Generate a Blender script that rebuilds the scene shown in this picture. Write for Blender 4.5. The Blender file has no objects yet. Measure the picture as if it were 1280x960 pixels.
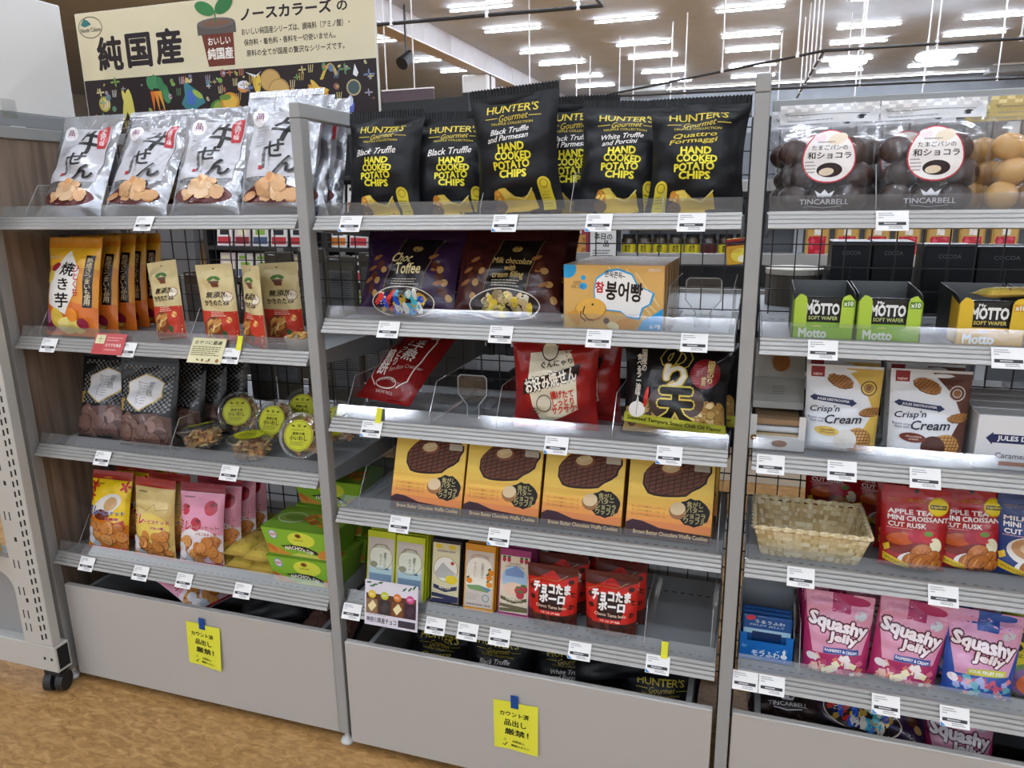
import bpy, bmesh, math, random
from mathutils import Vector, Matrix
SC = bpy.context.scene
COL = SC.collection
PI = math.pi

# ---------------------------------------------------------------- camera, world, exposure
YAW, PITCH, ROLL, FPX = 0.3155, 0.2439, 0.0146, 922.6
cam_d = bpy.data.cameras.new('camera'); cam = bpy.data.objects.new('camera', cam_d); COL.objects.link(cam)
cam_d.sensor_width = 36.0; cam_d.lens = FPX / 1280 * 36.0
cam_d.clip_start = 0.02; cam_d.clip_end = 100
_f = Vector((-math.sin(YAW)*math.cos(PITCH), math.cos(YAW)*math.cos(PITCH), -math.sin(PITCH)))
_r = Vector((math.cos(YAW), math.sin(YAW), 0)); _d = _f.cross(_r)
_r2 = _r*math.cos(ROLL) + _d*math.sin(ROLL); _d2 = -_r*math.sin(ROLL) + _d*math.cos(ROLL)
_m = Matrix((_r2, -_d2, -_f)).transposed().to_4x4()
_m.translation = Vector((0.9018, -1.3695, 1.323))
cam.matrix_world = _m
SC.camera = cam
world = bpy.data.worlds.new('store_air'); SC.world = world; world.use_nodes = True
world.node_tree.nodes['Background'].inputs[0].default_value = (0.9, 0.95, 1.0, 1)
world.node_tree.nodes['Background'].inputs[1].default_value = 0.9
SC.view_settings.view_transform = 'Standard'; SC.view_settings.look = 'None'
SC.view_settings.gamma = 1; SC.view_settings.use_curve_mapping = False
SC.view_settings.exposure = 0.4
SC.cycles.use_denoising = True
SC.cycles.max_bounces = 8; SC.cycles.transparent_max_bounces = 24
SC.cycles.caustics_reflective = False; SC.cycles.caustics_refractive = False
LAMP_STRENGTH = 95.0          # ceiling tubes

# ---------------------------------------------------------------- helpers
def s2l(c): return c/12.92 if c <= 0.04045 else ((c+0.055)/1.055)**2.4
def hx(h):
    if not isinstance(h, str): return h
    return tuple(s2l(int(h[i:i+2], 16)/255) for i in (0, 2, 4)) + (1.0,)

def new_mat(name):
    m = bpy.data.materials.new(name); m.use_nodes = True
    return m, m.node_tree, m.node_tree.nodes['Principled BSDF']
def add_bump(nt, b, scale, strength, dist=0.001, detail=2.0, stretch=None):
    tc = nt.nodes.new('ShaderNodeTexCoord'); n = nt.nodes.new('ShaderNodeTexNoise')
    n.inputs['Scale'].default_value = scale; n.inputs['Detail'].default_value = detail
    src = tc.outputs['Object']
    if stretch:
        mp = nt.nodes.new('ShaderNodeMapping'); mp.inputs['Scale'].default_value = stretch
        nt.links.new(src, mp.inputs[0]); src = mp.outputs[0]
    nt.links.new(src, n.inputs['Vector'])
    bp = nt.nodes.new('ShaderNodeBump'); bp.inputs['Strength'].default_value = strength
    bp.inputs['Distance'].default_value = dist
    nt.links.new(n.outputs['Fac'], bp.inputs['Height']); nt.links.new(bp.outputs[0], b.inputs['Normal'])
def plain(name, col, rough=0.5, metal=0.0, bump=None, spec=0.5, coat=0.0):
    m, nt, b = new_mat(name)
    b.inputs['Base Color'].default_value = hx(col); b.inputs['Roughness'].default_value = rough
    b.inputs['Metallic'].default_value = metal; b.inputs['Specular IOR Level'].default_value = spec
    b.inputs['Coat Weight'].default_value = coat; b.inputs['Coat Roughness'].default_value = 0.15
    if bump: add_bump(nt, b, *bump)
    return m
def ink(name, rough, metal=0.0, bump=None, coat=0.0, spec=0.5):
    """printed packaging: the colour of every face is stored on the mesh, the finish lives here"""
    m, nt, b = new_mat(name)
    a = nt.nodes.new('ShaderNodeVertexColor'); a.layer_name = 'ink'
    nt.links.new(a.outputs['Color'], b.inputs['Base Color'])
    b.inputs['Roughness'].default_value = rough; b.inputs['Metallic'].default_value = metal
    b.inputs['Specular IOR Level'].default_value = spec
    b.inputs['Coat Weight'].default_value = coat; b.inputs['Coat Roughness'].default_value = 0.1
    if bump: add_bump(nt, b, *bump)
    return m
def clear(name, tint=(1, 1, 1, 1), rough=0.08, lo=0.04, hi=0.6, bump=None, haze=0.0, hazecol=(0.8, 0.82, 0.85, 1)):
    m = bpy.data.materials.new(name); m.use_nodes = True; nt = m.node_tree; nt.nodes.clear()
    out = nt.nodes.new('ShaderNodeOutputMaterial'); tr = nt.nodes.new('ShaderNodeBsdfTransparent')
    tr.inputs[0].default_value = tint
    gl = nt.nodes.new('ShaderNodeBsdfGlossy'); gl.inputs['Roughness'].default_value = rough
    gl.inputs[0].default_value = (0.95, 0.95, 0.95, 1)
    lw = nt.nodes.new('ShaderNodeLayerWeight'); lw.inputs['Blend'].default_value = 0.35
    mr = nt.nodes.new('ShaderNodeMapRange'); mr.inputs['To Min'].default_value = lo; mr.inputs['To Max'].default_value = hi
    nt.links.new(lw.outputs['Facing'], mr.inputs['Value'])
    mx = nt.nodes.new('ShaderNodeMixShader')
    nt.links.new(mr.outputs[0], mx.inputs[0]); nt.links.new(tr.outputs[0], mx.inputs[1]); nt.links.new(gl.outputs[0], mx.inputs[2])
    last = mx
    if haze:
        df = nt.nodes.new('ShaderNodeBsdfDiffuse'); df.inputs[0].default_value = hazecol
        m2 = nt.nodes.new('ShaderNodeMixShader'); m2.inputs[0].default_value = haze
        nt.links.new(mx.outputs[0], m2.inputs[1]); nt.links.new(df.outputs[0], m2.inputs[2]); last = m2
    if bump:
        tc = nt.nodes.new('ShaderNodeTexCoord'); n = nt.nodes.new('ShaderNodeTexNoise'); n.inputs['Scale'].default_value = bump[0]
        nt.links.new(tc.outputs['Object'], n.inputs['Vector'])
        bp = nt.nodes.new('ShaderNodeBump'); bp.inputs['Strength'].default_value = bump[1]; bp.inputs['Distance'].default_value = 0.003
        nt.links.new(n.outputs['Fac'], bp.inputs['Height'])
        nt.links.new(bp.outputs[0], gl.inputs['Normal']); nt.links.new(bp.outputs[0], lw.inputs['Normal'])
    nt.links.new(last.outputs[0], out.inputs[0])
    return m
def emit(name, col, st):
    m = bpy.data.materials.new(name); m.use_nodes = True; nt = m.node_tree; nt.nodes.clear()
    e = nt.nodes.new('ShaderNodeEmission'); e.inputs[0].default_value = hx(col); e.inputs[1].default_value = st
    o = nt.nodes.new('ShaderNodeOutputMaterial'); nt.links.new(e.outputs[0], o.inputs[0]); return m

MT = {}
MT['gloss'] = ink('glossy_film', 0.25, 0.0, (35, 0.45, 0.005), coat=0.15, spec=0.4)
MT['satin'] = ink('satin_film', 0.42, 0.0, (24, 0.55, 0.007), coat=0.0, spec=0.3)
MT['matte'] = ink('matte_print', 0.6, spec=0.25)
MT['card'] = ink('coated_card', 0.4, 0.0, None, coat=0.0, spec=0.25)
MT['foil'] = ink('silver_foil', 0.26, 0.9, (26, 0.9, 0.009))
MT['foilprint'] = ink('printed_foil', 0.33, 0.15, (26, 0.6, 0.007), coat=0.15)
MT['gold'] = ink('gold_foil', 0.3, 0.3, (60, 0.4, 0.003))
MT['food'] = ink('food', 0.6, 0.0, (60, 0.6, 0.004))
MT['choc'] = ink('chocolate', 0.35, 0.0, (40, 0.3, 0.003))
MT['drawer'] = plain('drawer_front_grey', 'b3b0ab', 0.4, 0.0, (120, 0.04, 0.0005))
MT['fix'] = plain('pale_fixture_steel', 'bdbcb6', 0.45)
MT['metal'] = plain('grey_painted_steel', '9a9b99', 0.42, 0.0, (120, 0.05, 0.0005))
MT['metal_d'] = plain('grey_shelf_steel', '8f9294', 0.45)
MT['galv'] = plain('galvanised_steel', '9a9da0', 0.35, 0.6)
MT['rail'] = plain('price_rail_plastic', 'a5a39f', 0.36, 0.35, None, 0.5)
MT['black'] = plain('black_steel', '1c1d1f', 0.45)
MT['wire'] = plain('dark_wire', '2b2c2e', 0.4)
MT['acryl'] = clear('clear_acrylic', (0.97, 0.98, 0.98, 1), 0.04, 0.03, 0.25)
MT['guard'] = clear('clear_shelf_guard', (0.93, 0.94, 0.95, 1), 0.08, 0.05, 0.7, (9, 0.1), 0.035, (0.75, 0.77, 0.8, 1))
MT['film'] = clear('clear_bag_film', (0.98, 0.98, 0.98, 1), 0.12, 0.03, 0.5, (30, 0.9), 0.008)
MT['tub'] = clear('clear_tub_plastic', (0.97, 0.98, 0.98, 1), 0.05, 0.05, 0.7, (10, 0.1), 0.02)
MT['white'] = plain('white_paper', 'e8e8e6', 0.7)
MT['rubber'] = plain('black_rubber', '202122', 0.55)
MT['tube_dim'] = emit('far_lamp_tube', 'e6f0ff', 9.0)
MT['tube'] = emit('lamp_tube', 'e6f0ff', LAMP_STRENGTH)

class MB:
    """collects polygons with colours; build() links them as ONE mesh object"""
    def __init__(s): s.v = []; s.f = []; s.c = []; s.mi = []
    def add(s, vs, fs, col=None, mi=0):
        o = len(s.v); s.v += [tuple(p) for p in vs]
        for f in fs: s.f.append(tuple(i+o for i in f)); s.c.append(col); s.mi.append(mi)
    def box(s, x0, x1, y0, y1, z0, z1, col=None, mi=0, M=None):
        vs = [(x, y, z) for z in (z0, z1) for y in (y0, y1) for x in (x0, x1)]
        if M: vs = [M @ Vector(p) for p in vs]
        s.add(vs, [(0, 2, 3, 1), (4, 5, 7, 6), (0, 1, 5, 4), (2, 6, 7, 3), (0, 4, 6, 2), (1, 3, 7, 5)], col, mi)
    def bbox(s, x0, x1, y0, y1, z0, z1, b=0.002, col=None, mi=0, M=None):
        """box with chamfered edges"""
        vs = []; idx = {}
        for ix, x in ((0, x0), (1, x1)):
            for iy, y in ((0, y0), (1, y1)):
                for iz, z in ((0, z0), (1, z1)):
                    sx, sy, sz = (b, -b)[ix], (b, -b)[iy], (b, -b)[iz]
                    idx[ix, iy, iz] = len(vs)
                    vs += [(x, y+sy, z+sz), (x+sx, y, z+sz), (x+sx, y+sy, z)]
        I = lambda a, b_, c, k: idx[a, b_, c]+k
        fs = []
        for a in (0, 1):
            q = [I(a, 0, 0, 0), I(a, 1, 0, 0), I(a, 1, 1, 0), I(a, 0, 1, 0)]; fs.append(q if a else q[::-1])
            q = [I(0, a, 0, 1), I(0, a, 1, 1), I(1, a, 1, 1), I(1, a, 0, 1)]; fs.append(q if a else q[::-1])
            q = [I(0, 0, a, 2), I(1, 0, a, 2), I(1, 1, a, 2), I(0, 1, a, 2)]; fs.append(q if a else q[::-1])
        for a in (0, 1):
            for c in (0, 1):
                fs.append([I(0, a, c, 1), I(1, a, c, 1), I(1, a, c, 2), I(0, a, c, 2)])
                fs.append([I(a, 0, c, 0), I(a, 1, c, 0), I(a, 1, c, 2), I(a, 0, c, 2)])
                fs.append([I(a, c, 0, 0), I(a, c, 1, 0), I(a, c, 1, 1), I(a, c, 0, 1)])
                for d in (0, 1): fs.append([I(a, c, d, 0), I(a, c, d, 1), I(a, c, d, 2)])
        if M: vs = [M @ Vector(p) for p in vs]
        s.add(vs, fs, col, mi)
    def prism(s, prof, x0, x1, col=None, mi=0, axis='x'):
        """closed profile [(a,b)] extruded along an axis (x: a=y b=z; y: a=x b=z; z: a=x b=y)"""
        n = len(prof)
        def P(a, b, t): return {'x': (t, a, b), 'y': (a, t, b), 'z': (a, b, t)}[axis]
        vs = [P(a, b, x0) for a, b in prof]+[P(a, b, x1) for a, b in prof]
        fs = [(i, (i+1) % n, (i+1) % n+n, i+n) for i in range(n)]+[tuple(range(n))[::-1], tuple(range(n, 2*n))]
        s.add(vs, fs, col, mi)
    def tube(s, p, q, r, n=8, r2=None, col=None, mi=0, cap=True):
        p, q = Vector(p), Vector(q); d = (q-p).normalized()
        a = d.orthogonal().normalized(); b = d.cross(a); r2 = r if r2 is None else r2
        vs = [p+(a*math.cos(t)+b*math.sin(t))*r for t in (2*PI*i/n for i in range(n))]
        vs += [q+(a*math.cos(t)+b*math.sin(t))*r2 for t in (2*PI*i/n for i in range(n))]
        fs = [(i, (i+1) % n, (i+1) % n+n, i+n) for i in range(n)]
        if cap: fs += [tuple(range(n))[::-1], tuple(range(n, 2*n))]
        s.add(vs, fs, col, mi)
    def lathe(s, prof, n=24, col=None, mi=0, M=None, cols=None):
        vs = []
        for r, z in prof: vs += [Vector((r*math.cos(2*PI*i/n), r*math.sin(2*PI*i/n), z)) for i in range(n)]
        if M: vs = [M @ p for p in vs]
        o = len(s.v); s.v += [tuple(p) for p in vs]
        for k in range(len(prof)-1):
            for i in range(n):
                j = (i+1) % n
                s.f.append((o+k*n+i, o+k*n+j, o+(k+1)*n+j, o+(k+1)*n+i)); s.c.append(cols[k] if cols else col); s.mi.append(mi)
    def disc(s, c, r, n=24, col=None, M=None, mi=0):
        vs = [Vector((c[0]+r*math.cos(2*PI*i/n), c[1]+r*math.sin(2*PI*i/n), c[2])) for i in range(n)]
        if M: vs = [M @ p for p in vs]
        s.add(vs, [tuple(range(n))], col, mi)
    def blob(s, c, r, n=8, col=None, M=None, jit=0.0, rng=None, mi=0):
        """low-poly ellipsoid r=(rx,ry,rz)"""
        rows = max(4, n*2//3); vs = []
        for k in range(1, rows):
            th = PI*k/rows
            for i in range(n):
                ph = 2*PI*i/n; j = 1+(rng.uniform(-jit, jit) if jit else 0)
                vs.append(Vector((c[0]+r[0]*j*math.sin(th)*math.cos(ph), c[1]+r[1]*j*math.sin(th)*math.sin(ph), c[2]+r[2]*j*math.cos(th))))
        vs += [Vector((c[0], c[1], c[2]+r[2])), Vector((c[0], c[1], c[2]-r[2]))]
        fs = [(k*n+i, (k+1)*n+i, (k+1)*n+(i+1) % n, k*n+(i+1) % n) for k in range(rows-2) for i in range(n)]
        t, bo = len(vs)-2, len(vs)-1
        fs += [(t, i, (i+1) % n) for i in range(n)]+[(bo, (rows-2)*n+(i+1) % n, (rows-2)*n+i) for i in range(n)]
        if M: vs = [M @ p if not isinstance(M, Matrix) else M @ p for p in vs]
        s.add(vs, fs, col, mi)
    def mesh(s, name, mats, smooth=False, flip=True):
        me = bpy.data.meshes.new(name); me.from_pydata(s.v, [], s.f)
        if not isinstance(mats, (list, tuple)): mats = [mats]
        for m in mats: me.materials.append(m)
        if any(s.mi): me.polygons.foreach_set('material_index', s.mi)
        if any(c is not None for c in s.c):
            at = me.color_attributes.new('ink', 'FLOAT_COLOR', 'CORNER'); buf = []
            cache = {}
            for f, c in zip(s.f, s.c):
                if c not in cache: cache[c] = hx(c) if c is not None else (0.5, 0.5, 0.5, 1)
                buf += list(cache[c])*len(f)
            at.data.foreach_set('color', buf)
        if smooth: me.polygons.foreach_set('use_smooth', [True]*len(me.polygons))
        me.update(); me.validate()
        if flip:
            bm = bmesh.new(); bm.from_mesh(me); bmesh.ops.recalc_face_normals(bm, faces=bm.faces); bm.to_mesh(me); bm.free()
        return me
    def build(s, name, mats, parent=None, smooth=False):
        return obj(name, s.mesh(name, mats, smooth), parent)
def obj(name, me, parent=None):
    o = bpy.data.objects.new(name, me); COL.objects.link(o)
    if parent: o.parent = parent
    return o
def tag(o, label, cat, group=None):
    o['label'] = label; o['category'] = cat
    if group: o['group'] = group
    return o
def thing(name, label, cat, loc=(0, 0, 0), rz=0.0, lean=0.0, roll=0.0, group=None):
    """Empty at the thing's base; lean tips the top back (+Y), roll tips it sideways"""
    o = bpy.data.objects.new(name, None); COL.objects.link(o); o.empty_display_size = 0.05
    o.location = loc
    o.rotation_euler = (Matrix.Rotation(rz, 3, 'Z') @ Matrix.Rotation(-lean, 3, 'X') @ Matrix.Rotation(roll, 3, 'Y')).to_euler()
    return tag(o, label, cat, group)
def struct(o): o['kind'] = 'structure'; return o

# ---------------------------------------------------------------- flat print: shapes and lettering in panel coordinates
_font_cache = {}
def glyphs(s, spacing=1.0, line=1.0, align='LEFT'):
    key = (s, spacing, line, align)
    if key in _font_cache: return _font_cache[key]
    cu = bpy.data.curves.new('t', 'FONT'); cu.body = s; cu.size = 1; cu.resolution_u = 2
    cu.space_character = spacing; cu.space_line = line; cu.align_x = align; cu.fill_mode = 'FRONT'; cu.dimensions = '2D'
    ob = bpy.data.objects.new('t', cu)
    me = bpy.data.meshes.new_from_object(ob)
    bm = bmesh.new(); bm.from_mesh(me); bmesh.ops.triangulate(bm, faces=bm.faces)
    tr = [[(v.co.x, v.co.y) for v in f.verts] for f in bm.faces]; bm.free()
    bpy.data.objects.remove(ob); bpy.data.curves.remove(cu); bpy.data.meshes.remove(me)
    if tr:
        xs = [p[0] for t in tr for p in t]; ys = [p[1] for t in tr for p in t]
        x0, y0 = min(xs), min(ys); w, h = max(max(xs)-x0, 1e-6), max(max(ys)-y0, 1e-6)
        tr = [[((p[0]-x0)/w-0.5, (p[1]-y0)/h-0.5) for p in t] for t in tr]
        res = (tr, w/h, w)
    else: res = ([], 1.0, 1.0)
    _font_cache[key] = res
    return res
class Art:
    """print on a panel w x h (metres); x in -0.5..0.5 and y in 0..1 are fractions of the panel"""
    def __init__(s, w, h): s.w, s.h, s.parts, s.boxes = w, h, {}, []; s.part = 'printed_picture'
    def on(s, part): s.part = part; return s
    def _put(s, tris, col, inc=1.0, level=None):
        """a print layer lies just above whatever it overlaps"""
        if not tris: return 0
        xs = [p[0] for t in tris for p in t]; ys = [p[1] for t in tris for p in t]
        bb = (min(xs), max(xs), min(ys), max(ys))
        if level is None:
            if inc == 1.0 and max(bb[1]-bb[0], bb[3]-bb[2]) < 0.03: inc = 0.25
            elif inc == 1.0 and max(bb[1]-bb[0], bb[3]-bb[2]) > 0.06: inc = 2.2
            level = inc+max([l for q, l in s.boxes if q[0] < bb[1] and bb[0] < q[1] and q[2] < bb[3] and bb[2] < q[3]], default=0)
        level = min(level, 34)
        s.boxes.append((bb, level)); s.parts.setdefault(s.part, []).append((tris, col, level))
        return level
    def poly(s, pts, col):
        from mathutils.geometry import tessellate_polygon
        P = [(x*s.w, y*s.h) for x, y in pts]
        t = tessellate_polygon([[Vector((a, b, 0)) for a, b in P]])
        s._put([[P[i] for i in f] for f in t], col); return s
    def rect(s, x0, y0, x1, y1, col): return s.poly([(x0, y0), (x1, y0), (x1, y1), (x0, y1)], col)
    def ell(s, cx, cy, rx, ry, col, rot=0.0, n=22, a0=0, a1=2*PI):
        """rx, ry as fractions of the panel WIDTH so circles stay round"""
        c, si = math.cos(rot), math.sin(rot); P = []
        for i in range(n+(0 if a1-a0 > 6.28 else 1)):
            t = a0+(a1-a0)*i/n; a, b = rx*s.w*math.cos(t), ry*s.w*math.sin(t)
            P.append((cx*s.w+a*c-b*si, cy*s.h+a*si+b*c))
        m = (sum(p[0] for p in P)/len(P), sum(p[1] for p in P)/len(P))
        if a1-a0 > 6.28: T = [[m, P[i], P[(i+1) % len(P)]] for i in range(len(P))]
        else: m = (cx*s.w, cy*s.h); T = [[m, P[i], P[i+1]] for i in range(len(P)-1)]
        s._put(T, col); return s
    def ring(s, cx, cy, rx, ry, th, col, n=24, rot=0.0):
        c, si = math.cos(rot), math.sin(rot); T = []; I = []; O = []
        for i in range(n):
            t = 2*PI*i/n
            for L, k in ((O, 0), (I, th)):
                a, b = (rx-k)*s.w*math.cos(t), (ry-k)*s.w*math.sin(t)
                L.append((cx*s.w+a*c-b*si, cy*s.h+a*si+b*c))
        for i in range(n):
            j = (i+1) % n; T += [[O[i], O[j], I[j]], [O[i], I[j], I[i]]]
        s._put(T, col); return s
    def line(s, pts, th, col):
        P = [(x*s.w, y*s.h) for x, y in pts]; T = []; th *= s.w/2
        for a, b in zip(P, P[1:]):
            dx, dy = b[0]-a[0], b[1]-a[1]; L = math.hypot(dx, dy) or 1e-9
            nx, ny = -dy/L*th, dx/L*th
            q = [(a[0]+nx, a[1]+ny), (a[0]-nx, a[1]-ny), (b[0]-nx, b[1]-ny), (b[0]+nx, b[1]+ny)]
            T += [[q[0], q[1], q[2]], [q[0], q[2], q[3]]]
        s._put(T, col); return s
    def text(s, t, cx, cy, w, h=None, col='111111', bold=0.0, rot=0.0, shear=0.0, edge=None, edgew=0.06, spacing=1.0, line=1.0, align='CENTER', arch=0.0):
        """fit the string into a box of w (fraction of width) by h (fraction of height); h None keeps the natural ratio"""
        if edge: s.text(t, cx, cy, w, h, edge, bold+edgew, rot, shear, spacing=spacing, line=line, align=align, arch=arch)
        tr, ratio, em = glyphs(t, spacing, line, align)
        W = w*s.w; H = W/ratio if h is None else h*s.h
        c, si = math.cos(rot), math.sin(rot); T = []
        k = bold*W/em*1.0; kh = bold*H/(em/ratio)*1.0      # stroke weight, per axis
        if bold <= 0.0: sh = [(0, 0)]
        else: sh = [(k*math.cos(q*PI/(3 if bold < 0.03 else 4)), kh*math.sin(q*PI/(3 if bold < 0.03 else 4))) for q in range(6 if bold < 0.03 else 8)]+([(0, 0)] if bold > 0.02 else [])
        for m, (dx, dy) in enumerate(sh):
            T = []
            for f in tr:
                q = []
                for x, y in f:
                    a, b = x*W+dx+(y*H)*shear, y*H+dy-arch*W*(x*x*4)
                    q.append((cx*s.w+a*c-b*si, cy*s.h+a*si+b*c))
                T.append(q)
            lv = s._put(T, col, 1.5) if m == 0 else s._put(T, col, level=lv+0.08)      # every weight copy sits a hair in front of the last
        return s
    def vtext(s, t, cx, cy, w, h, col='111111', bold=0.0, rot=0.0, edge=None):
        return s.text('\n'.join(t), cx, cy, w, h, col, bold, rot, edge=edge, line=0.9)
    def lines(s, x0, x1, y0, y1, n, col, rng, th=0.35, gap=0.5):
        """a block of illegible small print"""
        dy = (y1-y0)/n; T = []
        for k in range(n):
            x = x0; y = y1-(k+0.5)*dy; e = x1-(x1-x0)*rng.uniform(0, 0.25)
            while x < e:
                L = (x1-x0)*rng.uniform(0.04, 0.12); q = min(x+L, e)
                a, b, c, d = x*s.w, q*s.w, (y-dy*th/2)*s.h, (y+dy*th/2)*s.h
                T += [[(a, c), (b, c), (b, d)], [(a, c), (b, d), (a, d)]]
                x = q+(x1-x0)*0.02*gap*2
        s._put(T, col); return s
    def scatter(s, x0, y0, x1, y1, n, r0, r1, cols, rng, rim=None, flat=0.75, marks=None):
        for _ in range(n):
            x, y, r = rng.uniform(x0, x1), rng.uniform(y0, y1), rng.uniform(r0, r1)
            a = rng.uniform(0, PI); k = rng.uniform(flat, 1)
            if rim: s.ell(x, y-0.004, r*1.08, r*k*1.08, rim, a, 12)
            s.ell(x, y, r, r*k, rng.choice(cols), a, 12)
            if marks:
                for j in range(4): s.ell(x+r*0.45*math.cos(j*1.7+a), y+r*0.4*math.sin(j*1.7+a)*s.w/s.h, r*0.12, r*0.1, marks, 0, 5)
        return s
    def waffle(s, cx, cy, rx, ry, rot, base, groove, rng, n=5, rim=None):
        P = []
        for i in range(26):
            t = 2*PI*i/26; k = 1+rng.uniform(-0.05, 0.05)
            P.append((rx*k*math.cos(t), ry*k*math.sin(t)))
        c, si = math.cos(rot), math.sin(rot); asp = s.w/s.h
        tr = lambda a, b: (cx+(a*c-b*si), cy+(a*si+b*c)*asp)
        if rim: s.poly([tr(a*1.06, b*1.06-0.01) for a, b in P], rim)
        s.poly([tr(a, b) for a, b in P], base)
        T = []
        for k in range(-n+1, n):
            u = k/n; a = u*rx; L = math.sqrt(max(0, 1-u*u))*0.93
            for p, q in ((tr(a-0.25*rx*L, -ry*L), tr(a+0.25*rx*L, ry*L)), (tr(-rx*L, u*ry), tr(rx*L, u*ry))):
                p = (p[0]*s.w, p[1]*s.h); q = (q[0]*s.w, q[1]*s.h); dx, dy = q[0]-p[0], q[1]-p[1]; l = math.hypot(dx, dy) or 1e-9
                nx, ny = -dy/l*0.006*s.w, dx/l*0.006*s.w
                c4 = [(p[0]+nx, p[1]+ny), (p[0]-nx, p[1]-ny), (q[0]-nx, q[1]-ny), (q[0]+nx, q[1]+ny)]
                if l > 1e-4: T += [[c4[0], c4[1], c4[2]], [c4[0], c4[2], c4[3]]]
        s._put(T, groove)
        return s
    def finish(s, S, mat, maxlen=0.009):
        """-> [(part name, mesh)], mapped on surface S(u,v)->(x,y,z), front = -y"""
        out = []; step = 0.00012 if maxlen >= 1 else 0.00024
        for name, items in s.parts.items():
            mb = MB()
            for tris, col, layer in items:
                st = [t for t in tris]
                while st:
                    t = st.pop()
                    L = [math.hypot(t[i][0]-t[(i+1) % 3][0], t[i][1]-t[(i+1) % 3][1]) for i in range(3)]
                    k = max(range(3), key=lambda i: L[i])
                    if L[k] > maxlen:
                        a, b, c = t[k], t[(k+1) % 3], t[(k+2) % 3]; m = ((a[0]+b[0])/2, (a[1]+b[1])/2)
                        st.append([a, m, c]); st.append([m, b, c])
                    else:
                        q = []
                        for u, v in t:
                            u = max(-s.w/2, min(s.w/2, u)); v = max(0.0, min(s.h, v))
                            x, y, z = S(u, v); q.append((x, y-0.0004-layer*step, z))
                        mb.add(q, [(0, 1, 2)], col)
            out.append((name, mb.mesh(name, mat, True, flip=False)))
        return out

# ---------------------------------------------------------------- package bodies
def cl(x, a=0.0, b=1.0): return max(a, min(b, x))
def sstep(x): x = cl(x); return x*x*(3-2*x)
def bag_surface(w, h, T, kind='pillow', seed=0, seal=0.06, wr=1.0, shrink=0.07):
    rng = random.Random(seed)
    C = [(rng.uniform(-0.5, 0.5), rng.uniform(0.1, 0.9), rng.uniform(0, PI), rng.uniform(-1, 1)) for _ in range(7)]
    W = [(rng.uniform(18, 60), rng.uniform(-40, 40), rng.uniform(0, 6.28), rng.uniform(0.4, 1)) for _ in range(5)]
    def f(t):
        if kind == 'pillow':
            a = cl((t-seal)/(1-2*seal)); return math.sin(PI*a)**0.6*(1.12-0.3*a) if 0 < a < 1 else 0.0
        if kind == 'pouch':
            return min(1.0, max(t, 0)/0.07)**0.6*(1-cl(t/(1-seal)))**0.75
        if kind == 'sack':
            a = cl(t/(1-seal)); return min(1, a/0.12)**0.6*(1-sstep((a-0.35)/0.65))
        if kind == 'plump':
            a = cl(t/(1-seal)); return min(1, a/0.08)**0.5*(1-sstep((a-0.62)/0.38))
        if kind == 'flat':
            a = cl((t-seal)/(1-2*seal)); return min(1, a/0.1)**0.5*min(1, (1-a)/0.1)**0.5
    def S(u, v, side=-1):
        t = v/h; q = abs(2*u/w); ft = f(t)
        c = max(0.0, 1-min(q, 1)**2.8)**0.7
        k = 0
        for a, b, p, A in W: k += A*math.sin(a*u+b*v*0.8+p+3*math.sin(9*v/h+p))
        for a, b, th, A in C:                            # dents and creases
            du, dv = u/w-a, (v/h-b)*h/w; p = du*math.cos(th)+dv*math.sin(th); q2 = -du*math.sin(th)+dv*math.cos(th)
            k += 1.6*A*math.exp(-(p/0.07)**2-(q2/0.32)**2)
        m = (0.35+0.65*(1-ft))*c*min(1, 6*cl(t))*min(1, 8*cl(1-t))
        y = T*ft*c+0.0022*wr*k*m
        x = u*(1-shrink*ft)
        if side < 0: return (x, -y, v)
        return (x, max(T*ft*c*0.65, 0.0004)+0.0015*wr*k*m*0.5, v)
    return S
def gridded(S, w, h, nx, ny):
    """sample S on the body's own grid so that print follows the mesh exactly"""
    G = {sd: [[S((i/nx-0.5)*w, j/ny*h, sd) for i in range(nx+1)] for j in range(ny+1)] for sd in (-1, 1)}
    def Q(u, v, side=-1):
        a, b = cl(u/w+0.5)*nx, cl(v/h)*ny; i, j = min(int(a), nx-1), min(int(b), ny-1); a -= i; b -= j; g = G[side]
        p, q, r_, t = g[j][i], g[j][i+1], g[j+1][i+1], g[j+1][i]
        return tuple(p[k]*(1-a)*(1-b)+q[k]*a*(1-b)+r_[k]*a*b+t[k]*(1-a)*b for k in range(3))
    return Q
def bag_body(S, w, h, col, mat, nx=22, ny=26, name='bag_body', colfn=None):
    mb = MB()
    for side in (-1, 1):
        vs = [S((i/nx-0.5)*w, j/ny*h, side) for j in range(ny+1) for i in range(nx+1)]
        o = len(mb.v); mb.v += vs
        for j in range(ny):
            for i in range(nx):
                a = o+j*(nx+1)+i; q = (a, a+1, a+nx+2, a+nx+1)
                mb.f.append(q if side < 0 else q[::-1])
                mb.c.append(colfn((i+0.5)/nx-0.5, (j+0.5)/ny) if colfn else col); mb.mi.append(0)
    return mb.mesh(name, mat, True, flip=False)
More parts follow.
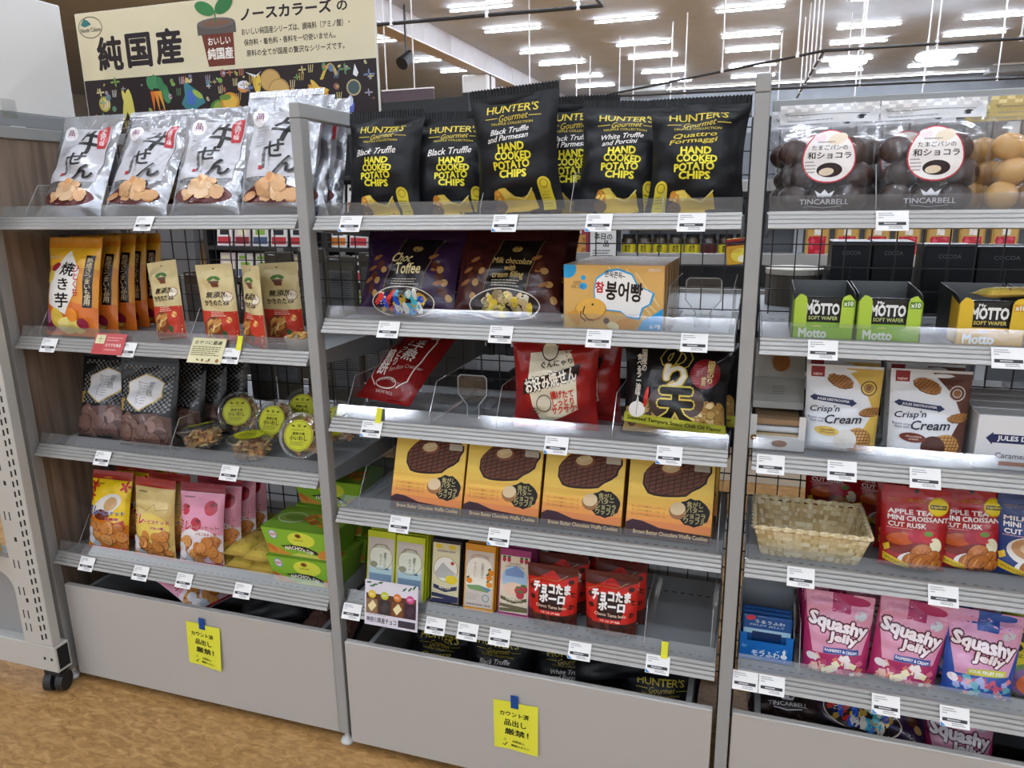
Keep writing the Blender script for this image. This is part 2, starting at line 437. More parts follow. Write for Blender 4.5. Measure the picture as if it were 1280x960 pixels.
def crimp(w, h0, h1, col, mat, teeth=30, depth=0.0012, name='crimped_seal', sag=0.0):
    """zig-zag sealed strip between heights h0 and h1"""
    mb = MB(); n = teeth*2; vs = []
    up = h1 > h0
    for i in range(n+1):
        x = (i/n-0.5)*w; y = depth*(-1)**(i//1); z = sag*math.cos(PI*(i/n-0.5))
        tip = h1-(0.003 if up else -0.003)*(i % 2)
        vs += [(x, -0.0008+y*0.4, h0+z), (x, y*0.6-0.0008, (h0+h1)/2+z), (x, -0.0008+y*0.4, tip+z)]
    fs = []
    for i in range(n):
        a = i*3; fs += [(a, a+3, a+4, a+1), (a+1, a+4, a+5, a+2)]
    mb.add(vs, fs, col)
    return mb.mesh(name, mat, False, flip=False)
def flatS(y=0.0, z=0.0, x=0.0): return lambda u, v: (u+x, y, v+z)
TPL = {}
SUBOF = {'label_lettering': ('lid', 'egg_label'), 'band_lettering': ('yellow_band',), 'tag_print': ('tag_card',), 'tray_lettering': ('display_tray',), 'tray_print': ('display_tray',),
         'count_badge': ('display_tray',), 'sachet_print': ('wafer_sachet', 'sachet'), 'header_print': ('header_flap', 'bag_header'), 'note_lettering': ('paper',), 'hang_hole': ('bag_body',),
         'round_label': ('lid',), 'label_print': ('jar_label',), 'packet_print': ('packet_body',), 'flavour_lettering': ('bag_body',), 'white_frame': ('bag_body',), 'checker_print': ('bag_body',), 'paddle_edge': ('paddle',), 'polished_edge': ('divider_sheet',)}
def place(key, name, label, cat, loc, rz=0.0, lean=0.0, roll=0.0, group=None, skip=()):
    t = thing(name, label, cat, loc, rz, lean, roll, group)
    made = {}
    for pn, me in sorted(TPL[key], key=lambda p: p[0] in SUBOF):
        if pn in skip: continue
        par = next((made[q] for q in SUBOF.get(pn, ()) if q in made), t)
        o = obj(pn, me, par)
        if pn in ('nut_picture', 'sweet_picture', 'chocolate_ball_picture', 'potato_picture', 'snack_picture', 'snack_flakes', 'nuts'): o['kind'] = 'stuff'
        made.setdefault(pn, o)
    return t
# ================================================================ the room
def mat_floor():
    m, nt, b = new_mat('tan_vinyl_floor'); tc = nt.nodes.new('ShaderNodeTexCoord')
    mp = nt.nodes.new('ShaderNodeMapping'); mp.inputs['Scale'].default_value = (12, 30, 1); mp.inputs['Rotation'].default_value = (0, 0, 0.5)
    n1 = nt.nodes.new('ShaderNodeTexNoise'); n1.inputs['Scale'].default_value = 2.2; n1.inputs['Detail'].default_value = 8; n1.inputs['Roughness'].default_value = 0.62; n1.inputs['Distortion'].default_value = 0.9
    n2 = nt.nodes.new('ShaderNodeTexNoise'); n2.inputs['Scale'].default_value = 2.0; n2.inputs['Detail'].default_value = 3
    nt.links.new(tc.outputs['Object'], mp.inputs[0]); nt.links.new(mp.outputs[0], n1.inputs['Vector']); nt.links.new(tc.outputs['Object'], n2.inputs['Vector'])
    r = nt.nodes.new('ShaderNodeValToRGB'); e = r.color_ramp.elements
    e[0].position = 0.32; e[0].color = hx('8a6435'); e[1].position = 0.7; e[1].color = hx('c39a66')
    k = r.color_ramp.elements.new(0.5); k.color = hx('a87e4a')
    nt.links.new(n1.outputs['Fac'], r.inputs[0])
    mx = nt.nodes.new('ShaderNodeMix'); mx.data_type = 'RGBA'; mx.blend_type = 'MULTIPLY'; mx.inputs['Factor'].default_value = 0.25
    nt.links.new(r.outputs[0], mx.inputs[6]); nt.links.new(n2.outputs['Color'], mx.inputs[7])
    nt.links.new(r.outputs[0], b.inputs['Base Color'])
    b.inputs['Roughness'].default_value = 0.45
    return m
def mat_wood():
    m, nt, b = new_mat('brown_wood_panel'); tc = nt.nodes.new('ShaderNodeTexCoord')
    mp = nt.nodes.new('ShaderNodeMapping'); mp.inputs['Scale'].default_value = (30, 30, 1.6)
    n1 = nt.nodes.new('ShaderNodeTexNoise'); n1.inputs['Scale'].default_value = 1.6; n1.inputs['Detail'].default_value = 7; n1.inputs['Distortion'].default_value = 0.4
    nt.links.new(tc.outputs['Object'], mp.inputs[0]); nt.links.new(mp.outputs[0], n1.inputs['Vector'])
    r = nt.nodes.new('ShaderNodeValToRGB'); e = r.color_ramp.elements
    e[0].position = 0.3; e[0].color = hx('66564a'); e[1].position = 0.7; e[1].color = hx('93806f')
    nt.links.new(n1.outputs['Fac'], r.inputs[0]); nt.links.new(r.outputs[0], b.inputs['Base Color']); b.inputs['Roughness'].default_value = 0.55
    return m
def mat_noise(name, c1, c2, scale, rough=0.7):
    m, nt, b = new_mat(name); tc = nt.nodes.new('ShaderNodeTexCoord')
    n1 = nt.nodes.new('ShaderNodeTexNoise'); n1.inputs['Scale'].default_value = scale; n1.inputs['Detail'].default_value = 4
    nt.links.new(tc.outputs['Object'], n1.inputs['Vector'])
    r = nt.nodes.new('ShaderNodeValToRGB'); e = r.color_ramp.elements
    e[0].position = 0.35; e[0].color = hx(c1); e[1].position = 0.65; e[1].color = hx(c2)
    nt.links.new(n1.outputs['Fac'], r.inputs[0]); nt.links.new(r.outputs[0], b.inputs['Base Color']); b.inputs['Roughness'].default_value = rough
    return m
def mat_dots():
    m, nt, b = new_mat('dotted_far_wall'); tc = nt.nodes.new('ShaderNodeTexCoord')
    v = nt.nodes.new('ShaderNodeTexVoronoi'); v.inputs['Scale'].default_value = 2.6; v.inputs['Randomness'].default_value = 0.0
    nt.links.new(tc.outputs['Object'], v.inputs['Vector'])
    r = nt.nodes.new('ShaderNodeValToRGB'); e = r.color_ramp.elements
    e[0].position = 0.24; e[0].color = hx('e9ecec'); e[1].position = 0.3; e[1].color = hx('8b9498')
    nt.links.new(v.outputs['Distance'], r.inputs[0]); nt.links.new(r.outputs[0], b.inputs['Base Color'])
    return m
CEIL = 4.8
mb = MB(); mb.box(-20, 12, -12, 25.2, -0.1, 0); struct(mb.build('floor', mat_floor()))
mb = MB(); mb.box(-20, 12, -12, 25.2, CEIL, CEIL+0.1); struct(mb.build('ceiling', mat_noise('ceiling_board', 'b4bac1', 'bcc2c9', 3)))
mb = MB(); mb.box(-20, 12, 25.0, 25.2, 0, CEIL); struct(mb.build('wall_back', mat_noise('grey_blue_wall', '868b92', '90959c', 2)))
mb = MB(); mb.box(-20, -19.9, -9, 25.0, 0, CEIL); struct(mb.build('wall_left', mat_noise('pale_wall', 'b9b7b3', 'c4c2be', 2)))
mb = MB(); mb.box(11.9, 12, -9, 25.0, 0, CEIL); struct(mb.build('wall_right', mat_noise('pale_wall_b', 'b9b7b3', 'c4c2be', 2)))
mb = MB(); mb.box(-14, -4.0, 24.86, 24.98, 0, 4.1); o = mb.build('far_wall_panel', mat_dots()); tag(o, 'grey far wall cladding patterned with rows of white dots', 'wall cladding')
# drop beam across the ceiling, with seams; pillar under it
bulk = thing('ceiling_beam', 'white boxed beam hanging below the ceiling with upright seams', 'beam', (-5.6, 0, 4.36))
mb = MB(); mb.box(-0.35, 0, -8, 24.9, 0, CEIL-4.36-0.001); mb.build('beam_casing', plain('beam_white', 'c9c5c8', 0.6), bulk)
for i in range(26):
    mb = MB(); y = 6+i*0.72; mb.box(0.0, 0.008, y, y+0.02, 0.0, 0.43); mb.build('seam_strip', plain('beam_seam', 'e4e2e2', 0.5) if i == 0 else bpy.data.materials['beam_seam'], bulk)
mb = MB(); mb.box(0.0, 0.03, -8, 24.9, 0.0, 0.03); mb.build('beam_edge', bpy.data.materials['beam_seam'], bulk)
pil = thing('pillar', 'square white pillar rising to the ceiling beam behind the chip bags', 'pillar', (-5.95, 17.3, 0))
mb = MB(); mb.bbox(-0.33, 0.33, -0.33, 0.33, 0, 4.36, 0.03); mb.build('shaft', plain('pillar_white', 'd9d7d3', 0.6), pil)
mb = MB(); mb.box(-0.36, 0.36, -0.36, 0.36, 0, 0.15); mb.build('pillar_base', MT['metal_d'], pil)
mb = MB(); mb.box(0.331, 0.345, -0.12, -0.04, 0.15, 4.36); mb.build('conduit', MT['black'], pil)

# ---------------------------------------------------------------- ceiling lamps
def lamp_meshes():
    mb = MB(); mb.prism([(-0.035, 0.0), (0.035, 0.0), (0.026, -0.03), (-0.026, -0.03)], -0.62, 0.62)
    a = mb.mesh('housing', plain('lamp_housing', 'e6e4de', 0.5))
    mb = MB(); mb.prism([(0.022, -0.031), (0.021, -0.045), (0.010, -0.056), (-0.010, -0.056), (-0.021, -0.045), (-0.022, -0.031)], -0.6, 0.6)
    b = mb.mesh('lamp_tube', MT['tube'])
    le = plain('lamp_end', 'd0cec8', 0.5); out = [('housing', a), ('lamp_tube', b)]
    for s in (-1, 1):
        mb = MB(); mb.box(s*0.61-0.012, s*0.61+0.012, -0.026, 0.026, -0.058, -0.03); out.append(('end_cap', mb.mesh('end_cap', le)))
    return out
TPL['lamp'] = lamp_meshes()
ORD = ['first', 'second', 'third', 'fourth', 'fifth', 'sixth', 'seventh', 'eighth', 'ninth', 'tenth', 'eleventh', 'twelfth', 'thirteenth', 'fourteenth', 'fifteenth', 'sixteenth']
rowsY = [22.95, 21.05, 18.7, 16.97, 14.5, 12.6, 10.2, 8.3, 5.9, 4.0, 1.6, -0.3, -2.7, -4.6, -7.0, -8.9]
colsX = [-7.15, -4.15, -1.81, 0.55, 2.9, 5.25]
colsX[0] = -6.95
for r, y in enumerate(rowsY):
    for c, x in enumerate(colsX):
        if c == 0 and y < 4: continue
        seen = y > 11
        lab = 'slim linear ceiling lamp, %s row from the far wall, %s column from the left' % (ORD[r], ORD[c])
        place('lamp', 'ceiling_lamp', lab, 'ceiling lamp', (x, y, CEIL-0.001), group='linear ceiling lamps')
# long light strip along the far wall, two ring lamps
t = thing('light_strip', 'long white light strip running along the top of the far wall', 'light strip', (2.2, 24.3, 4.72))
mb = MB(); mb.box(-5.4, 5.4, -0.06, 0.06, 0, 0.079); mb.build('housing', bpy.data.materials['lamp_housing'], t)
mb = MB(); mb.box(-5.35, 5.35, -0.045, 0.045, -0.02, -0.001); mb.build('lamp_tube', MT['tube_dim'], t)
for i, x in enumerate((2.45, 4.0)):
    t = thing('ring_lamp', 'round ring-shaped pendant lamp, %s one above the chocolate bread bags' % ('left' if i == 0 else 'right'), 'pendant lamp', (x, 15.7, 3.9), group='ring pendant lamps')
    mb = MB(); n = 28
    for k in range(n):
        a, b2 = 2*PI*k/n, 2*PI*(k+1)/n
        mb.tube((0.29*math.cos(a), 0.29*math.sin(a), 0), (0.29*math.cos(b2), 0.29*math.sin(b2), 0), 0.06, 8, cap=False)
    mb.build('ring_tube', MT['tube_dim'], t, True)
    mb = MB(); mb.tube((0, 0, 0.02), (0, 0, 0.9), 0.008, 6); mb.tube((0, 0, 0.02), (0, 0, 0.12), 0.03, 10)
    for k in range(3): mb.tube((0, 0, 0.1), (0.28*math.cos(k*2.1), 0.28*math.sin(k*2.1), 0.04), 0.006, 5)
    mb.build('suspension', MT['white'], t)
# black suspended tracks with white rods
def track(name, label, pts, rods, z):
    t = thing(name, label, 'track', (pts[0][0], pts[0][1], z)); p0 = Vector((pts[0][0], pts[0][1], z))
    mb = MB()
    for a, b2 in zip(pts, pts[1:]): mb.tube(Vector((a[0], a[1], z))-p0, Vector((b2[0], b2[1], z))-p0, 0.022, 8)
    mb.build('track_rail', MT['black'], t)
    for a in rods:
        mb = MB(); q = Vector((a[0], a[1], z))-p0; mb.tube(q, q+Vector((0, 0, CEIL-z-0.001)), 0.013, 8)
        mb.tube(q-Vector((0, 0, 0.03)), q+Vector((0, 0, 0.05)), 0.026, 8)
        mb.build('hanging_rod', bpy.data.materials['beam_seam'], t)
track('lighting_track', 'black ceiling track hanging on white rods beside the beige sign', [(-6.5, 7.25), (-0.86, 7.45), (-0.86, 3.0)], [(-5.6, 7.27), (-3.4, 7.36), (-2.2, 7.4), (-1.13, 7.44)], 3.4)
track('lighting_track', 'black ceiling track crossing above the chocolate bread bags', [(-2.14, 14.6), (1.7, 11.25), (5.6, 11.42), (9, 11.5)], [(0.2, 12.5), (2.2, 11.28), (3.2, 11.32), (4.25, 11.38), (1.35, 11.5)], 3.4)
track('lighting_track', 'thin black ceiling track running low across the far wall', [(-2.7, 14.3), (1.7, 14.66), (5.4, 15.0), (9, 15.2)], [(-0.6, 14.5), (2.6, 14.75), (3.7, 14.86), (4.9, 14.96)], 3.33)
track('lighting_track', 'black ceiling track running away towards the far wall', [(1.7, 11.3), (1.585, 16.7)], [(1.69, 11.9), (1.67, 12.7), (1.65, 13.6), (1.63, 14.6), (1.6, 15.8)], 3.4)
for i, (x, y, z0) in enumerate([(-2.2, 16.2, 3.0), (-1.9, 16.3, 3.1), (-0.95, 15.2, 3.0), (1.2, 17.0, 3.2), (1.0, 18.2, 3.0), (3.0, 19.4, 3.0), (4.4, 19.0, 3.0), (-3.2, 12.5, 3.2), (-3.6, 18.0, 3.2), (-3.3, 18.2, 3.2)]):
    mb = MB(); mb.tube((0, 0, 0), (0, 0, CEIL-z0-0.001), 0.014, 8); mb.tube((0, 0, -0.05), (0, 0, 0.05), 0.03, 8)
    o = mb.build('hanging_rod', bpy.data.materials['beam_seam']); o.location = (x, y, z0)
    tag(o, 'thin white rod hanging from the ceiling, %s of the loose rods from the left' % ORD[[7, 8, 9, 0, 1, 2, 4, 3, 5, 6].index(i)], 'rod', 'white hanging rods')
t = thing('spotlight', 'black spotlight head near the white beam left of the pillar', 'spotlight', (-5.42, 12.0, 3.98))
mb = MB(); mb.tube((0, 0, 0), (0, 0, CEIL-3.98-0.001), 0.02, 8); mb.build('stem', MT['black'], t)
mb = MB(); mb.tube((-0.02, -0.16, -0.2), (0.03, 0.1, -0.02), 0.12, 14, 0.1); mb.build('lamp_head', MT['black'], t)
for i, (x, w2, z) in enumerate([(7.3, 0.5, 4.55), (-2.8, 0.75, 4.6)]):
    t = thing('air_unit', 'grey box-shaped air unit hanging from the ceiling at the far wall, %s one' % ('right' if i == 0 else 'left'), 'air conditioner', (x, 23.9, z), group='air units')
    mb = MB(); mb.bbox(-w2, w2, -0.3, 0.3, 0, 0.2, 0.03); mb.build('casing', MT['metal'], t)
    mb = MB(); mb.box(-w2*0.8, w2*0.8, -0.28, 0.28, 0.2, 0.25-0.001+(4.8-z-0.25)); mb.build('mount', MT['white'], t)
t = thing('hanging_sign', 'dark brown blank sign board hanging far behind the leftmost chip bags', 'sign', (-3.53, 8.0, 2.48))
mb = MB(); mb.bbox(-0.37, 0.37, -0.02, 0.02, 0, 0.26, 0.004); mb.build('board', plain('sign_brown', '4a3c42', 0.6), t)
mb = MB(); mb.box(-0.37, 0.37, -0.022, 0.022, 0.26, 0.275); mb.build('top_rail', MT['white'], t)
for s in (-0.3, 0.1):
    mb = MB(); mb.tube((s, 0, 0.27), (s, 0, CEIL-2.48-0.001), 0.009, 6); mb.build('hanging_rod', MT['white'], t)

# ================================================================ shelving run: three bays between posts
BAYS = [(-0.9, 0.0), (0.0, 0.9), (0.9, 1.8)]
HTOP = 1.521
fr = thing('shelving_frame', 'grey steel shelving frame with tall square posts and wire mesh back', 'shelving')
for k in range(4):
    x = -0.9+0.9*k
    mb = MB(); mb.bbox(x-0.0125, x+0.0125, 0, 0.03, 0.035, HTOP-0.0305, 0.0015); mb.build('post', MT['metal'], fr)
    mb = MB(); mb.bbox(x-0.0128, x+0.0128, -0.0003, 0.40, HTOP-0.03, HTOP, 0.002); mb.build('top_bar', MT['metal'], fr)
    mb = MB(); mb.lathe([(0.0, 0.0), (0.016, 0.0), (0.018, 0.006), (0.014, 0.014), (0.006, 0.016), (0.006, 0.036)], 16, M=Matrix.Translation((x, 0.015, 0)))
    mb.build('levelling_foot', plain('foot_grey', 'c9c9c6', 0.4) if k == 0 else bpy.data.materials['foot_grey'], fr, True)
    mb = MB(); mb.bbox(x-0.02, x+0.02, 0.385, 0.415, 0, HTOP-0.0305, 0.002); mb.build('rear_upright', plain('rear_dark', '3a3c3f', 0.45) if k == 0 else bpy.data.materials['rear_dark'], fr)
    mb = MB(); mb.bbox(x-0.012, x+0.012, 0.031, 0.384, 0.06, 0.11, 0.002); mb.build('base_bar', MT['metal'], fr)
    mb = MB()
    for z in range(56):
        for s in (-1, 1): mb.box(x+s*0.009-0.002, x+s*0.009+0.002, 0.3845, 0.3852, 0.1+z*0.025, 0.113+z*0.025)
    mb.build('upright_slots', plain('slot_dark', '0c0c0d', 0.8) if k == 0 else bpy.data.materials['slot_dark'], fr)['kind'] = 'stuff'
for b, (x0, x1) in enumerate(BAYS):
    mb = MB(); mb.bbox(x0+0.021, x1-0.021, 0.385, 0.415, HTOP-0.03, HTOP, 0.002); mb.build('rear_top_rail', MT['metal'], fr)
    mb = MB(); r = 0.0013
    x = x0+0.04
    while x < x1-0.02:
        mb.box(x-r, x+r, 0.4015, 0.4041, 0.1, HTOP-0.03); x += 0.05
    z = 0.12
    while z < HTOP-0.03:
        mb.box(x0+0.02, x1-0.02, 0.3985, 0.4011, z-r, z+r); z += 0.05
    mb.build('wire_mesh', MT['wire'], fr)

# ---------------------------------------------------------------- shelves
def rail_prof(zb):
    """front rail: stepped and leaning back, as (y, z)"""
    P = [(0.004, zb), (0.0, zb+0.002), (0.003, zb+0.0085), (0.0075, zb+0.0088), (0.0075, zb+0.0103), (0.0066, zb+0.0105), (0.0090, zb+0.0155), (0.0135, zb+0.0158), (0.0135, zb+0.0173), (0.0123, zb+0.0175), (0.0145, zb+0.0225), (0.0185, zb+0.0228), (0.0185, zb+0.0242), (0.0178, zb+0.0245), (0.0195, zb+0.0285), (0.0215, zb+0.030), (0.026, zb+0.030), (0.030, zb+0.004)]
    return P
SHELF_Z = {'11': 1.270, '12': 0.973, '13': 0.684, '14': 0.371, '21': 1.267, '22': 1.050, '23': 0.827, '24': 0.608, '25': 0.366,
           '31': 1.268, '32': 1.047, '33': 0.827, '34': 0.607, '35': 0.364}
LEVEL = {'1': 'top', '2': 'second', '3': 'third', '4': 'fourth', '5': 'fifth'}
BAYN = {'1': 'left', '2': 'middle', '3': 'right'}
def DECK(k): return SHELF_Z[k]+0.0205
_sh = {}
for k, zb in SHELF_Z.items():
    x0, x1 = BAYS[int(k[0])-1]
    t = thing('metal_shelf', 'grey metal shelf with clear front guard, %s shelf of the %s bay' % (LEVEL[k[1]], BAYN[k[0]]), 'shelf', ((x0+x1)/2, 0, zb), group='grey metal shelves')
    if not _sh:
        h = 0.45-0.022
        mb = MB(); mb.bbox(-h+0.004, h-0.004, 0.031, 0.38, 0.004, 0.020, 0.0015); _sh['deck'] = mb.mesh('deck', MT['metal_d'])
        mb = MB(); mb.prism(rail_prof(0.0), -h, h); _sh['price_rail'] = mb.mesh('price_rail', MT['rail'])
        mb = MB(); mb.prism([(0.0225, 0.0303), (0.0335, 0.056), (0.0345, 0.056), (0.0237, 0.0303)], -h, h); _sh['clear_guard'] = mb.mesh('clear_guard', MT['guard'])
        mb = MB(); mb.prism([(0.034, -0.004), (0.034, 0.022), (0.384, 0.022), (0.384, -0.035), (0.30, -0.03)], -h+0.0005, -h+0.0035); _sh['a'] = mb.mesh('side_bracket', MT['metal_d'])
        mb = MB(); mb.prism([(0.034, -0.004), (0.034, 0.022), (0.384, 0.022), (0.384, -0.035), (0.30, -0.03)], h-0.0035, h-0.0005); _sh['b'] = mb.mesh('side_bracket', MT['metal_d'])
        mb = MB(); x = -h+0.02
        while x < h-0.02:
            mb.box(x, x+0.010, 0.30, 0.3035, 0.0201, 0.0204); mb.box(x, x+0.008, 0.05, 0.0525, 0.0201, 0.0204); x += 0.02
        _sh['slots'] = mb.mesh('perforation_row', bpy.data.materials['slot_dark'])
    obj('deck', _sh['deck'], t); obj('price_rail', _sh['price_rail'], t); obj('clear_guard', _sh['clear_guard'], t)
    obj('side_bracket', _sh['a'], t); obj('side_bracket', _sh['b'], t); obj('perforation_row', _sh['slots'], t)['kind'] = 'stuff'

# ---------------------------------------------------------------- drawers under each bay
tray = plain('drawer_tray_grey', '55585c', 0.5)
for b, (x0, x1, yf) in enumerate([(-0.872, -0.022, 0.014), (0.024, 0.878, -0.006), (0.917, 1.775, 0.0)]):
    t = thing('base_drawer', 'wide grey drawer at the foot of the %s bay, slightly open at the top' % ['left', 'middle', 'right'][b], 'drawer', ((x0+x1)/2, yf, 0), group='grey base drawers')
    w = (x1-x0)/2
    mb = MB(); mb.bbox(-w, w, 0, 0.016, 0.022, 0.303, 0.0018); mb.build('front_panel', MT['drawer'], t)
    for s in (-1, 1):
        mb = MB(); mb.box(s*(w-0.05)-0.006, s*(w-0.05)+0.006, 0.0165, 0.36, 0.06, 0.285); mb.build('side_panel', MT['metal_d'], t)
    mb = MB(); mb.box(-w+0.057, w-0.057, 0.0165, 0.36, 0.06, 0.066); mb.box(-w+0.057, w-0.057, 0.35, 0.36, 0.066, 0.285); mb.build('tray', tray, t)
# ---------------------------------------------------------------- wooden end panel, cap rail, white board
mb = MB(); mb.bbox(-0.9065, -0.893, 0.0315, 0.3835, 0.0, 1.4895, 0.001)
o = mb.build('end_panel', mat_wood()); tag(o, 'brown wood-grain panel closing the left end of the shelves', 'panel')
t = thing('board_rail', 'grey rail with clip holders along the top of the wood panel', 'rail', (-0.92, 0.1, 1.523))
mb = MB(); mb.bbox(-0.022, 0.012, -0.35, 0.24, 0, 0.034, 0.002); mb.build('rail_bar', MT['metal_d'], t)
for y in (0.02, ):
    mb = MB(); mb.box(0.0125, 0.0135, y-0.02, y+0.02, 0.02, 0.065); mb.build('clear_clip', MT['acryl'], t)
    mb = MB(); mb.box(0.0125, 0.016, y-0.005, y+0.035, -0.02, 0.001); mb.build('white_clip', MT['white'], t)
t = thing('white_board', 'blank white panel standing on the rail at the upper left', 'panel', (-0.92, 0.1, 1.5575))
mb = MB(); mb.bbox(-0.015, 0.006, -0.35, 0.225, 0, 0.29, 0.003); mb.build('board', plain('board_white', 'ececea', 0.5), t)

# ---------------------------------------------------------------- wheeled end fixture at the far left
t = thing('wheeled_fixture', 'pale grey wheeled display fixture with slotted column at left edge', 'display fixture', (-0.9, -0.06, 0))
mb = MB(); mb.bbox(-0.062, 0.040, 0, 0.028, 0.152, 1.47, 0.002); mb.build('slotted_column', MT['fix'], t)
mb = MB()
for i in range(46):
    z = 0.17+i*0.028
    for x in (0.006, 0.021): mb.box(x, x+0.0055, -0.0006, 0.0, z+(0.006 if x > 0.01 else 0), z+0.016+(0.006 if x > 0.01 else 0))
mb.build('column_slots', bpy.data.materials['slot_dark'], t)['kind'] = 'stuff'
mb = MB()
for z in (0.19, 0.23, 0.30, 0.38, 0.52, 0.66, 0.8):
    for x in (-0.045, -0.028): mb.box(x, x+0.003, -0.0006, 0, z, z+0.024)
for z in (0.28, 0.46, 0.62, 0.94): mb.box(-0.025, -0.017, -0.0006, 0, z, z+0.012)
mb.build('column_holes', bpy.data.materials['slot_dark'], t)['kind'] = 'stuff'
mb = MB(); mb.bbox(-0.9, 0.045, 0, 0.045, 0.072, 0.1515, 0.002); mb.build('base_beam', MT['fix'], t)
mb = MB(); mb.box(0.0452, 0.0456, 0.006, 0.04, 0.08, 0.145); mb.build('beam_opening', bpy.data.materials['slot_dark'], t)
mb = MB()
for x in (0.0, 0.025): mb.box(x, x+0.007, -0.0008, 0.0, 0.108, 0.116)
mb.build('beam_holes', bpy.data.materials['slot_dark'], t)['kind'] = 'stuff'
mb = MB(); pr = [(-0.063, 0.30), (-0.063, 0.47)]
for i in range(7): a = i/6*PI/2; pr.append((-0.063-0.075*math.sin(a)*1.0, 0.47-0.085*(1-math.cos(a))*0+0.0-0.0))
pr = [(-0.9, 0.36), (-0.9, 0.405), (-0.063, 0.405), (-0.063, 0.30)]+[(-0.063-0.05*(1-math.cos(a)), 0.30+0.06*math.sin(a)) for a in [PI/12*i for i in range(1, 7)]]
mb.prism(pr, 0.002, 0.026, axis='y'); mb.build('shelf_arm', MT['fix'], t)
mb = MB(); mb.box(-0.9, -0.064, 0.03, 0.036, 0.152, 0.34); mb.build('kick_panel', MT['metal_d'], t)
mb = MB(); mb.box(-0.9, -0.064, 0.001, 0.034, 0.4055, 0.42); mb.build('shelf_tray', MT['metal_d'], t)
mb = MB(); mb.tube((-0.02, 0.015, 0.028), (0.0, 0.022, 0.028), 0.028, 20); mb.tube((0.014, 0.025, 0.028), (0.032, 0.031, 0.028), 0.028, 20); mb.build('caster_wheel', MT['rubber'], t)
mb = MB(); mb.tube((0.005, 0.022, 0.03), (0.005, 0.022, 0.072), 0.008, 10); mb.bbox(-0.024, 0.034, 0.008, 0.04, 0.052, 0.064, 0.003); mb.build('caster_fork', MT['black'], t)
mb = MB(); mb.bbox(-0.06, 0.06, 0, 0.05, 0, 0.24, 0.002, 'c8a860'); mb.box(-0.06, 0.06, -0.0006, 0.0, 0.0, 0.11, '2a2a28'); mb.box(0.02, 0.045, -0.0012, -0.0006, 0.03, 0.08, '8d8a6c')
o = mb.build('snack_box', MT['card']); o.location = (-1.045, -0.105, 0.4205); tag(o, 'tan and black box on the wheeled fixture at the left edge', 'box')
# ================================================================ package designs
def bagset(key, w, h, T, kind, col, mat, art, seed, seal=0.06, top=None, bottom=None, wr=1.0, shrink=0.07, amat=None, teeth=28, extra=(), nx=22, ny=26):
    S = gridded(bag_surface(w, h, T, kind, seed, seal, wr, shrink), w, h, nx, ny)
    parts = [('bag_body', bag_body(S, w, h, col, MT[mat], nx, ny))]
    if top: parts.append(('top_seal', crimp(w, h*0.985, h*0.985+0.016, top, MT[mat], teeth, name='top_seal')))
    if bottom: parts.append(('bottom_seal', crimp(w, h*0.03, -0.0, bottom, MT[mat], teeth, name='bottom_seal')))
    parts += art.finish(S, MT[amat or mat]) if art else []
    parts += list(extra)
    TPL[key] = parts
    return S
def boxset(key, w, h, d, col, art, mat='card', top=None, side=None, b=0.0012, extra=()):
    """carton: front at y=0, depth to +y"""
    mb = MB(); mb.bbox(-w/2, w/2, 0, d, 0, h, b, col)
    if top:
        mb.box(-w/2+b, w/2-b, b, d-b, h, h+0.0002, top)
    if side:
        mb.box(w/2, w/2+0.0002, b, d-b, b, h-b, side); mb.box(-w/2-0.0002, -w/2, b, d-b, b, h-b, side)
    parts = [('carton', mb.mesh('carton', MT[mat]))]
    if art: parts += art.finish(flatS(0.0003), MT[mat], 1.0)
    TPL[key] = parts+list(extra)
RG = random.Random
CR = ['d9b27a', 'c89a60', 'e3c493', 'b98650', 'cfa572']

# --- silver rice cracker bag
def d_gyu(key, seed):
    r = RG(seed); A = Art(0.195, 0.275)
    A.on('printed_panel').poly([(-0.40, 0.30), (0.38, 0.30), (0.38, 0.86), (-0.40, 0.86)], 'c6c6ca')
    A.on('cracker_picture').ell(0, 0.15, 0.42, 0.13, '5a1d1a', 0, 24)
    for i in range(22):
        t = i/21; row = i % 3; x = r.uniform(-0.33, 0.33)*(1-row*0.3); y = 0.15+row*0.045+r.uniform(-0.015, 0.02)
        A.ell(x, y, r.uniform(0.08, 0.13), r.uniform(0.05, 0.08), r.choice(['d9b083', 'cc9d6c', 'e2c097', 'b07a4a', 'd3a576', 'be8a58']), r.uniform(-0.7, 0.7), 9)
    A.ell(0.0, 0.285, 0.07, 0.05, 'dca870', 0.6, 8).ell(-0.03, 0.30, 0.04, 0.06, 'c98e58', 0.2, 8)
    A.on('lettering').text('牛', 0.12, 0.70, 0.40, 0.22, '141214', 0.024, -0.12, 0.2).text('せ', -0.02, 0.53, 0.25, 0.13, '141214', 0.02, 0.1, 0.1).text('ん', 0.18, 0.40, 0.32, 0.14, '141214', 0.02, 0, 0.2)
    A.vtext('宮崎県産', -0.15, 0.46, 0.05, 0.18, '333333', 0.01).vtext('国産米使用せんべい', -0.08, 0.46, 0.035, 0.2, '444444')
    A.lines(-0.33, -0.12, 0.56, 0.74, 7, 'a9a9ac', r)
    A.on('red_seal').rect(0.23, 0.64, 0.36, 0.86, 'b3202c').vtext('手造り味', 0.295, 0.75, 0.07, 0.17, 'f2e6e2', 0.01).rect(-0.21, 0.36, -0.16, 0.395, 'b3202c')
    A.on('round_logo').ell(-0.3, 0.81, 0.1, 0.1, 'f1eef0').text('品', -0.3, 0.825, 0.09, 0.05, '7b2a5a', 0.02).text('すぐる', -0.3, 0.79, 0.12, 0.016, '9a4a5a')
    bagset(key, 0.195, 0.275, 0.03, 'pouch', 'b4b6ba', 'foil', A, seed, 0.1, 'd4d6da' if key == 'gyu_b' else None, wr=2.2, amat='foilprint')
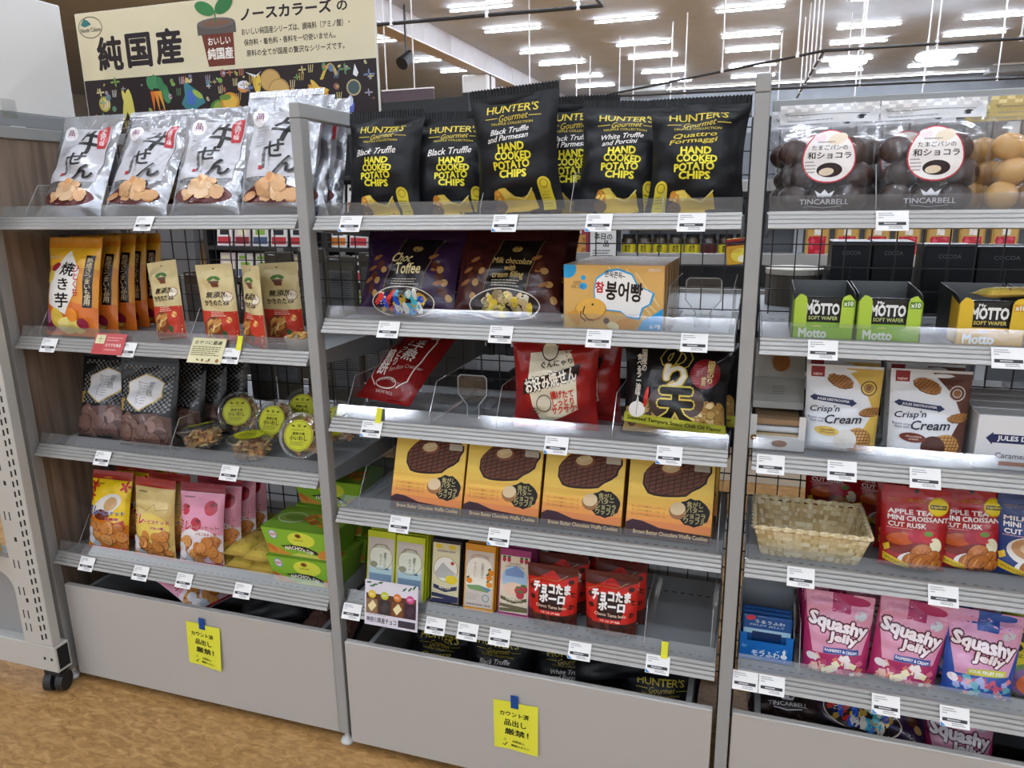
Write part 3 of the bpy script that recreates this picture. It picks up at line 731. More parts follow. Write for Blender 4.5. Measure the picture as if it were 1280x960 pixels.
d_gyu('gyu', 3); d_gyu('gyu_b', 11)
# --- baked sweet potato bag
A = Art(0.175, 0.243); r = RG(5)
A.poly([(-0.5, 0.0), (0.5, 0.0), (0.5, 0.3), (-0.5, 0.45)], 'e0762a').poly([(-0.5, 0.75), (0.5, 0.7), (0.5, 0.93), (-0.5, 0.93)], 'f0b82e')
A.poly([(-0.02, 0.9), (0.24, 0.7), (0.2, 0.48), (-0.02, 0.22), (-0.36, 0.33), (-0.36, 0.6), (-0.22, 0.75)], 'f4f1ea')
A.on('lettering').text('焼', 0.02, 0.70, 0.27, 0.14, '1a1414', 0.02, -0.1).text('き', -0.04, 0.54, 0.2, 0.12, '1a1414', 0.02).text('芋', -0.07, 0.37, 0.26, 0.15, '1a1414', 0.02)
A.vtext('ひとくち', 0.19, 0.58, 0.09, 0.32, 'c22a2e', 0.02).text('おいしい', -0.3, 0.83, 0.3, 0.035, 'fdf6e0', 0.01)
A.on('black_strip').rect(0.31, 0.3, 0.44, 0.85, '16110f').vtext('熟成さつまいも使用', 0.375, 0.575, 0.09, 0.5, 'ead8b0', 0.01)
A.on('potato_picture')
A.ell(-0.26, 0.72, 0.1, 0.06, 'a5283c', 0.5).ell(-0.36, 0.62, 0.12, 0.09, 'f2d25c', 0.3)
A.ell(-0.36, 0.13, 0.16, 0.12, '8d2448', 0.4).ell(-0.42, 0.2, 0.1, 0.1, 'c06a9a').ell(-0.2, 0.18, 0.13, 0.15, 'edc851', 0.2).ell(-0.02, 0.11, 0.18, 0.12, 'f7e48d', 0.2).ell(0.16, 0.1, 0.14, 0.1, 'f5dc74').ell(0.27, 0.13, 0.09, 0.08, '9c2442').ell(0.12, 0.22, 0.1, 0.1, 'f0902e')
bagset('imo', 0.175, 0.243, 0.028, 'pillow', 'e79a2c', 'gloss', A, 5, 0.06, 'e0a030', wr=1.3)
A = Art(0.175, 0.243)
A.on('black_strip').rect(-0.1, 0.3, 0.08, 0.85, '16110f').vtext('熟成さつまいも', -0.01, 0.575, 0.12, 0.5, 'c8b080', 0.01)
bagset('imo_b', 0.175, 0.243, 0.02, 'pillow', 'b8641c', 'gloss', A, 6, 0.06, 'a85818', wr=1.6)
# --- cream and red rice-seed pouch
r = RG(8); A = Art(0.104, 0.191)
A.on('red_panel').poly([(-0.5, 0.0), (0.5, 0.0), (0.5, 0.42), (-0.5, 0.44)], 'c33a28')
A.on('snack_picture').ell(-0.08, 0.22, 0.27, 0.27, '7c3a1c', 0, 20)
for i in range(16): A.ell(r.uniform(-0.26, 0.1), r.uniform(0.12, 0.32), 0.11, 0.032, r.choice(['d9a860', 'c48a45', 'e0bc7c', 'b87836']), r.uniform(0.3, 1.6), 10)
A.ell(0.22, 0.14, 0.06, 0.09, '2f5a2c', 0.4).ell(0.34, 0.32, 0.06, 0.07, 'e6b968')
A.on('lettering').text('無添加', 0.03, 0.63, 0.55, 0.075, '2b1d14', 0.02).text('かきのたね', 0.03, 0.535, 0.7, 0.07, '2b1d14', 0.02)
A.lines(-0.15, 0.35, 0.36, 0.43, 3, 'f0dcc8', r)
A.on('round_badge').ell(0.33, 0.60, 0.125, 0.12, 'efe6d0').ring(0.33, 0.60, 0.125, 0.12, 0.014, '7a3030').text('アーモンド', 0.33, 0.60, 0.19, 0.02, '7a3030')
A.on('pot_logo').poly([(-0.09, 0.72), (0.08, 0.72), (0.1, 0.78), (-0.11, 0.78)], '7a4a34').rect(-0.13, 0.775, 0.12, 0.8, '6a5a50').ell(-0.07, 0.83, 0.09, 0.04, '4a7a3a', 0.4).ell(0.07, 0.83, 0.09, 0.04, '4a7a3a', -0.4)
A.on('hang_hole').ell(-0.02, 0.955, 0.035, 0.035, '0d0d0d', 0, 12)
bagset('kaki', 0.104, 0.191, 0.024, 'pouch', 'd8c896', 'satin', A, 8, 0.12, wr=1.5)
# --- black checkered bag with white hexagon
def d_blk():
    r = RG(9); A = Art(0.18, 0.225)
    T = []
    A.on('checker_print')
    for j in range(20):
        for i in range(22):
            if (i+j) % 2 == 0:
                x, y = -0.44+i*0.04, 0.42+j*0.0265
                a, b = x*0.18, y*0.225
                T += [[(a, b), (a+0.0066, b), (a+0.0066, b+0.0055)], [(a, b), (a+0.0066, b+0.0055), (a, b+0.0055)]]
    A._put(T, '77787a')
    A.on('snack_window').poly([(-0.47, 0.03), (0.47, 0.03), (0.46, 0.36), (0.2, 0.41), (-0.46, 0.36)], '5e4640')
    A.scatter(-0.38, 0.06, 0.36, 0.32, 30, 0.07, 0.14, ['6d5048', '7d5e55', '5a423c', '8a6c64'], r, '4a3430', 0.7)
    A.on('hexagon_label').poly([(0.0, 0.86), (0.31, 0.76), (0.31, 0.6), (0.2, 0.54), (-0.05, 0.42), (-0.32, 0.55), (-0.32, 0.75)], 'c0a860')
    A.poly([(0.0, 0.845), (0.295, 0.755), (0.295, 0.61), (0.19, 0.555), (-0.05, 0.435), (-0.305, 0.56), (-0.305, 0.745)], 'dfe0e2')
    A.on('lettering').vtext('黒糖', 0.1, 0.68, 0.12, 0.16, '6c6e72').vtext('かりんとう', -0.1, 0.64, 0.09, 0.26, '7c7e82').lines(-0.05, 0.05, 0.5, 0.76, 8, 'a8aaae', r)
    A.on('gold_seal').rect(-0.46, 0.42, -0.36, 0.56, 'b08c40')
    bagset('blk', 0.18, 0.225, 0.03, 'sack', '17171a', 'gloss', A, 9, 0.07, '1b1b1e', wr=1.8)
d_blk()
# --- biscuit bags
def d_biscuit(key, seed, bg, top, col, style):
    r = RG(seed); A = Art(0.135, 0.206)
    if style == 'yellow':
        A.poly([(-0.5, 0.45), (0.5, 0.3), (0.5, 0.95), (-0.5, 0.95)], 'f3cf1e').poly([(-0.5, 0.0), (0.5, 0.0), (0.5, 0.35), (-0.5, 0.5)], 'e2821e')
        for x, y, s in ((-0.36, 0.85, 0.12), (-0.42, 0.72, 0.1), (0.4, 0.86, 0.1), (0.3, 0.3, 0.1), (-0.42, 0.46, 0.1)):
            for k in range(5): A.ell(x+0.06*math.cos(k*1.25), y+0.04*math.sin(k*1.25), s*0.7, s*0.28, 'c2281e', k*1.25, 8)
        A.ell(0.02, 0.6, 0.38, 0.2, 'e9e4dc', 0.5).ell(0.14, 0.63, 0.16, 0.13, 'c9a06a', 0.5).ell(-0.05, 0.48, 0.2, 0.11, '6a2a18').poly([(0.2, 0.2), (0.46, 0.3), (0.44, 0.42), (0.1, 0.34)], 'c2281e')
    elif style == 'gold':
        A.poly([(-0.5, 0.55), (0.5, 0.6), (0.5, 0.93), (-0.5, 0.93)], 'd8c07e').ell(0.0, 0.42, 0.45, 0.3, 'e8cc62').poly([(-0.5, 0), (0.5, 0), (0.5, 0.12), (-0.5, 0.12)], 'c4a060')
        A.line([(-0.45, 0.66), (-0.3, 0.7), (-0.1, 0.64), (0.1, 0.74), (0.15, 0.66), (0.4, 0.68)], 0.012, 'a08850').ell(0.26, 0.16, 0.18, 0.15, 'd8d890').ring(0.26, 0.16, 0.18, 0.15, 0.01, 'a8a860')
    else:
        A.poly([(-0.5, 0.42), (0.5, 0.42), (0.5, 0.93), (-0.5, 0.93)], 'e29ab4').ell(0.0, 0.3, 0.47, 0.3, 'ece6e8').poly([(-0.5, 0.1), (0.5, 0.1), (0.5, 0.4), (-0.5, 0.4)], 'e6dce0')
        for x, y, s in ((-0.32, 0.72, 0.1), (0.27, 0.76, 0.13), (-0.02, 0.55, 0.12)): A.ell(x, y, s, s*1.1, 'b8243a', 0.5).ell(x+0.04, y+0.04, s*0.6, s*0.3, '7a1a2a')
    A.on('biscuit_picture').scatter(-0.4, 0.05, 0.4, 0.34, 17, 0.10, 0.14, ['d08a48', 'c47a3a', 'd99a58'], r, '8a4a20', 0.8, 'a86830')
    A.ell(-0.36, 0.13, 0.1, 0.1, 'e8e8ec').ell(-0.36, 0.24, 0.09, 0.1, 'dedee4').ell(-0.24, 0.07, 0.09, 0.08, 'c2ccd8')
    A.on('lettering').text('ミレ', -0.29, 0.53, 0.34, 0.115, col, 0.04, 0, 0.1, edge='f6f2ea', edgew=0.03).text('ービスケット', 0.17, 0.51, 0.56, 0.055, col, 0.03, edge='f6f2ea', edgew=0.03)
    A.text({'yellow': '黒糖味', 'gold': 'バター味', 'pink': 'いちごみるく味'}[style], 0.2, 0.43, 0.42 if style == 'pink' else 0.3, 0.04, 'b02a20', 0.03, edge='f6f2ea', edgew=0.04).text('nomura', -0.25, 0.88, 0.22, 0.018, '3a2a1a', 0.02)
    A.on('top_band').rect(-0.5, 0.94, 0.5, 1.0, top).on('bottom_band').rect(-0.5, 0.0, 0.5, 0.035, top)
    bagset(key, 0.135, 0.206, 0.026, 'pillow', bg, 'gloss', A, seed, 0.055, top, wr=1.4)
d_biscuit('bis_y', 21, 'd98a2c', 'a8352a', '1f3f9a', 'yellow'); d_biscuit('bis_g', 22, 'd6b870', 'a8352a', 'c23422', 'gold'); d_biscuit('bis_p', 23, 'e0c0cc', '8e2a38', 'b82438', 'pink')
# --- black chip bags
def d_chip(key, seed, sub, subcol, badge_x, hh=0.212):
    r = RG(seed); A = Art(0.184, hh)
    A.on('lettering').text("HUNTER'S", 0, 0.86, 0.6, 0.07, 'd9c544', 0.012, spacing=0.95).text('Gourmet', 0.02, 0.785, 0.34, 0.055, 'cfba42', 0.005, 0.06, 0.35)
    A.line([(-0.32, 0.785), (-0.17, 0.785)], 0.008, 'cfba42').line([(0.2, 0.785), (0.34, 0.785)], 0.008, 'cfba42').text('TRUFFLE COLLECTION', 0, 0.735, 0.5, 0.02, 'cfba42', 0.01)
    n = sub.count('\n')+1
    A.on('flavour_lettering').text(sub, -0.03, 0.645 if n == 2 else 0.63, 0.56 if n == 1 else 0.5, 0.065*n if n == 1 else 0.105, subcol, 0.012, 0.06, 0.35, line=0.85)
    A.on('yellow_lettering')
    for i, (tx, w2, y) in enumerate((('HAND', 0.32, 0.535), ('COOKED', 0.43, 0.463), ('POTATO', 0.43, 0.391), ('CHIPS', 0.33, 0.319))):
        A.text(tx, 0.0+0.015*math.sin(i*2), y, w2, 0.062, 'ece03a', 0.04, 0.02*(-1)**i)
    A.on('chip_picture').poly([(-0.24, 0.0), (-0.27, 0.1), (-0.25, 0.16), (-0.19, 0.2), (-0.12, 0.205), (-0.07, 0.17), (-0.02, 0.13), (0.06, 0.12), (0.14, 0.14), (0.19, 0.18), (0.2, 0.14), (0.2, 0.08), (0.22, 0.02), (0.1, 0.0)], 'e0bb3e')
    A.poly([(-0.2, 0.19), (-0.1, 0.2), (-0.05, 0.13), (-0.16, 0.1), (-0.25, 0.12)], 'efd264').ell(-0.2, 0.13, 0.05, 0.08, 'd08a30', 0.4).line([(-0.05, 0.13), (0.08, 0.1), (0.2, 0.19)], 0.012, 'f5e48a')
    A.ell(-0.28, 0.04, 0.13, 0.09, '2c2c38').ell(-0.2, 0.05, 0.07, 0.06, '6a5238')
    A.on('gold_badge').poly([(badge_x-0.07, 0.0), (badge_x+0.07, 0.0), (badge_x+0.07, 0.22), (badge_x-0.07, 0.22)], 'd8c136').ell(badge_x, 0.22, 0.07, 0.07, 'd8c136').ring(badge_x, 0.22, 0.045, 0.045, 0.008, '7a6a1c', 16).lines(badge_x-0.055, badge_x+0.05, 0.02, 0.16, 6, '8a781e', r)
    bagset(key, 0.184, hh, 0.04, 'pillow', '131418', 'satin', A, seed, 0.07, '0b0b0d', wr=2.4, shrink=0.11)
d_chip('chip_a', 31, 'Black Truffle', 'eeeae4', 0.32); d_chip('chip_b', 32, 'Black Truffle', 'eeeae4', 0.30, 0.207)
d_chip('chip_c', 33, 'Black Truffle\nand Parmesan', 'eeeae4', 0.34, 0.228); d_chip('chip_d', 34, 'White Truffle\nand Porcini', 'eeeae4', 0.34); d_chip('chip_e', 35, 'Quattro\nFormaggi', 'd9c544', -0.36, 0.205)
# --- toffee and chocolate bags
def d_toffee(key, seed, bg, dark, txt):
    r = RG(seed); A = Art(0.24, 0.185)
    A.on('dark_panel').poly([(-0.2, 0.3), (0.2, 0.3), (0.3, 0.95), (-0.08, 0.95)], dark)
    A.line([(-0.2, 0.3), (-0.08, 0.95)], 0.006, '8a7448').line([(0.2, 0.3), (0.3, 0.95)], 0.006, '8a7448')
    A.on('nut_picture')
    for x, y in ((-0.34, 0.45), (-0.28, 0.58), (-0.36, 0.3), (0.36, 0.45), (0.31, 0.6), (0.4, 0.28)):
        A.ell(x, y, 0.05, 0.04, '4a2418', r.uniform(0, 3)).ell(x+0.05, y-0.06, 0.035, 0.03, 'a9834e', r.uniform(0, 3)).ell(x-0.04, y+0.1, 0.05, 0.02, '8a5a30', 0.4)
    A.on('sweet_window').ell(0, 0.15, 0.33, 0.13, 'd8d0c0', 0, 30).ell(0, 0.15, 0.32, 0.12, '2a2020', 0, 30)
    cols = ['d83a30', '2a5ad0', 'e0c040', '3a9ad8', 'e8e4d8', '1a1a60', 'c8a040', '4ac0d0'] if key == 'toffee' else ['c8b080', 'e0c040', 'd8d0b8', 'a89060', 'e8d870', '8a7850']
    for i in range(44):
        a, q = r.uniform(0, 6.28), math.sqrt(r.uniform(0, 1))
        A.ell(0.27*q*math.cos(a), 0.15+0.10*q*math.sin(a), r.uniform(0.03, 0.055), r.uniform(0.024, 0.036), r.choice(cols), r.uniform(0, 3), 7)
    A.on('lettering')
    if key == 'toffee': A.text('Choc', -0.05, 0.68, 0.2, 0.13, 'd8c890', 0.02, 0, 0.15).text('Toffee', 0.04, 0.535, 0.28, 0.13, 'd8c890', 0.02, 0, 0.15)
    else: A.text('Milk chocolate\nwith\ncream filling', 0.04, 0.55, 0.36, 0.27, 'c8ac68', 0.005, 0, 0.2, line=0.8)
    A.lines(-0.12, 0.18, 0.33, 0.42, 3, 'b8b0a0', r).ell(0.08, 0.8, 0.05, 0.03, 'a88c50')
    bagset(key, 0.24, 0.185, 0.035, 'pillow', bg, 'gloss', A, seed, 0.06, bg, wr=1.8)
d_toffee('toffee', 41, '2c1738', '110c16', ''); d_toffee('creamy', 42, '3a1414', '100c0a', '')
# --- fish-shaped bread carton
A = Art(0.198, 0.127); r = RG(50)
A.rect(-0.495, 0.005, 0.495, 0.995, 'dbae64')
for k in range(4): A.line([(-0.05+k*0.09+0.08*i, 0.98-0.17*i+0.03*math.sin(i*3.1+k)-k*0.03) for i in range(6) if -0.05+k*0.09+0.08*i < 0.49], 0.02, 'e6c68a')
A.ell(-0.46, 0.93, 0.09, 0.09, '2fa0d8', 0, 18).ell(-0.3, 0.8, 0.025, 0.025, '2fa0d8').ell(-0.3, 0.67, 0.04, 0.035, '2fa0d8')
A.poly([(0.25, 0.005), (0.495, 0.005), (0.495, 0.36), (0.4, 0.25), (0.3, 0.16)], '2fa0d8')
P = [(-0.18, 0.62), (-0.16, 0.78), (-0.05, 0.9), (0.05, 0.92), (0.18, 0.85), (0.24, 0.68), (0.34, 0.62), (0.39, 0.58), (0.36, 0.42), (0.29, 0.36), (0.26, 0.2), (0.15, 0.22), (0.08, 0.3), (-0.08, 0.32), (-0.17, 0.42)]
A.poly([(x*1.06-0.002, (y-0.55)*1.08+0.55) for x, y in P], '2fa0d8').poly(P, 'f3f1ec')
A.on('fish_picture').ell(-0.22, 0.31, 0.16, 0.115, 'c8862c', 0.12).ell(-0.22, 0.325, 0.15, 0.105, 'eab452', 0.12).poly([(-0.36, 0.3), (-0.46, 0.25), (-0.43, 0.15), (-0.34, 0.03), (-0.32, 0.2)], 'd99a3a').ell(-0.2, 0.39, 0.012, 0.012, '3a2010', 0, 8)
A.line([(-0.28, 0.36), (-0.3, 0.25), (-0.25, 0.16), (-0.19, 0.14)], 0.012, '5a3010').line([(-0.32, 0.28), (-0.32, 0.2), (-0.27, 0.12)], 0.012, '5a3010').ell(-0.06, 0.14, 0.03, 0.03, '4a2a2a').ell(0.14, 0.09, 0.12, 0.06, 'd9952f', 0.1).ell(0.01, 0.06, 0.06, 0.04, 'efe0b0', -0.3)
A.on('lettering').text('붕어빵', 0.11, 0.60, 0.36, 0.28, '2a1a16', 0.03, -0.06).text('참', -0.13, 0.66, 0.08, 0.16, 'c22a2a', 0.04).text('쫀득쫀득~', 0.02, 0.85, 0.2, 0.09, '2a1a16', 0.02, -0.1).text('ORION', 0.4, 0.93, 0.12, 0.04, 'f3efe2', 0.02).text('달콤한\n바로 그 맛', -0.36, 0.69, 0.12, 0.12, '4a2a1a').text('6개', 0.42, 0.07, 0.1, 0.07, 'eef4f6', 0.02)
boxset('fish', 0.198, 0.127, 0.036, 'c9a06a', A, side='b48a54')
# --- dark red curry cracker bag
A = Art(0.17, 0.25); r = RG(61)
A.on('white_frame').line([(-0.35, 0.2), (-0.38, 0.7), (-0.28, 0.85), (0.28, 0.85), (0.38, 0.7), (0.35, 0.2)], 0.016, 'e4d8d0').line([(-0.35, 0.2), (-0.2, 0.12)], 0.014, 'e4d8d0').line([(0.35, 0.2), (0.2, 0.12)], 0.014, 'e4d8d0')
A.on('lettering').vtext('半熟', 0.16, 0.55, 0.19, 0.3, 'efe6e0', 0.02).vtext('煎餅', -0.17, 0.36, 0.19, 0.27, 'efe6e0', 0.02).vtext('しっとり', 0.0, 0.5, 0.08, 0.35, 'efe6e0', 0.01).text('Sen-Rice Cracker', 0.2, 0.33, 0.5, 0.04, 'd8b8b0', 0.0, 0.3, 0.3)
A.ring(0, 0.15, 0.2, 0.08, 0.012, 'e4d8d0').text('KASHICHO', 0, 0.19, 0.34, 0.03, 'e4d8d0', 0.01, arch=0.1).text('SNOW RICE', 0, 0.075, 0.3, 0.02, 'e0c8c0').text('20', 0.3, 0.76, 0.12, 0.05, 'efe6e0', 0.03).rect(0.2, 0.93, 0.42, 0.96, '9a8480')
bagset('curry', 0.17, 0.25, 0.04, 'pillow', '7d1717', 'gloss', A, 61, 0.05, '701414', wr=2.2)
# --- okonomiyaki cracker bag
A = Art(0.185, 0.195); r = RG(62)
A.on('cream_patch').poly([(-0.3, 0.55), (-0.28, 0.85), (0.2, 0.9), (0.28, 0.6), (0.3, 0.28), (0.0, 0.14), (-0.14, 0.1), (-0.24, 0.3)], 'd9d2ba').ell(-0.05, 0.88, 0.1, 0.1, 'd9d2ba').ring(-0.05, 0.88, 0.1, 0.1, 0.012, '3a2018')
A.poly([(-0.36, 0.42), (0.3, 0.64), (0.31, 0.76), (-0.36, 0.57)], '2a1a16')
A.on('lettering').text('お好み焼せん', -0.03, 0.595, 0.62, 0.15, 'efe8d8', 0.03, 0.28, edge='2a1a16', edgew=0.05).text('ぐんにゃり', 0.04, 0.77, 0.36, 0.06, '2a1a16', 0.02, 0.15).text('揚げたて\nしっとり\nサクサク!', 0.13, 0.37, 0.3, 0.25, 'c22a20', 0.03, 0.15, line=0.9)
A.ell(-0.1, 0.34, 0.09, 0.1, 'c9c2aa').ring(-0.1, 0.34, 0.09, 0.1, 0.01, '3a2018').lines(-0.26, -0.16, 0.2, 0.3, 3, '5a4a40', r)
bagset('okono', 0.185, 0.195, 0.045, 'pillow', '961d1b', 'gloss', A, 62, 0.07, '8a1a18', wr=2.4)
# --- nori tempura bag
A = Art(0.215, 0.185); r = RG(63)
A.on('snack_picture').poly([(-0.48, 0.03), (0.48, 0.03), (0.48, 0.35), (0.2, 0.42), (-0.02, 0.62), (-0.18, 0.5), (-0.3, 0.33), (-0.48, 0.3)], 'a8874e')
A.scatter(0.02, 0.15, 0.45, 0.38, 60, 0.02, 0.045, ['d9bd80', 'c8a460', 'e6d09a', 'b08848'], r, '7a5a2c', 0.6)
A.scatter(-0.45, 0.15, -0.05, 0.32, 26, 0.025, 0.06, ['4a3a34', '5a4a3a', '6a5040', 'b89860'], r, '2a201c', 0.6).ell(-0.12, 0.36, 0.12, 0.14, '4a3c3a', 0.5).ell(0.17, 0.38, 0.12, 0.13, '51403c', -0.4)
A.on('big_lettering').text('の', 0.0, 0.86, 0.26, 0.22, '16161a', 0.05, edge='c9b050', edgew=0.035).text('り', 0.0, 0.66, 0.2, 0.24, 'ece8da', 0.03, edge='d9b838', edgew=0.04).text('天', 0.02, 0.33, 0.33, 0.38, '141416', 0.05, edge='e6d060', edgew=0.04)
A.on('lettering').vtext('国産の', -0.31, 0.82, 0.05, 0.24, 'ece8da', 0.03).vtext('食べるラー油味', -0.36, 0.66, 0.055, 0.46, 'ece8da', 0.03, -0.02)
A.on('yellow_band').poly([(-0.49, 0.14), (0.49, 0.03), (0.49, 0.16), (-0.49, 0.245)], 'b9b83e')
A.on('band_lettering').text('Seaweed Tempura Snack Chili Oil Flavor', 0, 0.145, 0.9, 0.055, '161a10', 0.02, -0.07)
A.on('red_circle').ell(0.28, 0.70, 0.14, 0.14, '8e1f28').vtext('国産のり', 0.33, 0.72, 0.06, 0.24, 'e6d48a', 0.03).vtext('使用', 0.27, 0.62, 0.045, 0.1, 'e6d48a', 0.02).lines(0.17, 0.24, 0.58, 0.8, 8, 'b86068', r)
A.on('garlic_picture').ell(-0.36, 0.28, 0.085, 0.075, 'e9e6e0').poly([(-0.38, 0.33), (-0.34, 0.33), (-0.355, 0.45)], 'e9e6e0').line([(-0.36, 0.4), (-0.36, 0.22)], 0.006, '8a8478').ell(-0.27, 0.42, 0.02, 0.1, 'c22a24', -0.15)
bagset('nori', 0.215, 0.185, 0.035, 'pillow', '141417', 'gloss', A, 63, 0.05, '1a1a1d', wr=1.8)
# --- chocolate waffle cartons
A = Art(0.176, 0.182); r = RG(70)
g = ['e08a50', 'e89c50', 'efb254', 'f3c45a', 'f5cd5e', 'f5d262', 'f2d162', 'eecd5e', 'e6c65a', 'dcbd52']
for i in range(10): A.rect(-0.495, 0.1+i*0.0895, 0.495, 0.1+(i+1)*0.0895, g[i])
A.on('waffle_picture').waffle(0.05, 0.735, 0.39, 0.235, 0.33, '6a3a22', '3a1a0e', r, 5, '2c140d').ell(0.0, 0.8, 0.13, 0.075, '7a4424', 0.1).ell(-0.01, 0.815, 0.105, 0.06, 'cdb487', 0.15).poly([(-0.1, 0.84), (0.05, 0.88), (0.09, 0.84), (-0.05, 0.79)], 'dcc9a0')
A.on('black_blob').poly([(0.28+0.19*(1+0.06*math.sin(i*2.7))*math.cos(i*0.3), 0.33+0.155*(1+0.06*math.cos(i*3.1))*math.sin(i*0.3)) for i in range(21)], '1c1512').ell(0.1, 0.33, 0.1, 0.095, '9a6a44').ell(0.1, 0.36, 0.09, 0.075, 'dcc49c', 0.3)
A.on('lettering').text('焦がし\nバター\nショコラ\nワッフル', 0.3, 0.33, 0.25, 0.25, 'c0b478', 0.015, line=0.85)
for k in range(3): A.text('たっぷりの焦がしバターと', -0.24, 0.34-k*0.045, 0.4, 0.026, '8a5a20', 0.008, -0.02)
A.on('dark_wave').poly([(-0.495, 0.005), (0.495, 0.005), (0.495, 0.09), (0.2, 0.1), (-0.1, 0.12), (-0.3, 0.18), (-0.42, 0.19), (-0.495, 0.15)], '3c1f2c').text('Brown Butter Chocolate Waffle Cookies', 0.03, 0.055, 0.86, 0.045, 'e0c080', 0.02)
A.on('white_sticker').rect(0.26, 0.8, 0.44, 0.88, 'b9b3a4')
boxset('waffle', 0.176, 0.182, 0.03, 'c9972f', A, side='8a5a20', top='cfae50')
A = Art(0.176, 0.182)
# --- chocolate bars
def d_bar(key, seed, border, face, style):
    r = RG(seed); A = Art(0.075, 0.158)
    A.rect(-0.495, 0.003, 0.495, 0.997, border).rect(-0.46, 0.06 if style != 'lime' else 0.01, 0.46, 0.9 if style != 'dark' else 0.95, face)
    if style == 'lime':
        A.ell(0, 0.6, 0.4, 0.4, 'e4e6d2', 0, 26).rect(-0.4, 0.25, 0.4, 0.6, 'e4e6d2').rect(-0.4, 0.2, 0.4, 0.34, '7f9bb4').rect(-0.4, 0.34, 0.4, 0.44, 'b8d4d8').ell(-0.25, 0.48, 0.14, 0.1, '9a9a80')
        A.ring(0, 0.6, 0.42, 0.42, 0.02, 'b09a50').poly([(0.12, 0.41), (0.3, 0.41), (0.25, 0.45)], '5a6a8a')
        A.on('lettering').text('SHONAN GOLD\nWHITE CHOCOLATE', 0, 0.78, 0.62, 0.06, '5a5a3a', 0.01, arch=0.1).vtext('湘南ゴールド', 0.15, 0.56, 0.1, 0.24, '4a4a3a').vtext('ホワイト', 0.0, 0.56, 0.09, 0.18, '4a4a3a')
    if style == 'dark':
        A.ell(0, 0.56, 0.4, 0.4, 'f0ece2', 0, 26).ring(0, 0.56, 0.41, 0.41, 0.02, 'a89850').poly([(-0.36, 0.5), (-0.1, 0.66), (0.05, 0.6), (0.36, 0.5), (0.2, 0.42), (-0.3, 0.42)], 'b9b9b4').ell(0.22, 0.66, 0.06, 0.06, 'b0443a')
        A.ell(0.2, 0.41, 0.2, 0.14, 'e2c832').ell(-0.25, 0.9, 0.12, 0.07, 'e0c430').ell(0.2, 0.9, 0.12, 0.07, 'e0c430')
        A.poly([(-0.4, 0.32), (0, 0.27), (0.4, 0.32), (0.4, 0.26), (0, 0.21), (-0.4, 0.26)], '3a3a5a').poly([(-0.45, 0.19), (0.45, 0.16), (0.45, 0.1), (-0.45, 0.13)], '3a3a5a').poly([(-0.45, 0.1), (0.45, 0.13), (0.45, 0.07), (-0.45, 0.04)], '3a3a5a')
        A.on('lettering').text('SHONAN GOLD', 0, 0.83, 0.6, 0.03, '7a5a8a', 0.02).text('BITTER', 0, 0.265, 0.4, 0.03, 'e8e0c0', 0.02, arch=-0.1)
    if style == 'orange':
        A.ell(0, 0.62, 0.42, 0.42, 'efe9da', 0, 26).rect(-0.42, 0.36, 0.42, 0.62, 'efe9da').poly([(-0.42, 0.38), (0.0, 0.4), (0.42, 0.36), (0.3, 0.3), (-0.3, 0.32)], '7aa06a').poly([(0.05, 0.38), (0.42, 0.36), (0.3, 0.31)], '6a8aaa')
        for x, y in ((-0.32, 0.45), (0.34, 0.42), (0.38, 0.6), (0.33, 0.52)): A.ell(x, y, 0.1, 0.09, 'dd8a2c').ell(x-0.05, y+0.05, 0.06, 0.03, '4a6a34', 0.6)
        A.ring(0.23, 0.21, 0.12, 0.12, 0.03, '5a9a98', 16)
        A.on('lettering').text('ODAWARA MIKAN\nMILK CHOCOLATE', 0, 0.83, 0.6, 0.05, 'b0703a', 0.01, arch=0.1).vtext('小田原みかん', 0.1, 0.62, 0.09, 0.24, '5a4a3a').vtext('チョコレート', -0.15, 0.62, 0.08, 0.22, '7a6a5a').text('湘南県西神奈川県産', 0, 0.1, 0.8, 0.025, '5a4a3a', 0.01).lines(-0.42, 0.02, 0.16, 0.27, 5, 'a89a8a', r)
    if style == 'pink':
        A.ell(0, 0.56, 0.4, 0.42, 'a8c4e0', 0, 26).poly([(-0.3, 0.68), (0.05, 0.76), (0.3, 0.68), (0.3, 0.6), (-0.3, 0.6)], '7a94c0').ell(0, 0.42, 0.36, 0.2, 'e8c8b0')
        for x, y in ((0.15, 0.4), (0.3, 0.43), (0.2, 0.34)): A.ell(x, y, 0.13, 0.13, 'b03a4a').ell(x, y+0.05, 0.1, 0.04, '4a7a3a')
        for x in (-0.35, -0.2, 0.2, 0.35): A.ell(x, 0.84, 0.06, 0.08, 'b8384a').ell(x, 0.88, 0.06, 0.03, '3f6a38')
        A.poly([(-0.42, 0.3), (0, 0.25), (0.42, 0.3), (0.42, 0.25), (0, 0.2), (-0.42, 0.25)], '5a5a3a').poly([(-0.45, 0.19), (0.45, 0.16), (0.45, 0.11), (-0.45, 0.14)], '6a6648').poly([(-0.45, 0.12), (0.45, 0.14), (0.45, 0.09), (-0.45, 0.07)], '6a6648')
        A.on('lettering').text('STRAWBERRY\nWHITE CHOCOLATE', 0, 0.775, 0.6, 0.05, '6a4a3a', 0.01, arch=0.1).text('CHIGASAKI', 0, 0.25, 0.5, 0.028, 'efe6d0', 0.02, arch=-0.08)
        A.scatter(-0.42, 0.05, 0.42, 0.3, 20, 0.012, 0.02, ['8a7a4a', 'b03a4a'], r)
    boxset(key, 0.075, 0.158, 0.011, border, A, b=0.0006)
d_bar('bar_l', 71, 'c6cf2e', 'c9bfb6', 'lime'); d_bar('bar_d', 72, '262326', 'd8cfa8', 'dark'); d_bar('bar_o', 73, 'd6932e', 'cfc3b8', 'orange'); d_bar('bar_p', 74, '9c3a6c', 'dcd0b8', 'pink')
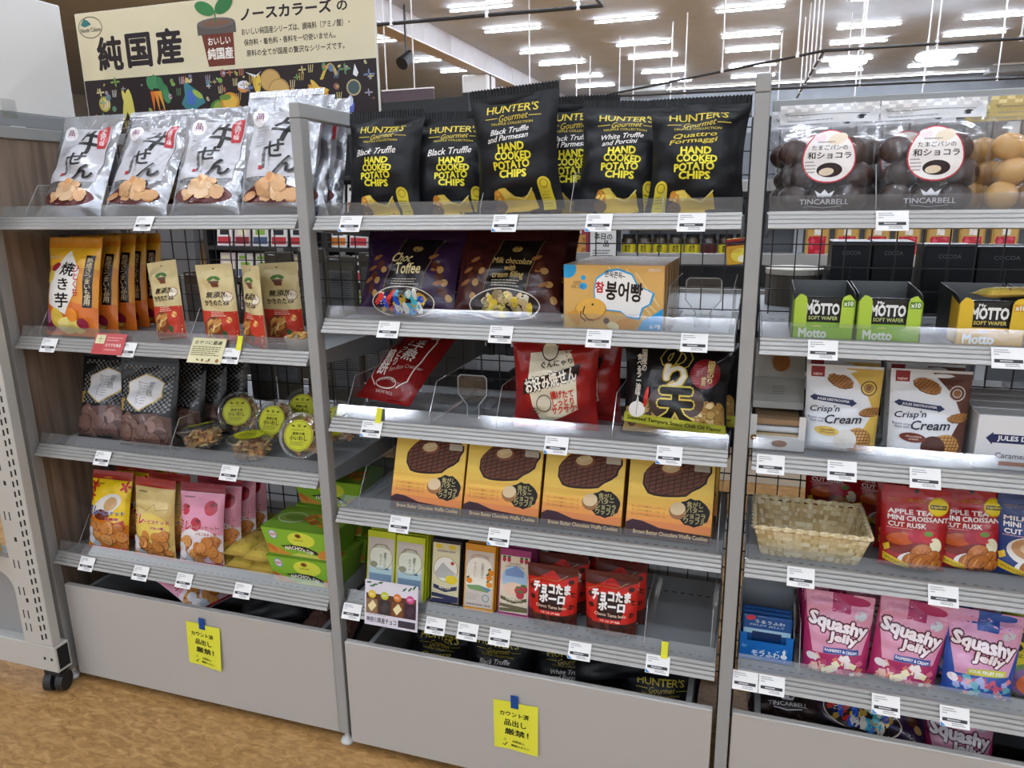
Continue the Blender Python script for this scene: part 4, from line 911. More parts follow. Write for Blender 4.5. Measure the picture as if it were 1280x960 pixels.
# --- chocolate ball pouch
A = Art(0.116, 0.148); r = RG(80)
A.poly([(-0.5, 0.28), (0.5, 0.28), (0.5, 0.88), (0.2, 0.8), (0.0, 0.92), (-0.3, 0.8), (-0.5, 0.8)], 'c4241c').poly([(-0.26, 0.3), (0.22, 0.3), (0.3, 0.7), (-0.26, 0.68)], '2c100c').line([(-0.45, 0.72), (-0.2, 0.8), (0.1, 0.78), (0.3, 0.86)], 0.012, 'b88a5a')
A.on('chocolate_ball_picture').scatter(-0.4, 0.06, 0.4, 0.27, 22, 0.05, 0.075, ['3c1c14', '4a241a', '2e140e'], r, '1c0c08', 0.9)
for x, y in ((-0.4, 0.65), (0.38, 0.78), (0.42, 0.58), (-0.38, 0.5), (0.4, 0.4)): A.ell(x, y, 0.055, 0.05, '3c1a12')
A.on('lettering').text('チョコたま', 0, 0.66, 0.74, 0.15, 'f4f0ec', 0.06).text('ボーロ', 0.02, 0.51, 0.5, 0.12, 'f4f0ec', 0.06).text('Choco Tama bolo', 0, 0.39, 0.62, 0.045, 'e8c8b0', 0.02)
A.poly([(-0.36, 0.32), (0.36, 0.34), (0.36, 0.28), (-0.36, 0.26)], 'c4241c').text('ココア味', 0, 0.3, 0.4, 0.03, 'f0e0d0', 0.02).text('モーニング', 0.25, 0.07, 0.3, 0.03, 'e8e0dc', 0.02, 0.05).text('しっとり', -0.25, 0.07, 0.3, 0.03, 'e8e0dc', 0.02, -0.05)
A.on('hang_hole').ell(0, 0.93, 0.03, 0.03, '0a0606', 0, 12)
bagset('tama', 0.116, 0.148, 0.03, 'pouch', '5a2a22', 'satin', A, 80, 0.12, wr=0.9)
# --- waffle sandwich pouches
def d_crisp(key, seed, acc, dark):
    r = RG(seed); A = Art(0.132, 0.165)
    A.on('colour_panel').poly([(0.02, 0.97), (0.5, 0.97), (0.5, 0.02), (0.2, 0.02), (0.3, 0.3), (0.42, 0.5), (0.3, 0.72)], acc)
    A.on('red_tag').poly([(-0.44, 0.98), (-0.26, 0.98), (-0.26, 0.86), (-0.44, 0.86)], '8e1f24').text('NEW', -0.35, 0.89, 0.12, 0.025, 'e8d0c8', 0.03)
    A.on('cookie_picture').waffle(-0.04, 0.83, 0.17, 0.09, -0.35, 'b98a54', '7a4a22', r, 4, '6a3e1c').waffle(0.38, 0.5, 0.15, 0.06, 0.12, 'c49a64', '8a5a2c', r, 3, '6a3e1c').waffle(0.22, 0.18, 0.19, 0.165, 0.0, 'c49658', '855526', r, 4, '6a3e1c').ell(0.06, 0.17, 0.16, 0.15, 'd9d6d0' if not dark else '4a261c', 0.4)
    A.on('round_badge').ell(0.33, 0.76, 0.105, 0.105, dark or acc).ring(0.33, 0.76, 0.105, 0.105, 0.014, '3a2a20' if not dark else 'd8cfc8').ring(0.33, 0.76, 0.06, 0.06, 0.01, '3a2a20' if not dark else 'd8cfc8').waffle(0.33, 0.76, 0.04, 0.045, 0, 'b98a54', '7a4a22', r, 2)
    A.on('navy_arrow').poly([(-0.45, 0.63), (-0.38, 0.67), (-0.38, 0.66), (0.12, 0.62), (0.12, 0.63), (0.19, 0.585), (0.11, 0.545), (0.11, 0.56), (-0.38, 0.6), (-0.38, 0.59)], '2a3358').text('JULES DESTROOPER', -0.13, 0.607, 0.44, 0.032, 'e8e8ec', 0.02, -0.08)
    A.on('lettering').text("Crisp'n", -0.24, 0.5, 0.4, 0.09, '23283c', 0.012, 0.08, 0.3).text('Cream', 0.02, 0.405, 0.5, 0.1, '23283c', 0.012, 0.05, 0.3).text('Butter crisps\nfilled with', -0.34, 0.385, 0.24, 0.06, '5a607a', 0.0, line=0.9)
    A.ell(-0.2, 0.26, 0.17, 0.065, 'd8b860' if not dark else '6a2f24', -0.05).text('vanilla\ncream' if not dark else 'chocolate\ncream', -0.19, 0.26, 0.2, 0.05, '5a4a2a' if not dark else 'd8c0b0', 0.01, line=0.9).lines(-0.45, -0.1, 0.03, 0.06, 1, '9aa0a8', r)
    bagset(key, 0.132, 0.165, 0.03, 'pouch', 'dfe3e8', 'satin', A, seed, 0.08, wr=0.9)
d_crisp('crisp_y', 90, 'cfae52', None); d_crisp('crisp_b', 91, '5e3a30', '5e3a30')
# --- white caramel carton
A = Art(0.18, 0.098); r = RG(95)
A.on('navy_arrow').poly([(-0.42, 0.58), (-0.36, 0.7), (-0.36, 0.66), (0.36, 0.66), (0.36, 0.7), (0.42, 0.58), (0.36, 0.46), (0.36, 0.5), (-0.36, 0.5), (-0.36, 0.46)], '2a3358').text('JULES DESTROOPER', 0, 0.58, 0.64, 0.11, 'e8e8ec', 0.03)
A.on('lettering').text('Caramelised waffles', -0.02, 0.27, 0.6, 0.1, '4a3a4a', 0.01).rect(-0.28, 0.08, 0.3, 0.16, '9c5a34')
boxset('caramel', 0.18, 0.098, 0.05, 'dddee0', A, top='c9cacc')
# --- croissant rusk pouches
def d_rusk(key, seed, bg, txt, sub):
    r = RG(seed); A = Art(0.118, 0.158)
    A.on('lettering').text(txt, -0.08, 0.70, 0.66, 0.05, 'f2ece8', 0.03).text('MINI CROISSANT', 0.04, 0.63, 0.9, 0.055, 'f2ece8', 0.03).text('CUT RUSK', -0.12, 0.55, 0.56, 0.055, 'f2ece8', 0.03)
    A.text('サクサクとした食感と紅茶の香り\nフルーティーで華やかな味わい', -0.12, 0.83, 0.6, 0.05, 'c8a050', 0.0, line=0.9).lines(-0.42, 0.0, 0.49, 0.515, 1, 'e0a8a0', r)
    A.on('yellow_logo').ell(0.32, 0.785, 0.15, 0.145, 'd8b420').ell(0.32, 0.785, 0.14, 0.12, 'f0d828').poly([(0.2, 0.81), (0.44, 0.81), (0.44, 0.76), (0.2, 0.76)], '2a2a20').text('Lipton', 0.32, 0.785, 0.2, 0.035, 'f0d828', 0.03)
    A.on('croissant_picture')
    if bg == 'a8161e':
        A.ell(-0.2, 0.34, 0.26, 0.18, '7a1c10', 0.1).ell(-0.2, 0.385, 0.22, 0.1, 'b8501c', 0.1).ell(0.02, 0.43, 0.13, 0.11, 'b0243a').ell(0.2, 0.44, 0.14, 0.11, 'c03040').ell(0.2, 0.47, 0.07, 0.04, '6a9a4a').ell(0.32, 0.34, 0.09, 0.12, 'ece4c0', 0.3)
    else:
        A.ell(-0.02, 0.33, 0.34, 0.22, 'e6dfd6', -0.1).ell(-0.02, 0.36, 0.28, 0.17, 'b8875a', -0.1).ell(-0.02, 0.36, 0.16, 0.09, 'd8b890', -0.1)
    A.ell(0.05, 0.16, 0.3, 0.13, 'ece6de', 0.1)
    for x, y, s in ((0.1, 0.24, 0.17), (0.28, 0.2, 0.13), (-0.05, 0.15, 0.13), (0.12, 0.13, 0.17), (0.32, 0.1, 0.12)):
        A.ell(x, y, s*1.05, s*0.85, '6a3414', 0.5).ell(x, y+0.005, s, s*0.75, 'b56a2c', 0.5).line([(x-s*0.5, y-0.03), (x-0.02, y+0.06)], 0.02, 'd99a54').line([(x-0.02, y-0.06), (x+s*0.5, y+0.04)], 0.02, '8a4a1c')
    A.on('yellow_ribbon').poly([(-0.46, 0.2), (-0.08, 0.1), (-0.06, 0.04), (-0.46, 0.11)], 'dcb82a').poly([(-0.46, 0.28), (-0.38, 0.32), (-0.36, 0.25), (-0.44, 0.21)], 'dcb82a').text('はちみつ入りです', -0.27, 0.115, 0.32, 0.03, '5a3a10', 0.01, -0.28)
    A.on('hang_hole').ell(0, 0.95, 0.035, 0.035, '0a0606', 0, 12)
    bagset(key, 0.118, 0.158, 0.03, 'pouch', bg, 'gloss', A, seed, 0.1, wr=0.7)
d_rusk('rusk_r', 100, 'a8161e', 'APPLE TEA', ''); d_rusk('rusk_b', 101, '1f3a7a', 'MILK TEA', '')
# --- jelly pouches
def d_jelly(key, seed, bg, light, stripe, band, cubes):
    r = RG(seed); A = Art(0.126, 0.17)
    A.on('pale_panel').poly([(-0.36, 0.28), (0.38, 0.32), (0.5, 0.7), (0.5, 1.0), (-0.5, 1.0), (-0.47, 0.7)], light).poly([(-0.1, 1.0), (0.2, 1.0), (0.17, 0.78), (-0.1, 0.78)], stripe)
    A.on('sweet_picture')
    for i in range(34):
        x, y = r.uniform(-0.42, 0.42), r.uniform(0.04, 0.27); s = r.uniform(0.05, 0.075); a = r.uniform(0, 1.5); c = r.choice(cubes)
        q = [(x+s*math.cos(a+k*PI/2), y+s*0.7*math.sin(a+k*PI/2)) for k in range(4)]; A.poly(q, c)
    A.ell(0.32, 0.77, 0.09, 0.07, 'c8d4dc', 0.4).ell(-0.38, 0.22, 0.07, 0.06, 'ece4ea')
    A.on('lettering').text('Squashy', 0.0, 0.62, 0.86, 0.19, 'f6ecf2', 0.05, -0.14, edge='5a1c34', edgew=0.09).text('Jelly', 0.08, 0.48, 0.42, 0.13, 'f6ecf2', 0.05, -0.12, edge='5a1c34', edgew=0.09)
    A.on('flavour_band').poly([(-0.2, 0.37), (0.33, 0.385), (0.33, 0.32), (-0.2, 0.3)], band).text('RASPBERRY & CREAM' if seed == 110 else 'SOUR FRUIT MIX', 0.06, 0.345, 0.48, 0.032, 'eef0f6', 0.03)
    bagset(key, 0.126, 0.17, 0.03, 'pouch', bg, 'gloss', A, seed, 0.07, wr=1.3)
d_jelly('jelly_p', 110, 'ad2f66', 'dd9cb8', 'a83a6a', '3a55a0', ['e8b8a8', 'f0e6c0', 'c04a70', 'e07a6a', 'ece0e0', 'd86a8a']); d_jelly('jelly_b', 111, '2c55a8', 'd9a0c4', '2c55a8', 'c8c83a', ['8ac0c8', 'e08a90', 'a8b0e0', 'c05a78', '6ab0c0', 'e0a0a8'])
# --- yellow dried fruit pouch at the edge
A = Art(0.13, 0.178); r = RG(115)
A.on('printed_picture').ell(-0.12, 0.2, 0.33, 0.28, '4a6a30', 0.4).ell(-0.12, 0.2, 0.27, 0.22, '6a4a7a', 0.4).ell(-0.1, 0.2, 0.2, 0.15, 'b85a30', 0.4).ell(-0.08, 0.22, 0.12, 0.09, 'e0c040', 0.4)
A.poly([(-0.5, 0.86), (0.5, 0.86), (0.5, 0.99), (-0.5, 0.99)], 'a0a43a')
A.on('lettering').text('SOUR', -0.1, 0.78, 0.5, 0.07, '26241a', 0.05).text('FRUIT\nDRIED', -0.05, 0.62, 0.7, 0.2, '26241a', 0.05, line=0.9).lines(-0.35, 0.3, 0.45, 0.5, 2, '26241a', r)
bagset('fruit', 0.13, 0.178, 0.03, 'pouch', 'c8bc2e', 'gloss', A, 115, 0.07, wr=0.8)
# ================================================================ tubs, trays, basket and other shaped goods
# --- round clear tub with lime label
def d_tub():
    r = RG(120); mb = MB()
    mb.lathe([(0.0, 0.0), (0.040, 0.0), (0.043, 0.004), (0.050, 0.044), (0.053, 0.046), (0.0555, 0.046)], 30); cup = mb.mesh('cup', MT['tub'], True)
    mb = MB(); mb.lathe([(0.0560, 0.0455), (0.0575, 0.047), (0.0575, 0.052), (0.054, 0.0535), (0.050, 0.052), (0.046, 0.0575), (0.0, 0.0585)], 30); lid = mb.mesh('lid', MT['tub'], True)
    mb = MB()
    for i in range(150):
        a, q, z = r.uniform(0, 6.28), math.sqrt(r.uniform(0, 1)), r.uniform(0.005, 0.040)
        rr = (0.037+0.008*z/0.04)*q
        M = Matrix.Translation((rr*math.cos(a), rr*math.sin(a), z)) @ Matrix.Rotation(r.uniform(0, 6), 4, (r.uniform(-1, 1), r.uniform(-1, 1), r.uniform(-1, 1)+1.1))
        s = r.uniform(0.006, 0.012)
        mb.box(-s, s, -s*0.5, s*0.5, -0.0012, 0.0012, r.choice(['dcb670', 'c8985a', 'e6cf9a', 'b57c46', 'd49c5e']), M=M)
    food = mb.mesh('snack_flakes', MT['food'])
    A = Art(0.076, 0.076); A.ell(0, 0.5, 0.5, 0.5, 'c3c62c', 0, 30).ring(0, 0.5, 0.47, 0.47, 0.012, '3a3a14')
    A.on('label_lettering').text('小いわし', 0, 0.42, 0.6, 0.16, '2a2a10', 0.02).text('素焼き風', 0, 0.56, 0.42, 0.09, '2a2a10', 0.01).ell(-0.2, 0.8, 0.06, 0.025, '2a2a10', -0.3).ell(0.2, 0.8, 0.06, 0.025, '2a2a10', 0.3).text('宝', 0, 0.81, 0.12, 0.1, '2a2a10').lines(-0.28, 0.3, 0.18, 0.32, 4, '6a6a20', r).lines(-0.25, 0.25, 0.66, 0.7, 1, '5a5a1a', r)
    fl = A.finish(lambda u, v: (u, -(0.0590), v-0.038), MT['card'], 0.05)
    R = Matrix.Rotation(-PI/2, 4, 'X')
    for pn, me in fl: me.transform(Matrix.Rotation(-PI/2, 4, 'X'))   # front (-y) turns up (+z)
    food['kind'] = 'stuff'
    TPL['tub'] = [('cup', cup), ('lid', lid), ('snack_flakes', food), ('round_label', fl[0][1]), ('label_lettering', fl[1][1])]
d_tub()
# --- small oval nut cup
mb = MB(); r = RG(121)
mb.lathe([(0.0, 0.0), (0.034, 0.0), (0.04, 0.03), (0.0415, 0.032)], 24, 'd8d2c4'); cup = mb.mesh('cup', MT['card'], True)
mb = MB()
for i in range(40):
    a, q = r.uniform(0, 6.28), math.sqrt(r.uniform(0, 1))*0.03
    M = Matrix.Translation((q*math.cos(a), q*math.sin(a), 0.026+r.uniform(0, 0.012))) @ Matrix.Rotation(r.uniform(0, 6), 4, 'Z') @ Matrix.Rotation(r.uniform(-0.5, 0.5), 4, 'X')
    mb.blob((0, 0, 0), (0.011, 0.0045, 0.004), 6, r.choice(['c9964a', 'b8803a', 'd8b06a']), M=M)
TPL['nutcup'] = [('cup', cup), ('nuts', mb.mesh('nuts', MT['food'], True))]
# --- clear bag of egg breads
def d_egg(key, seed, breadcols, header, labeltext):
    r = RG(seed); w, h = 0.165, 0.192
    S = gridded(bag_surface(w, h, 0.034, 'plump', seed, 0.1, 1.0, 0.03), w, h, 26, 30)
    parts = []
    for row in range(3):
        for i in range(3):
            x = (i-1)*0.047+(0.006 if row == 1 else -0.004)*(1 if i != 1 else 0)
            for y in (-0.005, 0.014):
                if y > 0 and row == 2: continue
                k = 1.0 if row < 2 else 0.9
                mb = MB(); mb.blob((0, 0, 0), (0.0255*r.uniform(0.95, 1.08), 0.0165*k, 0.0235*r.uniform(0.95, 1.1)), 18, r.choice(breadcols), M=Matrix.Translation((x+r.uniform(-0.004, 0.004), y, 0.027+row*0.040)) @ Matrix.Rotation(r.uniform(-0.5, 0.5), 4, 'Y'))
                parts.append(('egg_bread', mb.mesh('egg_bread', MT['choc'], True)))
    A = Art(w, h)
    A.on('bag_header').rect(-0.49, 0.82, 0.49, 0.99, header)
    A.on('header_print')
    for j in range(2):
        for i in range(14):
            if (i+j) % 2: A.rect(-0.49+i*0.07, 0.93+j*0.03, -0.42+i*0.07, 0.96+j*0.03, 'f4f4f4' if header[0] != 'b' else 'd8c890')
    A.line([(-0.4, 0.9), (0.4, 0.9)], 0.006, '6a6a6e').text('✂', -0.42, 0.905, 0.05, 0.03, '3a3a3e').lines(-0.42, 0.05, 0.84, 0.86, 1, '8a8a8e', r).ell(0.33, 0.87, 0.05, 0.025, '2a2a2c', 0.2)
    if labeltext:
        A.on('egg_label')
        ov = lambda k: [(0.02+0.27*k*math.cos(t)*(1-0.14*math.sin(t)), 0.5+0.245*k*math.sin(t)) for t in [2*PI*i/30 for i in range(30)]]
        A.poly(ov(1.0), 'c83a48').poly(ov(0.95), 'efeae6').ell(0.1, 0.65, 0.1, 0.06, 'e8d8c0', 0.4).ell(-0.08, 0.67, 0.06, 0.05, 'f0d8dc')
        A.ell(0.03, 0.37, 0.13, 0.075, '2a1410').ell(0.0, 0.355, 0.075, 0.04, 'e0cdb0', 0.1)
        A.on('label_lettering').text('和ショコラ', 0.02, 0.5, 0.44, 0.06, '2a1a1a', 0.02).text('たまごパンの', 0.02, 0.57, 0.36, 0.045, '2a1a1a', 0.005).lines(-0.1, 0.12, 0.61, 0.635, 1, '6a5a5a', r).lines(-0.22, -0.1, 0.34, 0.46, 4, '9a8a8a', r)
        A.on('white_print').text('TINCARBELL', 0.0, 0.09, 0.5, 0.045, 'd8d8dc', 0.01)
        A.poly([(-0.07, 0.135), (0.07, 0.135), (0.1, 0.19), (0.04, 0.16), (0.0, 0.2), (-0.04, 0.16), (-0.1, 0.19)], 'd8d8dc').line([(-0.18, 0.055), (0, 0.04), (0.18, 0.055)], 0.008, 'd8d8dc')
    parts += A.finish(S, MT['satin'])
    parts.append(('clear_bag', bag_body(S, w, h, None, MT['film'], 26, 30, 'clear_bag')))
    TPL[key] = parts
d_egg('egg_c', 130, ['3a221b', '442a20', '321c16'], 'd6d8da', True); d_egg('egg_p', 131, ['c99a54', 'd8ab64', 'be8a46'], 'b8a468', False)
# --- wafer display tray
def d_wafer(key, seed, c1, c2):
    r = RG(seed); w, h, d = 0.104, 0.088, 0.15; parts = []
    mb = MB()
    mb.box(-w/2, w/2, d-0.002, d, 0, h+0.004, '7d8083'); mb.box(-w/2, w/2, 0, d, 0, 0.002, c1)
    for s in (-1, 1):
        x = s*w/2
        mb.prism([(0, 0), (0, h*0.82), (0.012, h*0.93), (0.03, h*0.97), (d, h+0.004), (d, 0)], min(x, x-s*0.002), max(x, x-s*0.002), '2a2c28')
        xo = x+s*0.0003; mb.prism([(0.001, 0.002), (0.001, h*0.80), (d*0.35, h*0.9), (d*0.35, 0.002)], min(xo, xo-s*0.0002), max(xo, xo-s*0.0002), c1)
    mb.box(-w/2, w/2, 0.0, 0.002, 0, 0.022, c1)
    for s in (-1, 1):
        pr = [(s*w/2, 0.022), (s*w/2, 0.07)]+[(s*(w/2-0.010-0.013*math.sin(a)), 0.07+0.012*math.cos(a)*1.0) for a in [0.0, 0.5, 1.0, 1.5]]+[(s*(w/2-0.024), 0.022)]
        mb.prism(pr if s > 0 else pr[::-1], 0.0, 0.002, c2, axis='y')
    parts.append(('display_tray', mb.mesh('display_tray', MT['card'])))
    A = Art(w, 0.022); A.on('tray_lettering').text('Motto', -0.16, 0.5, 0.45, 0.75, 'eef0e4', 0.04); parts += A.finish(flatS(0.0), MT['card'], 1)
    A = Art(w, h); A.on('count_badge').rect(0.3, 0.68, 0.47, 0.82, '5a8a2c' if c1[0] != 'd' else 'd09a20').text('x10', 0.385, 0.75, 0.14, 0.09, 'eef0e4', 0.04); parts += A.finish(flatS(0.0), MT['card'], 1)
    for k in range(3):
        mb = MB(); y = 0.008+k*0.013; mb.bbox(-0.045, 0.045, y, y+0.009, 0.003, h-0.012-0.003*k, 0.002, '1f2120'); me = mb.mesh('wafer_sachet', MT['gloss']); parts.append(('wafer_sachet', me))
    A = Art(0.09, 0.072); A.on('sachet_print').rect(-0.5, 0.0, 0.5, 0.36, c1).text('My', -0.16, 0.88, 0.12, 0.1, 'f0f0ea', 0.03).text('MOTTO', -0.02, 0.70, 0.62, 0.26, 'f0f0ea', 0.05).text('SOFT WAFER', 0.0, 0.47, 0.55, 0.09, 'c8d080' if c1[0] != 'd' else 'e0c860', 0.02)
    for k in range(5): A.line([(0.26+k*0.04, 0.06), (0.34+k*0.04, 0.28), (0.3+k*0.04, 0.5)], 0.028, '3a2020').line([(0.28+k*0.04, 0.06), (0.36+k*0.04, 0.28), (0.32+k*0.04, 0.5)], 0.008, 'd8c0a0')
    A.ell(-0.1, 0.18, 0.12, 0.09, 'c8d060' if c1[0] != 'd' else 'd0d0c8').ell(-0.05, 0.16, 0.06, 0.06, '6a2a2a' if c1[0] != 'd' else 'e6e4da')
    parts += A.finish(flatS(0.0075, 0.004), MT['gloss'], 1)
    TPL[key] = parts
d_wafer('wafer_g', 140, '8fbf2e', 'b7d34a'); d_wafer('wafer_y', 141, 'd8a826', 'e6bd38')
# --- blue sachet display box
def d_blue():
    r = RG(145); w, h, d = 0.108, 0.085, 0.12; mb = MB()
    mb.box(-w/2, w/2, 0, 0.002, 0, 0.045, '1b6ab8'); mb.box(-w/2, w/2, d-0.002, d, 0, 0.13, '858b91'); mb.box(-w/2, w/2, 0, d, 0, 0.002, '1b6ab8')
    mb.box(-w/2, -w/2+0.016, 0, 0.002, 0.045, 0.062, '1b6ab8'); mb.box(w/2-0.016, w/2, 0, 0.002, 0.045, 0.062, '1b6ab8')
    for s in (-1, 1): mb.prism([(0, 0), (0, 0.06), (0.03, 0.075), (d, 0.12), (d, 0)], s*w/2-(0.002 if s > 0 else 0), s*w/2+(0.002 if s < 0 else 0), '7d8389')
    parts = [('display_tray', mb.mesh('display_tray', MT['card']))]
    for k in range(3):
        mb = MB(); y = 0.01+k*0.016; mb.bbox(-0.048, 0.048, y, y+0.011, 0.003, 0.098, 0.003, '1d4f8c'); parts.append(('sachet', mb.mesh('sachet', MT['gloss'])))
    A = Art(0.096, 0.1); A.on('sachet_print').rect(-0.48, 0.55, 0.48, 0.66, '9ac4d8').rect(-0.3, 0.3, 0.3, 0.6, '12305c').text('うるうふわ', 0.05, 0.83, 0.6, 0.07, 'c8dce8', 0.02).text('FRUIT JELLY', 0, 0.74, 0.7, 0.05, 'a8c8dc', 0.01).ell(-0.34, 0.9, 0.1, 0.06, 'c03a4a', 0.2)
    parts += A.finish(flatS(0.0095, 0.003), MT['gloss'], 1)
    A = Art(w, 0.045); A.on('tray_lettering').text('モラふわ', 0.0, 0.42, 0.5, 0.28, 'dfeaf2', 0.03).ell(0.33, 0.4, 0.06, 0.05, 'e6eef2').ell(0.33, 0.62, 0.03, 0.05, 'e6eef2').line([(-0.45, 0.15), (-0.2, 0.2), (-0.1, 0.1)], 0.01, '8ab8dc').ell(-0.4, 0.7, 0.05, 0.03, '5a98d0').scatter(-0.45, 0.1, 0.45, 0.9, 14, 0.008, 0.016, ['9ac4e4', 'd8e8f2'], r)
    parts += A.finish(flatS(0.0), MT['card'], 1)
    TPL['bluebox'] = parts
d_blue()
# --- grey and white waffle display carton
mb = MB(); w, d = 0.1, 0.16
mb.box(-w/2, w/2, 0, 0.002, 0, 0.03, 'd9d8d4'); mb.box(-w/2, -w/2+0.012, 0, 0.002, 0.03, 0.07, 'd9d8d4'); mb.box(w/2-0.012, w/2, 0, 0.002, 0.03, 0.07, 'd9d8d4'); mb.box(-w/2, w/2, 0, d, 0, 0.002, 'd9d8d4')
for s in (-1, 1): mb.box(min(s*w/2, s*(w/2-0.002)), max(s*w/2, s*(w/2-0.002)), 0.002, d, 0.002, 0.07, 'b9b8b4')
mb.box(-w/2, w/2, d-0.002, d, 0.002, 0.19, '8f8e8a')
parts = [('display_tray', mb.mesh('display_tray', MT['card']))]
mb = MB(); mb.prism([(0.05, 0.071), (0.052, 0.071), (0.118, 0.19), (0.116, 0.19)], -w/2+0.003, w/2-0.003, '97968f'); parts.append(('header_flap', mb.mesh('header_flap', MT['card'])))
for k in range(4):
    mb = MB(); mb.bbox(-0.042, 0.042, 0.006, 0.09, 0.006+k*0.014, 0.018+k*0.014, 0.004, ['c9ccd0', 'b9a07c', 'c9ccd0', '9a7a5a'][k]); parts.append(('wafer_pack', mb.mesh('wafer_pack', MT['gloss'])))
A = Art(w, 0.13); r = RG(150); A.on('header_print').text('JULES DESTROOPER', 0, 0.94, 0.8, 0.04, '2a3050', 0.02).waffle(0.02, 0.72, 0.17, 0.19, 0.3, '9c6a3e', '6a3e1c', r, 4).rect(-0.47, 0.1, 0.47, 0.48, '7e7d77').lines(-0.12, 0.12, 0.2, 0.36, 4, '55544f', r)
sl = math.atan2(0.066, 0.119)
parts += A.finish(lambda u, v: (u, 0.0495+v*math.sin(sl)-0.0, 0.0725+v*math.cos(sl)), MT['card'], 1)
A = Art(w, 0.03); A.on('tray_print').waffle(0.05, 0.5, 0.14, 0.07, 0.0, 'a8764a', '7a4a24', r, 3).waffle(-0.42, 0.8, 0.06, 0.06, 0.3, 'a8764a', '7a4a24', r, 2)
parts += A.finish(flatS(0.0), MT['card'], 1)
TPL['greybox'] = parts
# --- nacho and dip carton: tapered tray, wider at the top
def d_nacho():
    r = RG(155); w, d, h = 0.205, 0.13, 0.075; k = 0.84; mb = MB()
    vs = [(-w/2*k, 0.008, 0), (w/2*k, 0.008, 0), (w/2*k, d-0.008, 0), (-w/2*k, d-0.008, 0), (-w/2, 0, h), (w/2, 0, h), (w/2, d, h), (-w/2, d, h)]
    mb.add(vs, [(3, 2, 1, 0), (4, 5, 6, 7), (0, 1, 5, 4), (1, 2, 6, 5), (2, 3, 7, 6), (3, 0, 4, 7)], '6f9a2c'); parts = [('carton', mb.mesh('carton', MT['card']))]
    def SF(u, v): t = v/h; return (u*(k+(1-k)*t), 0.008*(1-t)+0.0003, v)
    A = Art(w, h); A.rect(-0.49, 0.03, 0.49, 0.97, '86b436').ell(0.06, 0.66, 0.2, 0.1, 'd2d84a').poly([(-0.49, 0.03), (-0.1, 0.03), (-0.3, 0.25), (-0.49, 0.4)], 'c88a3a').poly([(-0.15, 0.03), (0.49, 0.03), (0.49, 0.12), (0.0, 0.16)], 'c4c860')
    A.poly([(-0.28, 0.36), (-0.1, 0.44), (0.12, 0.43), (0.28, 0.3), (0.36, 0.14), (0.24, 0.2), (0.1, 0.26), (-0.12, 0.25)], '26261e').ell(0.4, 0.22, 0.1, 0.06, 'cf8a3c', 0.3).ell(-0.42, 0.25, 0.08, 0.03, 'c0692c', -0.6)
    A.on('lettering').text("NACHO'n DIP", 0.02, 0.325, 0.44, 0.13, 'eceada', 0.04, -0.08, arch=0.06).ell(0.02, 0.8, 0.045, 0.03, '8a5a24').ell(0.02, 0.8, 0.02, 0.012, '3a2a14').text('GURUME', 0.02, 0.64, 0.14, 0.06, '8a7a2c', 0.02)
    A.on('round_sticker').ell(-0.35, 0.75, 0.06, 0.06, '5a8ac0').ell(-0.35, 0.75, 0.05, 0.05, 'd8d0d4').text('NEW', -0.35, 0.75, 0.08, 0.08, 'c05a4a', 0.03)
    parts += A.finish(SF, MT["card"], 1.0)
    A = Art(w, d); A.on('top_print').rect(-0.49, 0.02, 0.49, 0.98, '79a034').ell(-0.24, 0.5, 0.2, 0.15, 'd8e0d0').ell(-0.24, 0.5, 0.185, 0.135, '8aa84a').ell(-0.2, 0.5, 0.14, 0.08, '6a8a34')
    for i in range(22): x, y, s = r.uniform(-0.06, 0.44), r.uniform(0.2, 0.85), 0.08; a = r.uniform(0, 6); A.poly([(x+s*math.cos(a+q*2.1), y+s*1.4*math.sin(a+q*2.1)) for q in range(3)], r.choice(['d08a30', 'c4762a', 'dc9c40', 'b8642a']))
    fl = A.finish(lambda u, v: (u, 0.0, v), MT['card'], 0.2)
    for pn, me in fl: me.transform(Matrix.Translation((0, 0, h)) @ Matrix.Rotation(-PI/2, 4, 'X')); parts.append((pn, me))
    def SR(u, v): t = v/h; return (w/2*(k+(1-k)*t)+0.0003, u+d/2, v)
    TPL['nacho'] = parts
d_nacho()
# --- golden flow-pack bar lying flat (length along y)
def d_goldpack():
    r = RG(160); w, h = 0.08, 0.24
    A = Art(w, h); A.on('printed_picture').poly([(-0.45, 0.06), (0.45, 0.06), (0.42, 0.42), (0.0, 0.47), (-0.42, 0.42)], 'dcc258').poly([(-0.4, 0.43), (0.0, 0.48), (0.4, 0.43), (0.38, 0.46), (0.0, 0.52), (-0.38, 0.46)], '8a5a24').scatter(-0.35, 0.1, 0.35, 0.4, 14, 0.02, 0.04, ['a88638', 'b8963e'], r).text('CHEESE', 0, 0.68, 0.5, 0.04, '9a7a30', 0.02).lines(-0.3, 0.3, 0.54, 0.6, 2, '9a7a30', r)
    S = gridded(bag_surface(w, h, 0.018, 'flat', 160, 0.07, 0.9, 0.05), w, h, 14, 24)
    parts = [('wrapper', bag_body(S, w, h, 'dcbc5a', MT['gold'], 14, 24, 'wrapper')), ('end_seal', crimp(w, h*0.985, h+0.004, 'c9a848', MT['gold'], 14, name='end_seal')), ('end_seal', crimp(w, h*0.015, -0.004, 'c9a848', MT['gold'], 14, name='end_seal'))]+A.finish(S, MT['gold'])
    for pn, me in parts: me.transform(Matrix.Translation((0, 0, 0.011)) @ Matrix.Rotation(-PI/2, 4, 'X'))
    TPL['goldpack'] = parts
d_goldpack()
